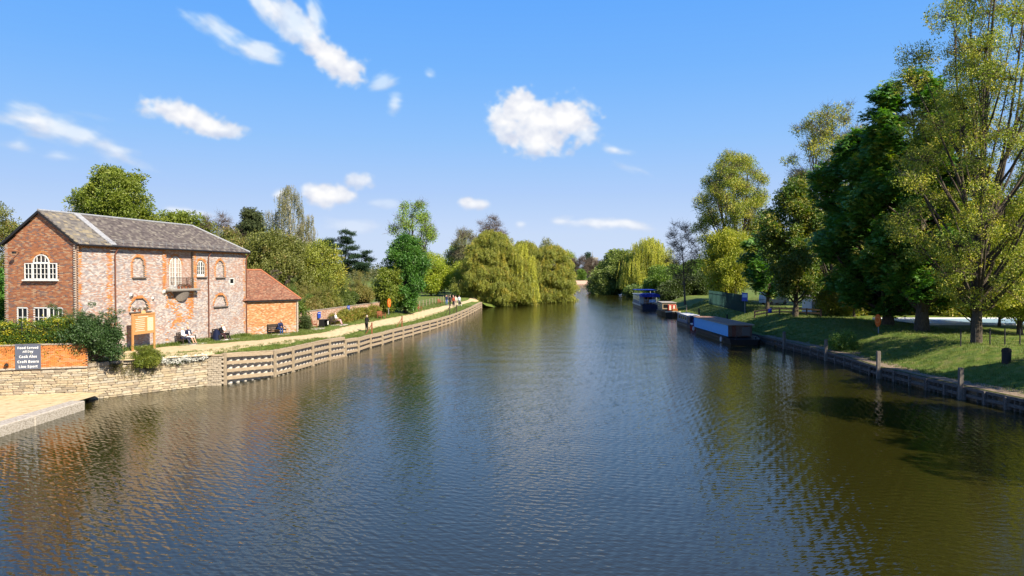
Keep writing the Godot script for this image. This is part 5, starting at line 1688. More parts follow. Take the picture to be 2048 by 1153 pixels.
	for q in [[-23.2, -78.6, 1.9, 3.9, 1], [-25.4, -83.0, 2.4, 4.8, 0], [-24.2, -86.5, 2.4, 4.6, 0], [-23.4, -91.0, 2.6, 5.6, 0], [-22.3, -96.0, 2.5, 5.2, 0], [-21.2, -102.0, 2.6, 5.6, 0], [-27.2, -84.0, 2.4, 5.6, 2]]:
		bush("garden_shrub", ["dark green shrub over the wall next to the red roof", "olive shrub over the brick garden wall, nearest the red roof", "olive shrub over the brick garden wall, second from the red roof", "olive shrub over the brick garden wall, third from the red roof", "olive shrub over the brick garden wall, fourth from the red roof", "olive shrub over the brick garden wall by the lifebuoy", "shrub with dull purple leaves behind the red tiled roof"][k], V(q[0], 2.2, q[1]), V(q[2], q[3], q[2]), {"cols": [[[G(0.1, 0.12, 0.022), G(0.16, 0.165, 0.03), G(0.2, 0.15, 0.04)], [G(0.06, 0.1, 0.018), G(0.11, 0.14, 0.025)], [G(0.13, 0.13, 0.03), G(0.19, 0.165, 0.04), G(0.2, 0.12, 0.04)]][k % 3], [G(0.06, 0.11, 0.014), G(0.11, 0.15, 0.02)], [G(0.09, 0.07, 0.06), G(0.14, 0.1, 0.09)]][q[4]], "lobes": 22, "kind": "fine" if q[4] == 0 else "shrub", "sc": 0.8 if q[4] == 0 else 1.3, "den": 0.9, "lr": 0.75, "shoots": 24}, "shrubs over the garden wall")
		k += 1
	bush("clipped_bush", "small round dark bush in front of the garden wall", V(-21.5, 2.2, -77.4), V(0.75, 1.9, 0.75), {"cols": [G(0.035, 0.06, 0.014), G(0.06, 0.08, 0.02)], "lobes": 12, "sc": 0.8, "den": 1.2})
	k = 0
	for q in [[-20.3, -87.2, 2.0], [-19.8, -91.0, 2.2], [-19.2, -95.0, 2.2], [-18.5, -100.0, 2.2]]:
		bush("low_hedge", ["low olive hedge behind the bench with the seated walker", "low olive hedge between the seated walker and the red bench", "low olive hedge just behind the red bench", "low olive hedge below the orange lifebuoy"][k], V(q[0], 2.2, q[1]), V(1.9, 1.5, 0.6), {"cols": [G(0.12, 0.14, 0.016), G(0.19, 0.17, 0.022), G(0.22, 0.13, 0.03)], "lobes": 16, "hedge": true, "sc": 0.9, "den": 1.2, "cat": "hedge", "turn": 1.44}, "hedges along the path")
		k += 1
	# shrubs in the foreground
	bush("beech_hedge", "clipped hedge with yellow-tipped leaves behind the iron railing", V(-30.9, 2.45, -46.35), V(4.2, 2.5, 0.45), {"cols": [G(0.04, 0.085, 0.01), G(0.08, 0.13, 0.014), G(0.3, 0.28, 0.02)], "odd": 0.25, "lobes": 46, "hedge": true, "sc": 0.8, "den": 1.3, "cat": "hedge", "turn": 0.31, "keep": 1})
	bush("elder_bush", "large dark leafy bush spilling over the end of the brick wall", V(-27.1, 2.5, -47.3), V(2.9, 3.2, 0.95), {"cols": [G(0.028, 0.065, 0.018), G(0.055, 0.1, 0.028)], "lobes": 64, "lr": 0.46, "kind": "broad", "sc": 0.5, "den": 0.34, "shoots": 34, "keep": 1})
	bush("ivy_bush", "green bush growing over the coping of the stone river wall", V(-24.25, 1.75, -49.6), V(1.1, 1.35, 0.65), {"cols": [G(0.08, 0.12, 0.014), G(0.16, 0.17, 0.02)], "lobes": 26, "lr": 0.55, "sc": 0.75, "den": 0.8, "turn": 0.88, "shoots": 22, "keep": 1})
	# far trees at the end of the river
	k = 0
	for q in [[38.0, -562.0, 15.0], [46.0, -570.0, 17.0], [53.0, -566.0, 18.0], [61.0, -572.0, 17.0], [68.0, -580.0, 15.0], [76.0, -575.0, 14.0]]:
		tree("bare_tree", ["brown leafless tree at the river's far end, first from the olive willow", "brown leafless tree at the river's far end, second from the olive willow", "brown leafless tree at the river's far end, third from the olive willow", "brown leafless tree at the river's far end, fourth from the olive willow", "brown leafless tree at the river's far end, fifth from the olive willow", "brown leafless tree at the river's far end beside the green willow"][k], V(q[0], 2.3, q[1]), {"h": q[2], "r": 5.6, "cb": 3.0, "lobes": 22, "kind": "twig", "den": 1.0, "sc": 2.4, "cols": [G(1.5, 1.2, 1.05), G(1.2, 1.0, 0.9)], "tr": 0.35, "twigs": 3, "bark": M.twig}, "leafless trees at the river's far end")
		k += 1
	tree("far_tree", "yellow-green rounded tree behind the far leafless trees", V(46.0, 2.4, -640.0), {"h": 25.0, "r": 9.0, "cb": 6.0, "lobes": 24, "kind": "fine", "den": 0.8, "sc": 4.0, "cols": spring}, "distant trees")
	tree("far_tree", "dark conifer tip behind the far leafless trees", V(66.0, 2.4, -650.0), {"h": 24.5, "r": 4.0, "cb": 6.0, "lobes": 18, "kind": "cedar", "den": 0.8, "sc": 4.0, "cols": dusk, "shape": "cone"}, "distant trees")
	tree("far_tree", "dark green bush on the far shore", V(51.0, 2.3, -552.0), {"h": 8.0, "r": 3.6, "cb": 0.6, "lobes": 18, "kind": "broad", "den": 0.9, "sc": 2.6, "cols": mid}, "distant trees")
	# hazy woods on the horizon
	rng.seed = 77
	var where := []
	var tint := []
	for j in 5200:
		var x := R(-420, 520)
		var z := -R(430, 760)
		if x > -40 and x < 110 and z > -600:
			continue
		where.append(Transform3D(Basis(Vector3.UP, R(0, TAU)).scaled(Vector3.ONE * R(3.5, 6.0)), V(x, 2.0 + absf(fbm.get_noise_2d(x * 1.2, z * 1.2)) * 14.0 * R(0.2, 1.0) + R(0.5, 7.0), z)))
		tint.append(G(0.06, 0.085, 0.025).lerp(G(0.13, 0.13, 0.05), R(0, 1)))
	var wood := scatter(self, "distant_woods", clumps["broad"], M.leaf, where, tint)
	tag(wood, "hazy band of distant woods along the horizon", "woods")

# ---------------------------------------------------------------- street furniture
func bench_proto(called: String, label: String, pos: Vector3, turn: float, wood: Material) -> Node3D:
	var b := thing(called, label, "bench", pos, turn, "benches along the path")
	for j in 4:
		part(b, "seat_slat", bx(V(1.7, 0.035, 0.1), 0.006), wood, at(0, 0.44, 0.02 + j * 0.12))
	for j in 4:
		part(b, "back_slat", bx(V(1.7, 0.1, 0.03), 0.006), wood, at(0, 0.55 + j * 0.125, -0.06 - j * 0.03).rotated_local(V(1, 0, 0), -0.22))
	for sx in [-0.8, 0.8]:
		beam(b, "back_post", V(sx, -0.12, -0.05), V(sx, 0.98, -0.2), 0.06, 0.06, wood)
		beam(b, "leg", V(sx, -0.12, 0.42), V(sx, 0.66, 0.42), 0.06, 0.06, wood)
		part(b, "armrest", bx(V(0.07, 0.035, 0.56), 0.008), wood, at(sx, 0.67, 0.16))
		part(b, "seat_rail", bx(V(0.05, 0.08, 0.5)), wood, at(sx, 0.38, 0.18))
	return b

func lifebuoy(label: String, pos: Vector3, turn: float, tall: float) -> void:
	var o := thing("lifebuoy_stand", label, "lifebuoy", pos, turn, "orange lifebuoys on stands")
	part(o, "post", bx(V(0.09, tall, 0.07), 0.01), M.wire, at(0, tall * 0.5 - 0.15, -0.06))
	var m := MB.new()
	var poly := PackedVector2Array()
	for j in 20:
		var a := TAU * j / 20.0
		poly.append(Vector2(cos(a) * 0.27, sin(a) * (0.55 if sin(a) > 0 else 0.66)))
	m.prism(poly, at(0, tall - 0.5, -0.02), 0.16)
	part(o, "housing", m.done(), M.orange)
	m = MB.new()
	var ring := []
	var rr := []
	for j in 17:
		var a := TAU * j / 16.0
		ring.append(V(cos(a) * 0.2, sin(a) * 0.26, 0))
		rr.append(0.055)
	m.tube(ring, rr, 6, false)
	part(o, "ring", m.done(), M.orange_light, at(0, tall - 0.5, 0.15))

func mooring_brace(label: String, x: float, z: float, h: float, m: Material) -> void:
	var y := left_y(x, z)
	var o := thing("braced_post", label, "post", V(x, y, z), 0.0, "braced posts on the left bank")
	beam(o, "post", V(0, -0.3, 0), V(0, h, 0), 0.13, 0.13, m)
	beam(o, "brace", V(-0.75, -0.15, 0.25), V(-0.03, h * 0.85, 0.02), 0.07, 0.07, m)
	part(o, "cap", bx(V(0.15, 0.03, 0.15), 0.008), m, at(0, h + 0.012, 0))

func make_props() -> void:
	rng.seed = 41
	var river := atan2(0.983, 0.185)
	# benches
	var b := bench_proto("bench", "dark slatted bench below the balcony with two people", V(-25.95, left_y(-25.95, -59.3), -59.3), river, M.bench_dark)
	copy(b, "bench", "dark slatted bench by the white-topped drainpipe with two people", V(-25.05, left_y(-25.0, -64.1), -64.1), river)
	copy(b, "bench", "dark bench against the orange outbuilding with a man in navy", V(-22.45, left_y(-22.4, -71.2), -71.2), atan2(0.762, 0.648))
	copy(b, "bench", "dark bench before the low hedge with a seated walker", V(-20.2, 2.08, -85.1), river)
	var r := bench_proto("bench", "red-brown bench between the round dark bush and the black crate", V(-21.35, 2.1, -79.0), river, M.bench_red)
	copy(r, "bench", "red-brown bench below the orange lifebuoy", V(-17.3, 2.0, -98.4), river)
	copy(r, "bench", "brown bench on the verge beyond the bright chestnut", V(-14.9, 2.0, -118.2), river)
	copy(r, "bench", "brown bench on the verge near the group of walkers", V(-13.7, 2.05, -141.5), river)
	# slabs under the benches
	for q in [[-25.3, -59.2, 1.6], [-24.4, -64.0, 1.5], [-21.85, -70.7, 1.5], [-20.75, -78.9, 1.4], [-19.6, -85.0, 1.5]]:
		var sl := structure("paving", bx(V(1.3, 0.1, 1.9), 0.015), M.concrete)
		sl.position = V(q[0], left_y(q[0], q[1]) + 0.0, q[1])
		sl.rotation.y = river - PI * 0.5
	# crate and tins by the hedge
	var cr := thing("black_crate", "open black crate with a white paper beside the red-brown bench", "crate", V(-20.6, 2.09, -81.9), river)
	for e in [[V(-0.55, 0.4, 0), V(0.05, 0.8, 0.6)], [V(0.55, 0.4, 0), V(0.05, 0.8, 0.6)], [V(0, 0.4, -0.3), V(1.1, 0.8, 0.05)], [V(0, 0.78, 0), V(1.14, 0.05, 0.64)]]:
		part(cr, "side", bx(e[1], 0.01), M.dark, Transform3D(Basis.IDENTITY, e[0]))
	part(cr, "paper", bx(V(0.28, 0.4, 0.01)), M.white, at(0.4, 0.42, 0.315))
	# notice board
	var nb := thing("notice_board", "wooden notice board on two posts with a map and a crest", "notice board", V(-28.4, 0, -48.8) + V(0.983, 0, 0.185) * 0.9 + V(0.185, 0, -0.983) * 5.33, river)
	var gy := left_y(nb.position.x, nb.position.z)
	for sx in [-1.16, 1.16]:
		part(nb, "post", bx(V(0.13, 5.1 - gy + 0.3, 0.13), 0.015), M.board, at(-sx, (5.1 + gy - 0.3) * 0.5, 0))
	part(nb, "panel", bx(V(2.2, 1.32, 0.08), 0.01), M.board, at(0, 4.32, 0))
	part(nb, "top_rail", bx(V(2.3, 0.1, 0.16), 0.015), M.board, at(0, 5.04, 0))
	part(nb, "bottom_rail", bx(V(2.2, 0.08, 0.13), 0.012), M.board, at(0, 3.64, 0))
	part(nb, "map", bx(V(0.62, 0.95, 0.012)), M.map_paper, at(0.68, 4.28, 0.047))
	part(nb, "title", bx(V(1.1, 0.06, 0.01)), M.cream, at(-0.1, 4.84, 0.046))
	for j in 7:
		part(nb, "text_line", bx(V([1.0, 0.9, 1.05, 0.95, 1.0, 0.8, 1.02][j], 0.045, 0.01)), M.cream, at(-0.42, 4.68 - j * 0.135, 0.046))
	var m := MB.new()
	var poly := PackedVector2Array()
	for q in [[-0.26, 0.0], [0.26, 0.0], [0.3, 0.16], [0.2, 0.22], [0.16, 0.34], [0.06, 0.3], [0.0, 0.42], [-0.06, 0.3], [-0.16, 0.34], [-0.2, 0.22], [-0.3, 0.16]]:
		poly.append(Vector2(q[0], q[1]))
	m.prism(poly, Transform3D(Basis.from_scale(V(0.8, 0.6, 1)), V(0, 5.08, -0.03)), 0.06)
	part(nb, "crest", m.done(), M.board_pale)
	# lifebuoys and signs
	lifebuoy("orange lifebuoy housing on a post beside the bright green chestnut", V(-17.2, 2.05, -104.5), river - 0.7, 2.3)
	lifebuoy("orange lifebuoy on a post before the green fence", V(36.2, right_y(36.2, -124.0), -124.0), -0.9, 1.9)
	lifebuoy("red-orange lifebuoy in the shade of the dark chestnuts", V(35.0, right_y(35.0, -71.5), -71.5), -0.9, 1.75)
	for q in [["blue notice on the garden wall nearest the red roof", -21.45, 3.3, -83.3], ["small blue notice on the garden wall farther along", -20.2, 3.6, -92.5]]:
		var o := thing("blue_notice", q[0], "sign", V(q[1], q[2], q[3]), river, "blue notices")
		part(o, "panel", bx(V(0.75, 0.7, 0.03), 0.006), M.blue_sign)
		part(o, "text_line", bx(V(0.5, 0.06, 0.01)), M.white, at(0, 0.18, 0.018))
	var bs := thing("blue_sign", "blue and white sign on a post at the green fence's end", "sign", V(34.2, right_y(34.2, -110.0), -110.0), -0.9, "blue notices")
	part(bs, "post", bx(V(0.09, 3.0, 0.07)), M.wire, at(0, 1.4, -0.04))
	part(bs, "panel", bx(V(1.0, 1.25, 0.04), 0.008), M.blue_sign, at(0, 2.4, 0))
	part(bs, "notice", bx(V(0.8, 0.5, 0.012)), M.pale_blue, at(0, 2.6, 0.024))
	# braced posts on the bank
	mooring_brace("reddish braced post on the bank nearest the standing man", -15.1, -80.6, 1.25, M.bench_red)
	mooring_brace("reddish braced post on the bank, second along from the man", -13.45, -91.5, 1.3, M.bench_red)
	mooring_brace("dark braced post on the bank just before the walkers", -9.85, -118.5, 1.7, M.bench_dark)
	mooring_brace("dark braced post on the bank farthest along", -9.3, -125.5, 1.35, M.bench_dark)
	# wire fence by the field
	var f := thing("wire_fence", "low post and wire fence between the path and the field", "fence", V(0, 0, 0))
	var prev := Vector3.ZERO
	for j in 16:
		var t := j / 15.0
		var p := V(lerpf(-16.4, -13.6, t), 0, lerpf(-113.0, -165.0, t))
		p.y = left_y(p.x, p.z)
		beam(f, "post", p + V(0, -0.2, 0), p + V(0, 1.15, 0), 0.1, 0.1, M.post, 0.0)
		if j > 0:
			for h in [0.4, 0.75, 1.08]:
				beam(f, "wire", prev + V(0, h, 0), p + V(0, h, 0), 0.012, 0.012, M.wire, 0.0)
		prev = p
	var f2 := thing("rail_fence", "long low rail fence far across the field", "fence", V(0, 0, 0))
	for j in 22:
		var p := V(-48.0 + j * 2.0, 2.15, -196.0 - j * 0.3)
		beam(f2, "post", p, p + V(0, 1.2, 0), 0.12, 0.12, M.old_timber, 0.0)
		for h in [0.6, 1.05]:
			beam(f2, "rail", p + V(0, h, 0), p + V(2.0, h, -0.3), 0.05, 0.1, M.old_timber, 0.0)
	# green palisade
	var gf := thing("palisade_fence", "tall green steel palisade fence on the right bank lawn", "fence", V(0, 0, 0))
	var fa := V(36.6, 0, -139.0)
	var fb := V(34.4, 0, -110.5)
	fa.y = right_y(fa.x, fa.z)
	fb.y = right_y(fb.x, fb.z)
	for j in 120:
		var p := fa.lerp(fb, j / 119.0)
		beam(gf, "pale", p + V(0, 0.05, 0), p + V(0, 2.6, 0), 0.03, 0.17, M.green_paint, 0.0)
	for h in [0.4, 2.2]:
		beam(gf, "rail", fa + V(0.06, h, 0), fb + V(0.06, h, 0), 0.05, 0.07, M.green_paint, 0.0)
	for j in 9:
		var p := fa.lerp(fb, j / 8.0)
		beam(gf, "post", p + V(0.12, -0.2, 0), p + V(0.12, 2.5, 0), 0.1, 0.1, M.green_paint, 0.0)
	var sf := thing("palisade_fence", "short dark open railing beyond the green fence's end", "fence", V(0, 0, 0))
	for j in 34:
		var p := fb + V(j * 0.2, 0, -j * 0.05)
		p.y = right_y(p.x, p.z)
		beam(sf, "bar", p, p + V(0, 1.9, 0), 0.03, 0.03, M.iron, 0.0)
	beam(sf, "rail", fb + V(0, 1.8, 0), fb + V(6.6, 2.0, -1.65), 0.04, 0.05, M.iron, 0.0)
	# low timber rail
	var lr := thing("timber_rail", "low timber rail along the grass under the middle chestnut", "fence", V(0, 0, 0))
	var ra := V(33.4, 0, -103.0)
	var rb := V(38.6, 0, -93.5)
	for j in 6:
		var p := ra.lerp(rb, j / 5.0)
		p.y = right_y(p.x, p.z)
		beam(lr, "post", p + V(0, -0.2, 0), p + V(0, 0.95, 0), 0.16, 0.16, M.plank)
		if j < 5:
			var q := ra.lerp(rb, (j + 1) / 5.0)
			q.y = right_y(q.x, q.z)
			for h in [0.4, 0.82]:
				beam(lr, "rail", p + V(0, h, 0), q + V(0, h, 0), 0.08, 0.2, M.board, 0.01)
	var bl := thing("blue_bag", "blue bag hanging on the low timber rail", "bag", V(34.6, right_y(34.6, -100.5) + 0.35, -100.4), -0.6)
	m = MB.new()
	m.box(at(0, 0.28, 0), V(0.5, 0.55, 0.26), 0.06)
	part(bl, "body", m.done(), M.canopy_blue)
	m = MB.new()
	m.tube([V(-0.15, 0.5, 0), V(-0.1, 0.72, 0), V(0.1, 0.72, 0), V(0.15, 0.5, 0)], [0.015, 0.015, 0.015, 0.015], 5)
	part(bl, "handle", m.done(), M.canopy_blue)
	# litter bin and the low fence by it
	var bn := thing("litter_bin", "black litter bin on the grass at the picture's right edge", "bin", V(33.4, right_y(33.4, -50.5), -50.5), -0.6)
	m = MB.new()
	m.lathe(Vector3.ZERO, [[0.25, -0.05], [0.27, 0.0], [0.29, 0.75], [0.31, 0.78], [0.31, 0.86]], 16)
	part(bn, "body", m.done(), M.dark)
	m = MB.new()
	m.lathe(V(0, 0.88, 0), [[0.3, 0.0], [0.27, 0.1], [0.12, 0.16], [0.02, 0.17]], 16)
	part(bn, "lid", m.done(), M.iron)
	var wf := thing("post_fence", "thin dark wire fence behind the litter bin", "fence", V(0, 0, 0))
	prev = Vector3.ZERO
	for j in 12:
		var p := V(34.5 + j * 0.9, 0, -57.5 + j * 0.35)
		p.y = right_y(p.x, p.z)
		beam(wf, "post", p + V(0, -0.2, 0), p + V(0, 1.25, 0), 0.07, 0.07, M.dark, 0.0)
		if j > 0:
			for h in [0.3, 0.6, 0.9, 1.15]:
				beam(wf, "wire", prev + V(0, h, 0), p + V(0, h, 0), 0.012, 0.012, M.dark, 0.0)
		prev = p
	# paddling pool, hut and caravan behind the trees
	var pool := structure("pool_water", bx(V(22.0, 0.06, 9.0)), M.pool_blue)
	pool.position = V(54.0, 2.62, -83.0)
	for e in [[54.0, -78.2, 23.2, 0.6], [54.0, -87.8, 23.2, 0.6]]:
		var k := structure("pool_paving", bx(V(e[2], 0.3, e[3]), 0.03), M.white)
		k.position = V(e[0], 2.58, e[1])
	var hut := thing("park_hut", "small white hut behind the low timber rail", "hut", V(41.0, 2.45, -102.0), 0.3)
	part(hut, "wall", bx(V(2.0, 2.3, 2.0), 0.03), M.white, at(0, 1.15, 0))
	m = MB.new()
	m.prism(PackedVector2Array([Vector2(-1.3, 2.28), Vector2(1.3, 2.28), Vector2(0, 3.1)]), at(0, 0, -1.2), 2.4)
	part(hut, "roof", m.done(), M.stone_grey)
	part(hut, "door", bx(V(0.8, 1.9, 0.05), 0.01), M.stone_dark, at(0.2, 0.97, 1.01))
	var cv := thing("white_van", "white van parked on the grass far behind the chestnut", "van", V(45.5, 2.45, -130.0), 0.5)
	m = MB.new()
	m.prism(PackedVector2Array([Vector2(-2.6, 0.4), Vector2(2.6, 0.4), Vector2(2.6, 1.1), Vector2(1.9, 1.35), Vector2(1.4, 2.2), Vector2(-2.5, 2.3), Vector2(-2.65, 1.0)]), at(0, 0, -0.95), 1.9)
	part(cv, "body", m.done(), M.boat_white)
	part(cv, "windscreen", bx(V(0.05, 0.8, 1.6)), M.glass, at(1.68, 1.78, 0).rotated_local(V(0, 0, 1), 0.53))
	part(cv, "side_window", bx(V(0.9, 0.6, 0.04)), M.glass, at(0.7, 1.7, 0.96))
	for sx in [-1.6, 1.7]:
		for sz in [-0.85, 0.85]:
			m = MB.new()
			m.lathe(V(sx, 0.35, sz), [[0.3, -0.12], [0.35, -0.08], [0.35, 0.08], [0.3, 0.12]], 16, Basis(V(1, 0, 0), PI * 0.5))
			part(cv, "wheel", m.done(), M.dark)

# ---------------------------------------------------------------- people
func seg(p: Vector3, a: Vector3, b: Vector3, ra: float, rb: float) -> float:
	var d := b - a
	var t := clampf((p - a).dot(d) / maxf(d.length_squared(), 1e-6), 0.0, 1.0)
	return (p - a - d * t).length() - lerpf(ra, rb, t)

func blend_mesh(bones: Array, cell: float, fingers: Array) -> ArrayMesh:
	var lo := Vector3(9, 9, 9)
	var hi := -lo
	for q in bones:
		var rr := maxf(q[2], q[3]) + cell * 3.0
		lo = lo.min(q[0] - Vector3.ONE * rr).min(q[1] - Vector3.ONE * rr)
		hi = hi.max(q[0] + Vector3.ONE * rr).max(q[1] + Vector3.ONE * rr)
	var nx := int((hi.x - lo.x) / cell) + 2
	var ny := int((hi.y - lo.y) / cell) + 2
	var nz := int((hi.z - lo.z) / cell) + 2
	var f := PackedFloat32Array()
	f.resize(nx * ny * nz)
	f.fill(1.0)
	var best := f.duplicate()
	var own := PackedInt32Array()
	own.resize(nx * ny * nz)
	var kk := 0.035
	for bi in bones.size():
		var q: Array = bones[bi]
		var rr: float = maxf(q[2], q[3]) + 0.06
		var mn: Vector3 = ((q[0] as Vector3).min(q[1]) - Vector3.ONE * rr - lo) / cell
		var mx: Vector3 = ((q[0] as Vector3).max(q[1]) + Vector3.ONE * rr - lo) / cell
		for z in range(maxi(0, int(mn.z)), mini(nz, int(mx.z) + 2)):
			for y in range(maxi(0, int(mn.y)), mini(ny, int(mx.y) + 2)):
				for x in range(maxi(0, int(mn.x)), mini(nx, int(mx.x) + 2)):
					var d := seg(lo + V(x, y, z) * cell, q[0], q[1], q[2], q[3])
					var id := x + nx * (y + ny * z)
					if d < best[id]:
						best[id] = d
						own[id] = bi
					var h := maxf(kk - absf(f[id] - d), 0.0) / kk
					f[id] = minf(f[id], d) - h * h * kk * 0.25
	var m := MB.new()
	var cellv := {}
	for z in nz - 1:
		for y in ny - 1:
			for x in nx - 1:
				var id := x + nx * (y + ny * z)
				var first := f[id] < 0.0
				var mixed := false
				for o in [1, nx, nx + 1, nx * ny, nx * ny + 1, nx * ny + nx, nx * ny + nx + 1]:
					if (f[id + o] < 0.0) != first:
						mixed = true
						break
				if not mixed:
					continue
				var s := Vector3.ZERO
				var n := 0
				for e in [[0, 0, 0, 0], [0, 1, 0, 0], [0, 0, 1, 0], [0, 1, 1, 0], [0, 0, 0, 1], [0, 1, 0, 1], [0, 0, 1, 1], [0, 1, 1, 1], [0, 0, 0, 2], [0, 1, 0, 2], [0, 0, 1, 2], [0, 1, 1, 2]]:
					var ax: int = e[3]
					var a := Vector3i.ZERO
					a[(ax + 1) % 3] = e[1]
					a[(ax + 2) % 3] = e[2]
					var b := a
					b[ax] = 1
					var fa := f[id + a.x + nx * (a.y + ny * a.z)]
					var fb := f[id + b.x + nx * (b.y + ny * b.z)]
					if (fa < 0.0) != (fb < 0.0):
						s += Vector3(a).lerp(Vector3(b), fa / (fa - fb))
						n += 1
				cellv[id] = m.v.size()
				m.v.append(lo + (V(x, y, z) + s / n) * cell)
				m.n.append(V(f[id + 1] - f[id], f[id + nx] - f[id], f[id + nx * ny] - f[id]).normalized())
				m.c.append(bones[own[id]][4])
	for id in cellv:
		var steps := [1, nx, nx * ny]
		for ax in 3:
			var u: int = steps[(ax + 1) % 3]
			var w: int = steps[(ax + 2) % 3]
			var a: bool = f[id] < 0.0
			var b: bool = f[id + steps[ax]] < 0.0
			if a == b or not (cellv.has(id - u) and cellv.has(id - w) and cellv.has(id - u - w)):
				continue
			var q := [cellv[id], cellv[id - u], cellv[id - u - w], cellv[id - w]]
			if not a:
				q.reverse()
			for k in [0, 2, 1, 0, 3, 2]:
				m.ix.append(q[k])
	# winding check against the outward normals
	var wrong := 0
	for k in range(0, mini(m.ix.size(), 900), 3):
		var g := (m.v[m.ix[k + 1]] - m.v[m.ix[k]]).cross(m.v[m.ix[k + 2]] - m.v[m.ix[k]])
		wrong += 1 if g.dot(m.n[m.ix[k]]) > 0.0 else -1
	if wrong > 0:
		for k in range(0, m.ix.size(), 3):
			var t := m.ix[k + 1]
			m.ix[k + 1] = m.ix[k + 2]
			m.ix[k + 2] = t
	for q in fingers:
		m.col = q[2]
		m.tube(q[0], q[1], 5)
	return m.done()

func person(label: String, pos: Vector3, turn: float, o: Dictionary, group := "") -> Node3D:
	var root := thing("person", label, "person", pos, turn, group)
	var skin: Color = o.get("skin", G(0.5, 0.3, 0.22))
	var top: Color = o.top
	var legc: Color = o.legs
	var shin: Color = skin if o.get("shorts", false) else legc
	var shoe: Color = o.get("shoes", G(0.03, 0.03, 0.03))
	var hair: Color = o.get("hair", G(0.05, 0.035, 0.025))
	var sleeve: Color = top if o.get("sleeves", true) else skin
	var inner: Color = o.get("inner", top)
	var sit: bool = o.get("sit", false)
	var hipy := 0.52 if sit else 0.93
	var lean: float = o.get("lean", -0.08 if sit else 0.03)
	var chest := V(0, hipy + 0.44, lean * 1.4)
	var neck := V(0, hipy + 0.56, lean * 1.7)
	var head := neck + V(0, 0.15, 0.03 + o.get("nod", 0.0) * 0.08)
	var st: float = o.get("stride", 0.0)
	var bones := []
	bones.append([V(-0.08, hipy, 0), V(0.08, hipy, 0), 0.13, 0.13, legc])
	bones.append([V(0, hipy + 0.08, lean * 0.3), chest, 0.145, 0.15, top])
	bones.append([V(0, hipy + 0.16, lean * 0.4 + 0.07), chest + V(0, 0, 0.07), 0.09, 0.09, inner])
	bones.append([chest + V(-0.13, 0.06, 0), chest + V(0.13, 0.06, 0), 0.085, 0.085, top])
	bones.append([neck, head - V(0, 0.04, 0.01), 0.052, 0.05, skin])
	bones.append([head + V(0, -0.03, 0.025), head + V(0, 0.035, 0), 0.078, 0.092, skin])
	bones.append([head + V(0, 0.06, -0.03), head + V(0, -0.01 - o.get("long", 0.0), -0.05), 0.088, 0.07, hair])
	bones.append([head + V(0, 0.0, 0.1), head + V(0, -0.025, 0.115), 0.014, 0.018, skin])
	var fingers := []
	for sx in [-1.0, 1.0]:
		var sh := chest + V(sx * 0.19, 0.07, 0)
		var el := sh + V(sx * 0.06, -0.29, -0.02 - sx * st * 0.3)
		var wr := el + V(-sx * 0.02, -0.22, 0.1 - sx * st * 0.25)
		if sit:
			el = sh + V(sx * 0.06, -0.26, 0.06)
			wr = el + V(-sx * 0.1, -0.03, 0.22)
		if o.get("hands_front", false):
			el = sh + V(sx * 0.05, -0.27, 0.03)
			wr = el + V(-sx * 0.12, 0.02, 0.2)
		bones.append([sh, el, 0.058, 0.047, top])
		bones.append([el, wr, 0.045, 0.034, sleeve])
		var hd := (wr - el).normalized()
		bones.append([wr, wr + hd * 0.08, 0.032, 0.038, skin])
		for k in 5:
			var side := V(sx, 0, 0) * (0.028 - k * 0.014)
			var p0 := wr + hd * (0.09 if k < 4 else 0.03) + (side if k < 4 else V(-sx * 0.035, 0, 0.02))
			var ln: float = [0.055, 0.072, 0.08, 0.07, 0.055][k]
			fingers.append([[p0, p0 + hd * ln * 0.55 + V(0, -0.004, 0), p0 + hd * ln + V(0, -0.022, 0)], [0.0095, 0.009, 0.007], skin])
		var hip := V(sx * 0.095, hipy - 0.02, 0)
		var kn := V(sx * 0.1, 0.5, 0.03 + sx * st * 0.45)
		var an := V(sx * 0.1, 0.09, -0.02 + sx * st * 0.75 - maxf(0.0, -sx * st) * 0.2)
		if sit:
			kn = V(sx * o.get("apart", 0.11), 0.53, 0.46)
			an = V(sx * o.get("apart", 0.11) + o.get("cross", 0.0) * sx, 0.09, 0.46 + o.get("reach", 0.06))
		bones.append([hip, kn, 0.095, 0.065, legc])
		bones.append([kn, an, 0.06, 0.042, shin])
		bones.append([an + V(0, -0.04, -0.03), an + V(sx * 0.02, -0.05, 0.17), 0.045, 0.036, shoe])
	if o.has("skirt"):
		bones.append([V(0, hipy, 0), V(0, hipy - 0.35, 0.05), 0.16, 0.2, legc])
	part(root, "body", blend_mesh(bones, o.get("cell", 0.032), fingers), M.skin)
	var e := MB.new()
	for sx in [-1.0, 1.0]:
		e.lathe(head + V(sx * 0.032, 0.012, 0.088), [[0.004, -0.01], [0.011, -0.004], [0.011, 0.004], [0.004, 0.01]], 6)
	part(root, "eyes", e.done(), M.dark)
	e = MB.new()
	e.lathe(head + V(0, -0.055, 0.09), [[0.004, -0.004], [0.022, 0.0], [0.004, 0.004]], 6)
	part(root, "mouth", e.done(), M.lips)
	if o.has("hat"):
		e = MB.new()
		e.lathe(head + V(0, 0.06, -0.01), [[0.16, 0.0], [0.15, 0.015], [0.1, 0.02], [0.09, 0.09], [0.03, 0.11]], 12)
		part(root, "hat", e.done(), mat(o.hat, 0.9))
	root.scale = Vector3.ONE * o.get("size", 1.0)
	return root

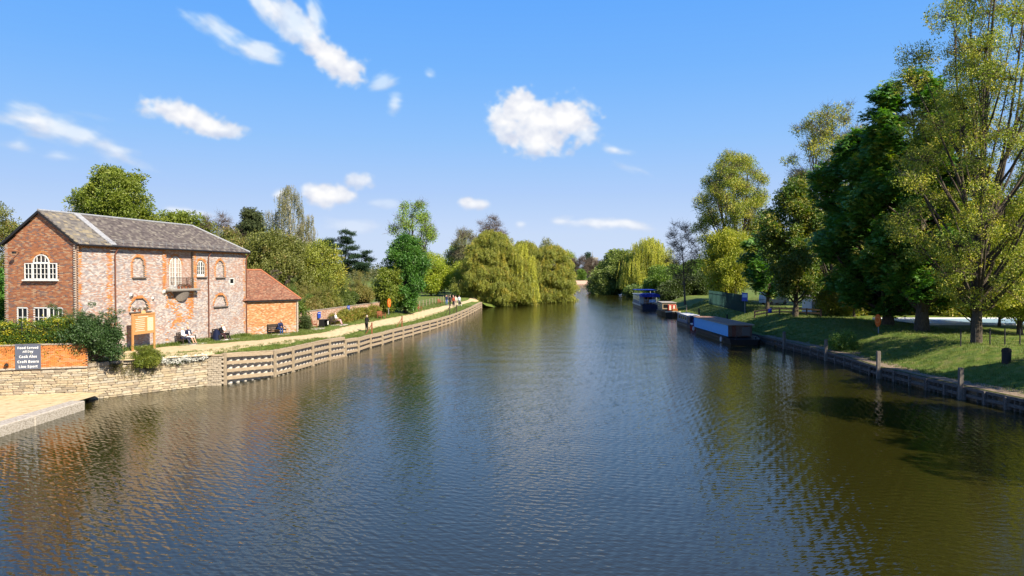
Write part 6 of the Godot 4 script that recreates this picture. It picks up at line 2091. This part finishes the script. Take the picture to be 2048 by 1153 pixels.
func make_people() -> void:
	rng.seed = 51
	var river := atan2(0.983, 0.185)
	var u := V(0.185, 0, -0.983)
	var n := V(0.983, 0, 0.185)
	var s1 := V(-25.95, left_y(-25.95, -59.3), -59.3)
	var seated := "people on the benches"
	var white := G(0.72, 0.71, 0.7)
	var navy := G(0.012, 0.016, 0.045)
	person("white-haired person in white shirt and navy trousers holding a walking stick", s1 - u * 0.42 + n * 0.12, river + 0.25, {"sit": true, "top": white, "legs": navy, "hair": G(0.65, 0.63, 0.6), "lean": -0.02}, seated)
	person("person in navy jacket, white shirt and shorts with bare legs stretched out", s1 + u * 0.36 + n * 0.12, river - 0.35, {"sit": true, "top": navy, "inner": white, "legs": white, "shorts": true, "reach": 0.3, "hair": G(0.2, 0.13, 0.09), "skin": G(0.52, 0.3, 0.2)}, seated)
	var st := thing("walking_stick", "pale walking stick leaning by the white-haired person's knee", "stick", s1 - u * 0.5 + n * 0.62, river)
	var m := MB.new()
	m.tube([V(-0.1, 0.62, -0.35), V(-0.04, 0.7, -0.28), V(0.0, 0.66, -0.22), V(0.12, 0.0, 0.3)], [0.014, 0.014, 0.014, 0.012], 6)
	part(st, "shaft", m.done(), M.wire)
	m = MB.new()
	m.lathe(V(0.12, -0.01, 0.3), [[0.02, 0.0], [0.02, 0.05]], 6)
	part(st, "ferrule", m.done(), M.dark)
	var s2 := V(-25.05, left_y(-25.0, -64.1), -64.1)
	person("person in black jacket and maroon trousers leaning over their lap", s2 - u * 0.36 + n * 0.12, river + 0.1, {"sit": true, "top": G(0.01, 0.01, 0.014), "inner": white, "legs": G(0.05, 0.02, 0.025), "hair": G(0.5, 0.48, 0.45), "lean": 0.16, "reach": 0.2, "shoes": white}, seated)
	person("person in white top and sunglasses with black trousers, arms raised", s2 + u * 0.4 + n * 0.12, river - 0.3, {"sit": true, "top": white, "legs": G(0.012, 0.012, 0.015), "hair": G(0.16, 0.06, 0.03), "long": 0.12, "hands_front": true, "reach": 0.25, "sleeves": false}, seated)
	var bag := thing("dark_rucksack", "bulky dark navy rucksack at the end of the second bench", "bag", s2 - u * 1.05 + n * 0.35, river)
	m = MB.new()
	m.lathe(Vector3.ZERO, [[0.3, 0.0], [0.36, 0.2], [0.34, 0.55], [0.24, 0.85], [0.1, 0.97], [0.03, 1.0]], 14)
	part(bag, "body", m.done(), M.navy)
	m = MB.new()
	m.box(at(0.0, 0.36, 0.33), V(0.36, 0.34, 0.12), 0.04)
	part(bag, "pocket", m.done(), M.dark)
	var s3 := V(-22.45, left_y(-22.4, -71.2), -71.2)
	person("man in navy jacket and blue jeans bowed over beside the outbuilding", s3 + V(0.762, 0, 0.648) * 0.14 + V(0.1, 0, -0.15), atan2(0.762, 0.648), {"sit": true, "top": G(0.02, 0.03, 0.09), "legs": G(0.03, 0.07, 0.2), "lean": 0.22, "nod": 1.0, "hair": G(0.12, 0.08, 0.05)}, seated)
	person("seated walker in pale top and pink trousers before the hedge", V(-20.05, 2.08, -85.45), river, {"sit": true, "top": G(0.55, 0.5, 0.5), "legs": G(0.55, 0.33, 0.33), "hair": G(0.4, 0.38, 0.36), "reach": 0.2}, seated)
	person("man in black standing on the grass between path and timber wall", V(-15.98, left_y(-15.98, -82.2), -82.2), 2.6, {"top": G(0.012, 0.014, 0.013), "legs": G(0.012, 0.012, 0.015), "hair": G(0.35, 0.3, 0.24), "sleeves": false, "hands_front": true, "size": 1.08})
	var walk := "walkers on the path"
	for q in [[-12.2, -139.5, G(0.012, 0.02, 0.06), G(0.06, 0.12, 0.3), "walker in navy coat and blue jeans, pale scarf", 0.1], [-11.6, -140.0, G(0.02, 0.02, 0.03), G(0.015, 0.015, 0.02), "walker in dark coat and dark trousers beside the navy coat", -0.1], [-11.0, -141.0, G(0.3, 0.07, 0.035), G(0.02, 0.02, 0.03), "walker in rust-red top with dark trousers", 0.12], [-10.8, -143.5, G(0.6, 0.48, 0.42), G(0.35, 0.28, 0.26), "walker in pale pink top half hidden behind the rust-red top", -0.1], [-10.35, -146.5, G(0.6, 0.66, 0.72), G(0.05, 0.05, 0.06), "walker in pale blue-white top pushing the pushchair", 0.1], [-11.35, -144.5, G(0.06, 0.05, 0.045), G(0.03, 0.03, 0.035), "tall walker in brown at the back of the group", 0.1]]:
		person(q[4], V(q[0], left_y(q[0], q[1]) + 0.03, q[1]), R(-0.2, 0.2), {"top": q[2], "legs": q[3], "stride": q[5], "hair": [G(0.5, 0.46, 0.4), G(0.06, 0.04, 0.03), G(0.1, 0.05, 0.03)][rng.randi() % 3], "long": 0.05, "size": 1.1, "cell": 0.036}, walk)
	var pc := thing("pushchair", "small pushchair with dark seat among the walkers", "pushchair", V(-10.1, left_y(-10.1, -145.3) + 0.03, -145.3), 0.2)
	part(pc, "seat", bx(V(0.5, 0.4, 0.55), 0.08), M.dark, at(0, 0.62, 0))
	m = MB.new()
	m.tube([V(-0.24, 0.18, 0.35), V(-0.24, 0.6, 0.0), V(-0.24, 1.0, -0.5), V(0.24, 1.0, -0.5), V(0.24, 0.6, 0.0), V(0.24, 0.18, 0.35)], [0.025, 0.025, 0.025, 0.025, 0.025, 0.025], 6)
	part(pc, "frame", m.done(), M.wire)
	for q in [[-0.26, 0.35], [0.26, 0.35], [-0.26, -0.3], [0.26, -0.3]]:
		m = MB.new()
		m.lathe(V(q[0], 0.15, q[1]), [[0.13, -0.03], [0.15, 0.0], [0.13, 0.03]], 12, Basis(V(0, 0, 1), PI * 0.5))
		part(pc, "wheel", m.done(), M.white)

# ---------------------------------------------------------------- boats
func hull(stations: Array, m: MB) -> void:
	# stations: z, half width at deck, half width at water, deck height; symmetric about x 0
	for j in stations.size() - 1:
		var a: Array = stations[j]
		var b: Array = stations[j + 1]
		for s in [-1.0, 1.0]:
			m.quad(V(s * a[1], a[3], a[0]), V(s * b[1], b[3], b[0]), V(s * b[2], -0.4, b[0]), V(s * a[2], -0.4, a[0]), V(s, 0.1, 0))
		m.quad(V(-a[1], a[3], a[0]), V(a[1], a[3], a[0]), V(b[1], b[3], b[0]), V(-b[1], b[3], b[0]), V(0, 1, 0))
	for e in [[0, 1.0], [stations.size() - 1, -1.0]]:
		var a: Array = stations[e[0]]
		m.quad(V(-a[1], a[3], a[0]), V(a[1], a[3], a[0]), V(a[2], -0.4, a[0]), V(-a[2], -0.4, a[0]), V(0, 0, e[1]))

func fender(b: Node3D, p: Vector3) -> void:
	var m := MB.new()
	m.lathe(p, [[0.03, 0.0], [0.13, 0.08], [0.15, 0.3], [0.12, 0.5], [0.03, 0.58]], 10)
	part(b, "fender", m.done(), M.boat_white)

func make_boats() -> void:
	rng.seed = 61
	# blue-sided barge
	var b := thing("barge", "long black barge with bright blue side panel and rusty cabin roof", "boat", V(26.05, 0, -91.3), 0.0, "boats moored on the right bank")
	var m := MB.new()
	hull([[8.5, 1.3, 1.0, 0.6], [7.8, 1.75, 1.5, 0.64], [6.0, 1.9, 1.75, 0.76], [-7.0, 1.9, 1.75, 0.76], [-9.0, 1.5, 1.3, 0.8], [-10.2, 0.5, 0.3, 0.95]], m)
	part(b, "hull", m.done(), M.hull_black)
	for s in [-1.0, 1.0]:
		beam(b, "rubbing_strake", V(s * 1.91, 0.5, 6.0), V(s * 1.91, 0.5, -7.0), 0.06, 0.1, M.plank)
	part(b, "side_panel", bx(V(0.06, 1.32, 15.6), 0.01), M.barge_blue, at(-1.68, 1.46, -0.9))
	part(b, "side_panel", bx(V(0.06, 1.32, 15.6), 0.01), M.plank, at(1.0, 1.46, -0.9))
	for j in 6:
		part(b, "end_board", bx(V(0.435, 1.3, 0.05), 0.008), [M.plank, M.plank_red, M.plank][j % 3], at(-1.45 + j * 0.445, 1.45, 6.9))
	part(b, "end_wall", bx(V(2.6, 1.3, 0.05)), M.plank, at(-0.34, 1.45, -8.65))
	part(b, "hatch_door", bx(V(0.9, 1.0, 0.05), 0.01), M.stone_dark, at(0.35, 1.4, 6.955))
	for j in 12:
		part(b, "roof_board", bx(V(0.245, 0.05, 15.9), 0.008), M.rust_roof, at(-1.75 + (j + 0.5) * 0.25, 2.15 + 0.06 * sin(PI * (j + 0.5) / 12.0) + R(-0.005, 0.005), -0.87))
	part(b, "roof_edge", bx(V(0.06, 0.1, 15.95), 0.01), M.barge_trim, at(-1.78, 2.13, -0.87))
	part(b, "roof_edge", bx(V(3.0, 0.1, 0.06), 0.01), M.barge_trim, at(-0.25, 2.13, 7.1))
	part(b, "tarpaulin", bx(V(1.3, 1.0, 0.5), 0.15), M.canopy_blue, at(-1.1, 1.35, -9.0))
	fender(b, V(-2.05, 0.1, 5.4))
	fender(b, V(-2.05, 0.35, -7.6))
	for q in [[-1.1, 8.0], [1.1, 8.0], [0.0, -9.6]]:
		part(b, "bollard", bx(V(0.14, 0.24, 0.14), 0.02), M.iron, at(q[0], 0.74 if q[1] > 0 else 0.95, q[1]))
	# small narrowboat with red stern
	b = thing("narrowboat", "small dark narrowboat with pale roof and red and white stern", "boat", V(26.5, 0, -112.0), -0.02, "boats moored on the right bank")
	m = MB.new()
	hull([[5.6, 0.55, 0.4, 0.72], [5.0, 0.95, 0.8, 0.66], [3.5, 1.05, 0.95, 0.62], [-4.0, 1.05, 0.95, 0.62], [-5.6, 0.6, 0.4, 0.75], [-6.3, 0.1, 0.05, 0.95]], m)
	part(b, "hull", m.done(), M.navy)
	m = MB.new()
	hull([[5.66, 0.58, 0.45, 0.46], [5.02, 0.98, 0.85, 0.42]], m)
	part(b, "stern_band", m.done(), M.boat_red)
	m = MB.new()
	m.box(at(0, 0.68, 5.25), V(1.75, 0.26, 0.9), 0.1)
	part(b, "stern_rail", m.done(), M.boat_white)
	part(b, "cabin", bx(V(1.75, 1.15, 7.0), 0.06), M.boat_grey, at(0, 1.15, -0.8))
	part(b, "roof", bx(V(1.9, 0.08, 7.3), 0.03), M.boat_white, at(0, 1.77, -0.8))
	part(b, "rear_canopy", bx(V(1.7, 1.15, 1.7), 0.15), M.navy, at(0, 1.2, 3.6))
	for j in 4:
		part(b, "window", bx(V(0.05, 0.5, 0.85), 0.02), M.glass, at(-0.88, 1.3, 1.9 - j * 1.55))
		part(b, "window_frame", bx(V(0.03, 0.6, 0.95), 0.02), M.boat_white, at(-0.872, 1.3, 1.9 - j * 1.55))
	for s in [-1.0, 1.0]:
		beam(b, "rubbing_strake", V(s * 1.05, 0.3, 3.5), V(s * 1.05, 0.3, -4.0), 0.05, 0.06, M.tan)
	# old brown cruiser
	b = thing("river_cruiser", "old brown cabin cruiser with rust-red stove pipe housing", "boat", V(29.4, 0, -140.5), -0.06, "boats moored on the right bank")
	m = MB.new()
	hull([[6.4, 0.4, 0.25, 1.15], [5.2, 1.35, 1.1, 1.0], [2.0, 1.7, 1.5, 0.9], [-5.0, 1.6, 1.4, 0.85], [-6.5, 1.2, 1.0, 0.9]], m)
	part(b, "hull", m.done(), M.hull_black)
	m = MB.new()
	m.quad(V(-0.44, 1.17, 6.42), V(-1.4, 1.02, 5.2), V(-1.37, 0.82, 5.2), V(-0.42, 0.95, 6.42), V(-1, 0, 1))
	m.quad(V(0.44, 1.17, 6.42), V(1.4, 1.02, 5.2), V(1.37, 0.82, 5.2), V(0.42, 0.95, 6.42), V(1, 0, 1))
	m.box(at(0, 1.06, 6.44), V(0.86, 0.2, 0.05))
	part(b, "bow_band", m.done(), M.cream)
	part(b, "cabin", bx(V(2.6, 1.5, 6.2), 0.08), M.tan, at(0, 1.6, -2.6))
	part(b, "roof", bx(V(2.8, 0.1, 6.5), 0.04), M.stone_grey, at(0, 2.4, -2.6))
	for j in 4:
		part(b, "window", bx(V(0.05, 0.75, 0.8), 0.02), M.glass, at(-1.3, 1.72, -0.4 - j * 1.45))
	for j in 2:
		part(b, "window", bx(V(0.9, 0.7, 0.05), 0.02), M.glass, at(-0.6 + j * 1.2, 1.75, 0.5))
	part(b, "wheelhouse", bx(V(1.5, 1.1, 1.1), 0.08), M.boat_red, at(0.3, 1.55, 1.7))
	for s in [-0.35, 0.35]:
		part(b, "hatch_panel", bx(V(0.35, 0.85, 0.04), 0.01), M.cream, at(0.3 + s, 1.55, 2.27))
	m = MB.new()
	m.tube([V(0.9, 1.2, 3.4), V(0.9, 2.1, 3.4)], [0.09, 0.08], 8)
	part(b, "mast_stub", m.done(), M.tan)
	part(b, "deck_crate", bx(V(1.0, 0.5, 0.9), 0.05), M.varnish, at(0.5, 1.2, 4.0))
	# passenger boat
	b = thing("passenger_boat", "large white and blue passenger boat with bright blue canopy", "boat", V(30.7, 0, -173.0), -0.05, "boats moored on the right bank")
	m = MB.new()
	hull([[10.5, 1.9, 1.8, 1.1], [9.0, 2.05, 1.9, 1.1], [-7.0, 2.05, 1.9, 1.1], [-11.0, 1.3, 0.9, 1.35], [-13.0, 0.2, 0.1, 1.7]], m)
	part(b, "hull", m.done(), M.navy)
	for s in [-1.0, 1.0]:
		beam(b, "white_band", V(s * 2.06, 0.85, 9.0), V(s * 2.06, 0.85, -7.0), 0.04, 0.35, M.boat_white, 0.0)
	part(b, "cabin", bx(V(3.8, 1.9, 13.0), 0.1), M.boat_white, at(0, 2.0, -0.8))
	for j in 7:
		part(b, "window", bx(V(0.05, 0.95, 1.45), 0.03), M.glass, at(-1.9, 2.25, 4.5 - j * 1.75))
		part(b, "blue_panel", bx(V(0.04, 0.6, 1.5), 0.02), M.boat_grey, at(-1.91, 1.4, 4.5 - j * 1.75))
	part(b, "upper_roof", bx(V(4.1, 0.14, 13.6), 0.05), M.boat_white, at(0, 3.02, -0.8))
	part(b, "top_canopy", bx(V(4.6, 0.12, 8.5), 0.05), M.canopy_blue, at(0, 4.05, -1.0))
	for q in [[-1.9, 2.8], [1.9, 2.8], [-1.9, -4.8], [1.9, -4.8]]:
		beam(b, "canopy_post", V(q[0], 3.05, q[1]), V(q[0], 4.05, q[1]), 0.06, 0.06, M.boat_white, 0.0)
	m = MB.new()
	m.prism(PackedVector2Array([Vector2(-2.0, 0.0), Vector2(2.0, 0.0), Vector2(1.9, 0.55), Vector2(1.2, 0.75), Vector2(-1.2, 0.75), Vector2(-1.9, 0.55)]), at(0, 2.72, 5.7), 4.4)
	part(b, "stern_canopy", m.done(), M.canopy_blue)
	for s in [-1.0, 1.0]:
		part(b, "saloon_door", bx(V(0.85, 1.6, 0.05), 0.02), M.varnish, at(s * 0.46, 1.95, 5.75))
		part(b, "door_pane", bx(V(0.5, 0.7, 0.03), 0.01), M.glass, at(s * 0.46, 2.25, 5.79))
		beam(b, "canopy_post", V(s * 1.85, 1.1, 10.0), V(s * 1.85, 2.75, 10.0), 0.06, 0.06, M.boat_white, 0.0)
	for h in [1.5, 1.9, 2.2]:
		beam(b, "stern_rail", V(-1.85, h, 10.35), V(1.85, h, 10.35), 0.045, 0.045, M.boat_white, 0.0)
		for s in [-1.85, 1.85]:
			beam(b, "side_rail", V(s, h, 10.35), V(s, h, 6.0), 0.045, 0.045, M.boat_white, 0.0)
	for j in 6:
		beam(b, "stanchion", V(-1.85 + j * 0.74, 1.1, 10.35), V(-1.85 + j * 0.74, 2.2, 10.35), 0.045, 0.045, M.boat_white, 0.0)
	part(b, "name_board", bx(V(1.35, 0.5, 0.05), 0.1), M.pale_blue, at(0.3, 1.85, 10.42))
	# mooring stakes on the bank
	var k := 0
	for q in [[29.6, -103.0], [29.5, -118.0], [30.2, -121.0], [31.0, -133.0]]:
		var p := thing("mooring_stake", ["dark mooring stake above the barge's far end", "dark mooring stake above the narrowboat roof", "dark mooring stake just beyond the narrowboat", "pale mooring stake above the brown cruiser"][k], "post", V(q[0], right_y(q[0], q[1]), q[1]), 0.0, "mooring stakes on the grass")
		beam(p, "stake", V(0, -0.3, 0), V(0, 1.5, 0), 0.16, 0.16, M.dark if k < 3 else M.post)
		part(p, "cap", bx(V(0.18, 0.03, 0.18), 0.01), M.dark if k < 3 else M.post, at(0, 1.512, 0))
		k += 1
	# swan far out on the water
	var sw := thing("swan", "tiny white swan on the water before the green willow", "swan", V(38.5, 0, -266.0), 1.2)
	var wh := G(0.75, 0.75, 0.73)
	part(sw, "body", blend_mesh([[V(0, 0.12, -0.3), V(0, 0.16, 0.25), 0.16, 0.2, wh], [V(0, 0.2, -0.35), V(0, 0.3, -0.6), 0.1, 0.04, wh], [V(0, 0.2, 0.38), V(0, 0.5, 0.5), 0.08, 0.05, wh], [V(0, 0.5, 0.5), V(0, 0.78, 0.42), 0.05, 0.045, wh], [V(0, 0.78, 0.42), V(0, 0.8, 0.55), 0.055, 0.045, wh], [V(0, 0.78, 0.58), V(0, 0.75, 0.68), 0.03, 0.015, G(0.6, 0.2, 0.03)]], 0.035, []), M.skin)

# ---------------------------------------------------------------- grass and flowers
func make_grass() -> void:
	rng.seed = 71
	var where := []
	var tint := []
	var c1 := G(0.08, 0.14, 0.016)
	var c2 := G(0.17, 0.2, 0.03)
	for j in 15000:
		var z := -R(47.5, 150.0) if R(0, 1) < 0.75 else -R(47.5, 80.0)
		var b := along(LEFT, z)
		var d := pow(R(0, 1), 1.4) * 9.0 + 0.15
		var x: float = b[0] - d
		if on_path(x, z) or in_house(x, z):
			continue
		where.append(Transform3D(Basis(Vector3.UP, R(0, TAU)).scaled(Vector3.ONE * R(0.35, 1.0)), V(x, left_y(x, z), z)))
		tint.append(c1.lerp(c2, R(0, 1)))
	# long grass against the foot of the house
	for j in 900:
		var s := R(0, 20.6)
		var p := V(-28.4, 0, -48.8) + V(0.185, 0, -0.983) * s + V(0.983, 0, 0.185) * R(0.05, 0.5)
		where.append(Transform3D(Basis(Vector3.UP, R(0, TAU)).scaled(Vector3.ONE * R(0.8, 1.7)), V(p.x, left_y(p.x, p.z), p.z)))
		tint.append(c1.lerp(c2, R(0, 0.7)))
	var g := scatter(self, "bank_grass", clumps["tuft"], M.leaf, where, tint)
	tag(g, "short grass tufts on the verges of the left bank", "grass")
	where = []
	tint = []
	for j in 15000:
		var z := -R(41.0, 150.0)
		var b := along(RIGHT, z)
		var x: float = b[0] + 0.9 + pow(R(0, 1), 1.3) * 13.0
		where.append(Transform3D(Basis(Vector3.UP, R(0, TAU)).scaled(Vector3.ONE * R(0.4, 1.1)), V(x, right_y(x, z), z)))
		tint.append(c1.lerp(c2, R(0, 1)))
	g = scatter(self, "lawn_grass", clumps["tuft"], M.leaf, where, tint)
	tag(g, "grass of the lawn on the shaded right bank", "grass")
	# white flowers over the river wall
	var w := thing("white_flowers", "white flowers trailing over the stone river wall", "flowers", V(-26.6, 0, -46.9), atan2(0.77, 0.638))
	where = []
	tint = []
	var lw := []
	var lt := []
	for j in 260:
		var x := R(4.5, 7.7)
		var y := 2.22 - absf(R(-0.2, 1.0)) * R(0.05, 0.55) * (1.0 - absf(x - 5.6) * 0.2)
		var p := V(x, y, R(0.02, 0.2))
		if R(0, 1) < 0.55:
			where.append(Transform3D(Basis(dir(), R(0, 3)).scaled(Vector3.ONE * R(0.25, 0.5)), p + V(0, 0, 0.14)))
			tint.append(G(0.78, 0.78, 0.72))
		else:
			lw.append(Transform3D(Basis(dir(), R(0, 3)).scaled(Vector3.ONE * R(0.3, 0.55)), p - V(0, 0, 0.06)))
			lt.append(G(0.07, 0.11, 0.02))
	scatter(w, "blossom", clumps["shrub"], M.petal, where, tint)
	scatter(w, "leaves", clumps["shrub"], M.leaf, lw, lt)
	var iv := thing("trailing_ivy", "thin brown-green trailing stems hanging down the stone river wall", "ivy", V(-26.6, 0, -46.9), atan2(0.77, 0.638))
	where = []
	tint = []
	m_stems(iv)
	for j in 130:
		var x := R(1.2, 4.6)
		var y := 2.1 - pow(R(0, 1), 1.5) * R(0.5, 1.4) * (1.0 - absf(x - 3.2) * 0.3)
		where.append(Transform3D(Basis(dir(), R(0, 3)).scaled(Vector3.ONE * R(0.25, 0.5)), V(x, y, R(0.03, 0.16))))
		tint.append(G(0.09, 0.1, 0.02).lerp(G(0.15, 0.12, 0.03), R(0, 1)))
	scatter(iv, "leaves", clumps["shrub"], M.leaf, where, tint)
	bush("bank_shrub", "bright green shrub on the right bank by the tall mooring posts", V(30.9, 1.0, -68.5), V(1.6, 1.7, 1.2), {"cols": [G(0.07, 0.14, 0.02), G(0.12, 0.19, 0.03)], "lobes": 14, "kind": "shrub", "sc": 1.2, "den": 0.8})

func m_stems(o: Node3D) -> void:
	var m := MB.new()
	for j in 12:
		var x := R(1.4, 4.4)
		var l := R(0.4, 1.5)
		m.tube([V(x, 2.2, 0.1), V(x + R(-0.1, 0.1), 2.2 - l * 0.5, 0.13), V(x + R(-0.2, 0.2), 2.2 - l, 0.08)], [0.014, 0.011, 0.006], 4, false)
	var p := part(o, "stems", m.done(), M.twig)
	p.set_meta("kind", "stuff")

func on_path(x: float, z: float) -> bool:
	for j in PATH.size() - 1:
		var poly := PackedVector2Array([Vector2(PATH[j][0], PATH[j][1]), Vector2(PATH[j + 1][0], PATH[j + 1][1]), Vector2(PATH[j + 1][2], PATH[j + 1][3]), Vector2(PATH[j][2], PATH[j][3])])
		if Geometry2D.is_point_in_polygon(Vector2(x, z), poly):
			return true
	return false

func in_house(x: float, z: float) -> bool:
	var p := V(x + 28.4, 0, z + 48.8)
	var s := p.dot(V(0.185, 0, -0.983))
	var d := p.dot(V(0.983, 0, 0.185))
	return s > -0.2 and s < 20.8 and d < 0.0 and d > -5.6
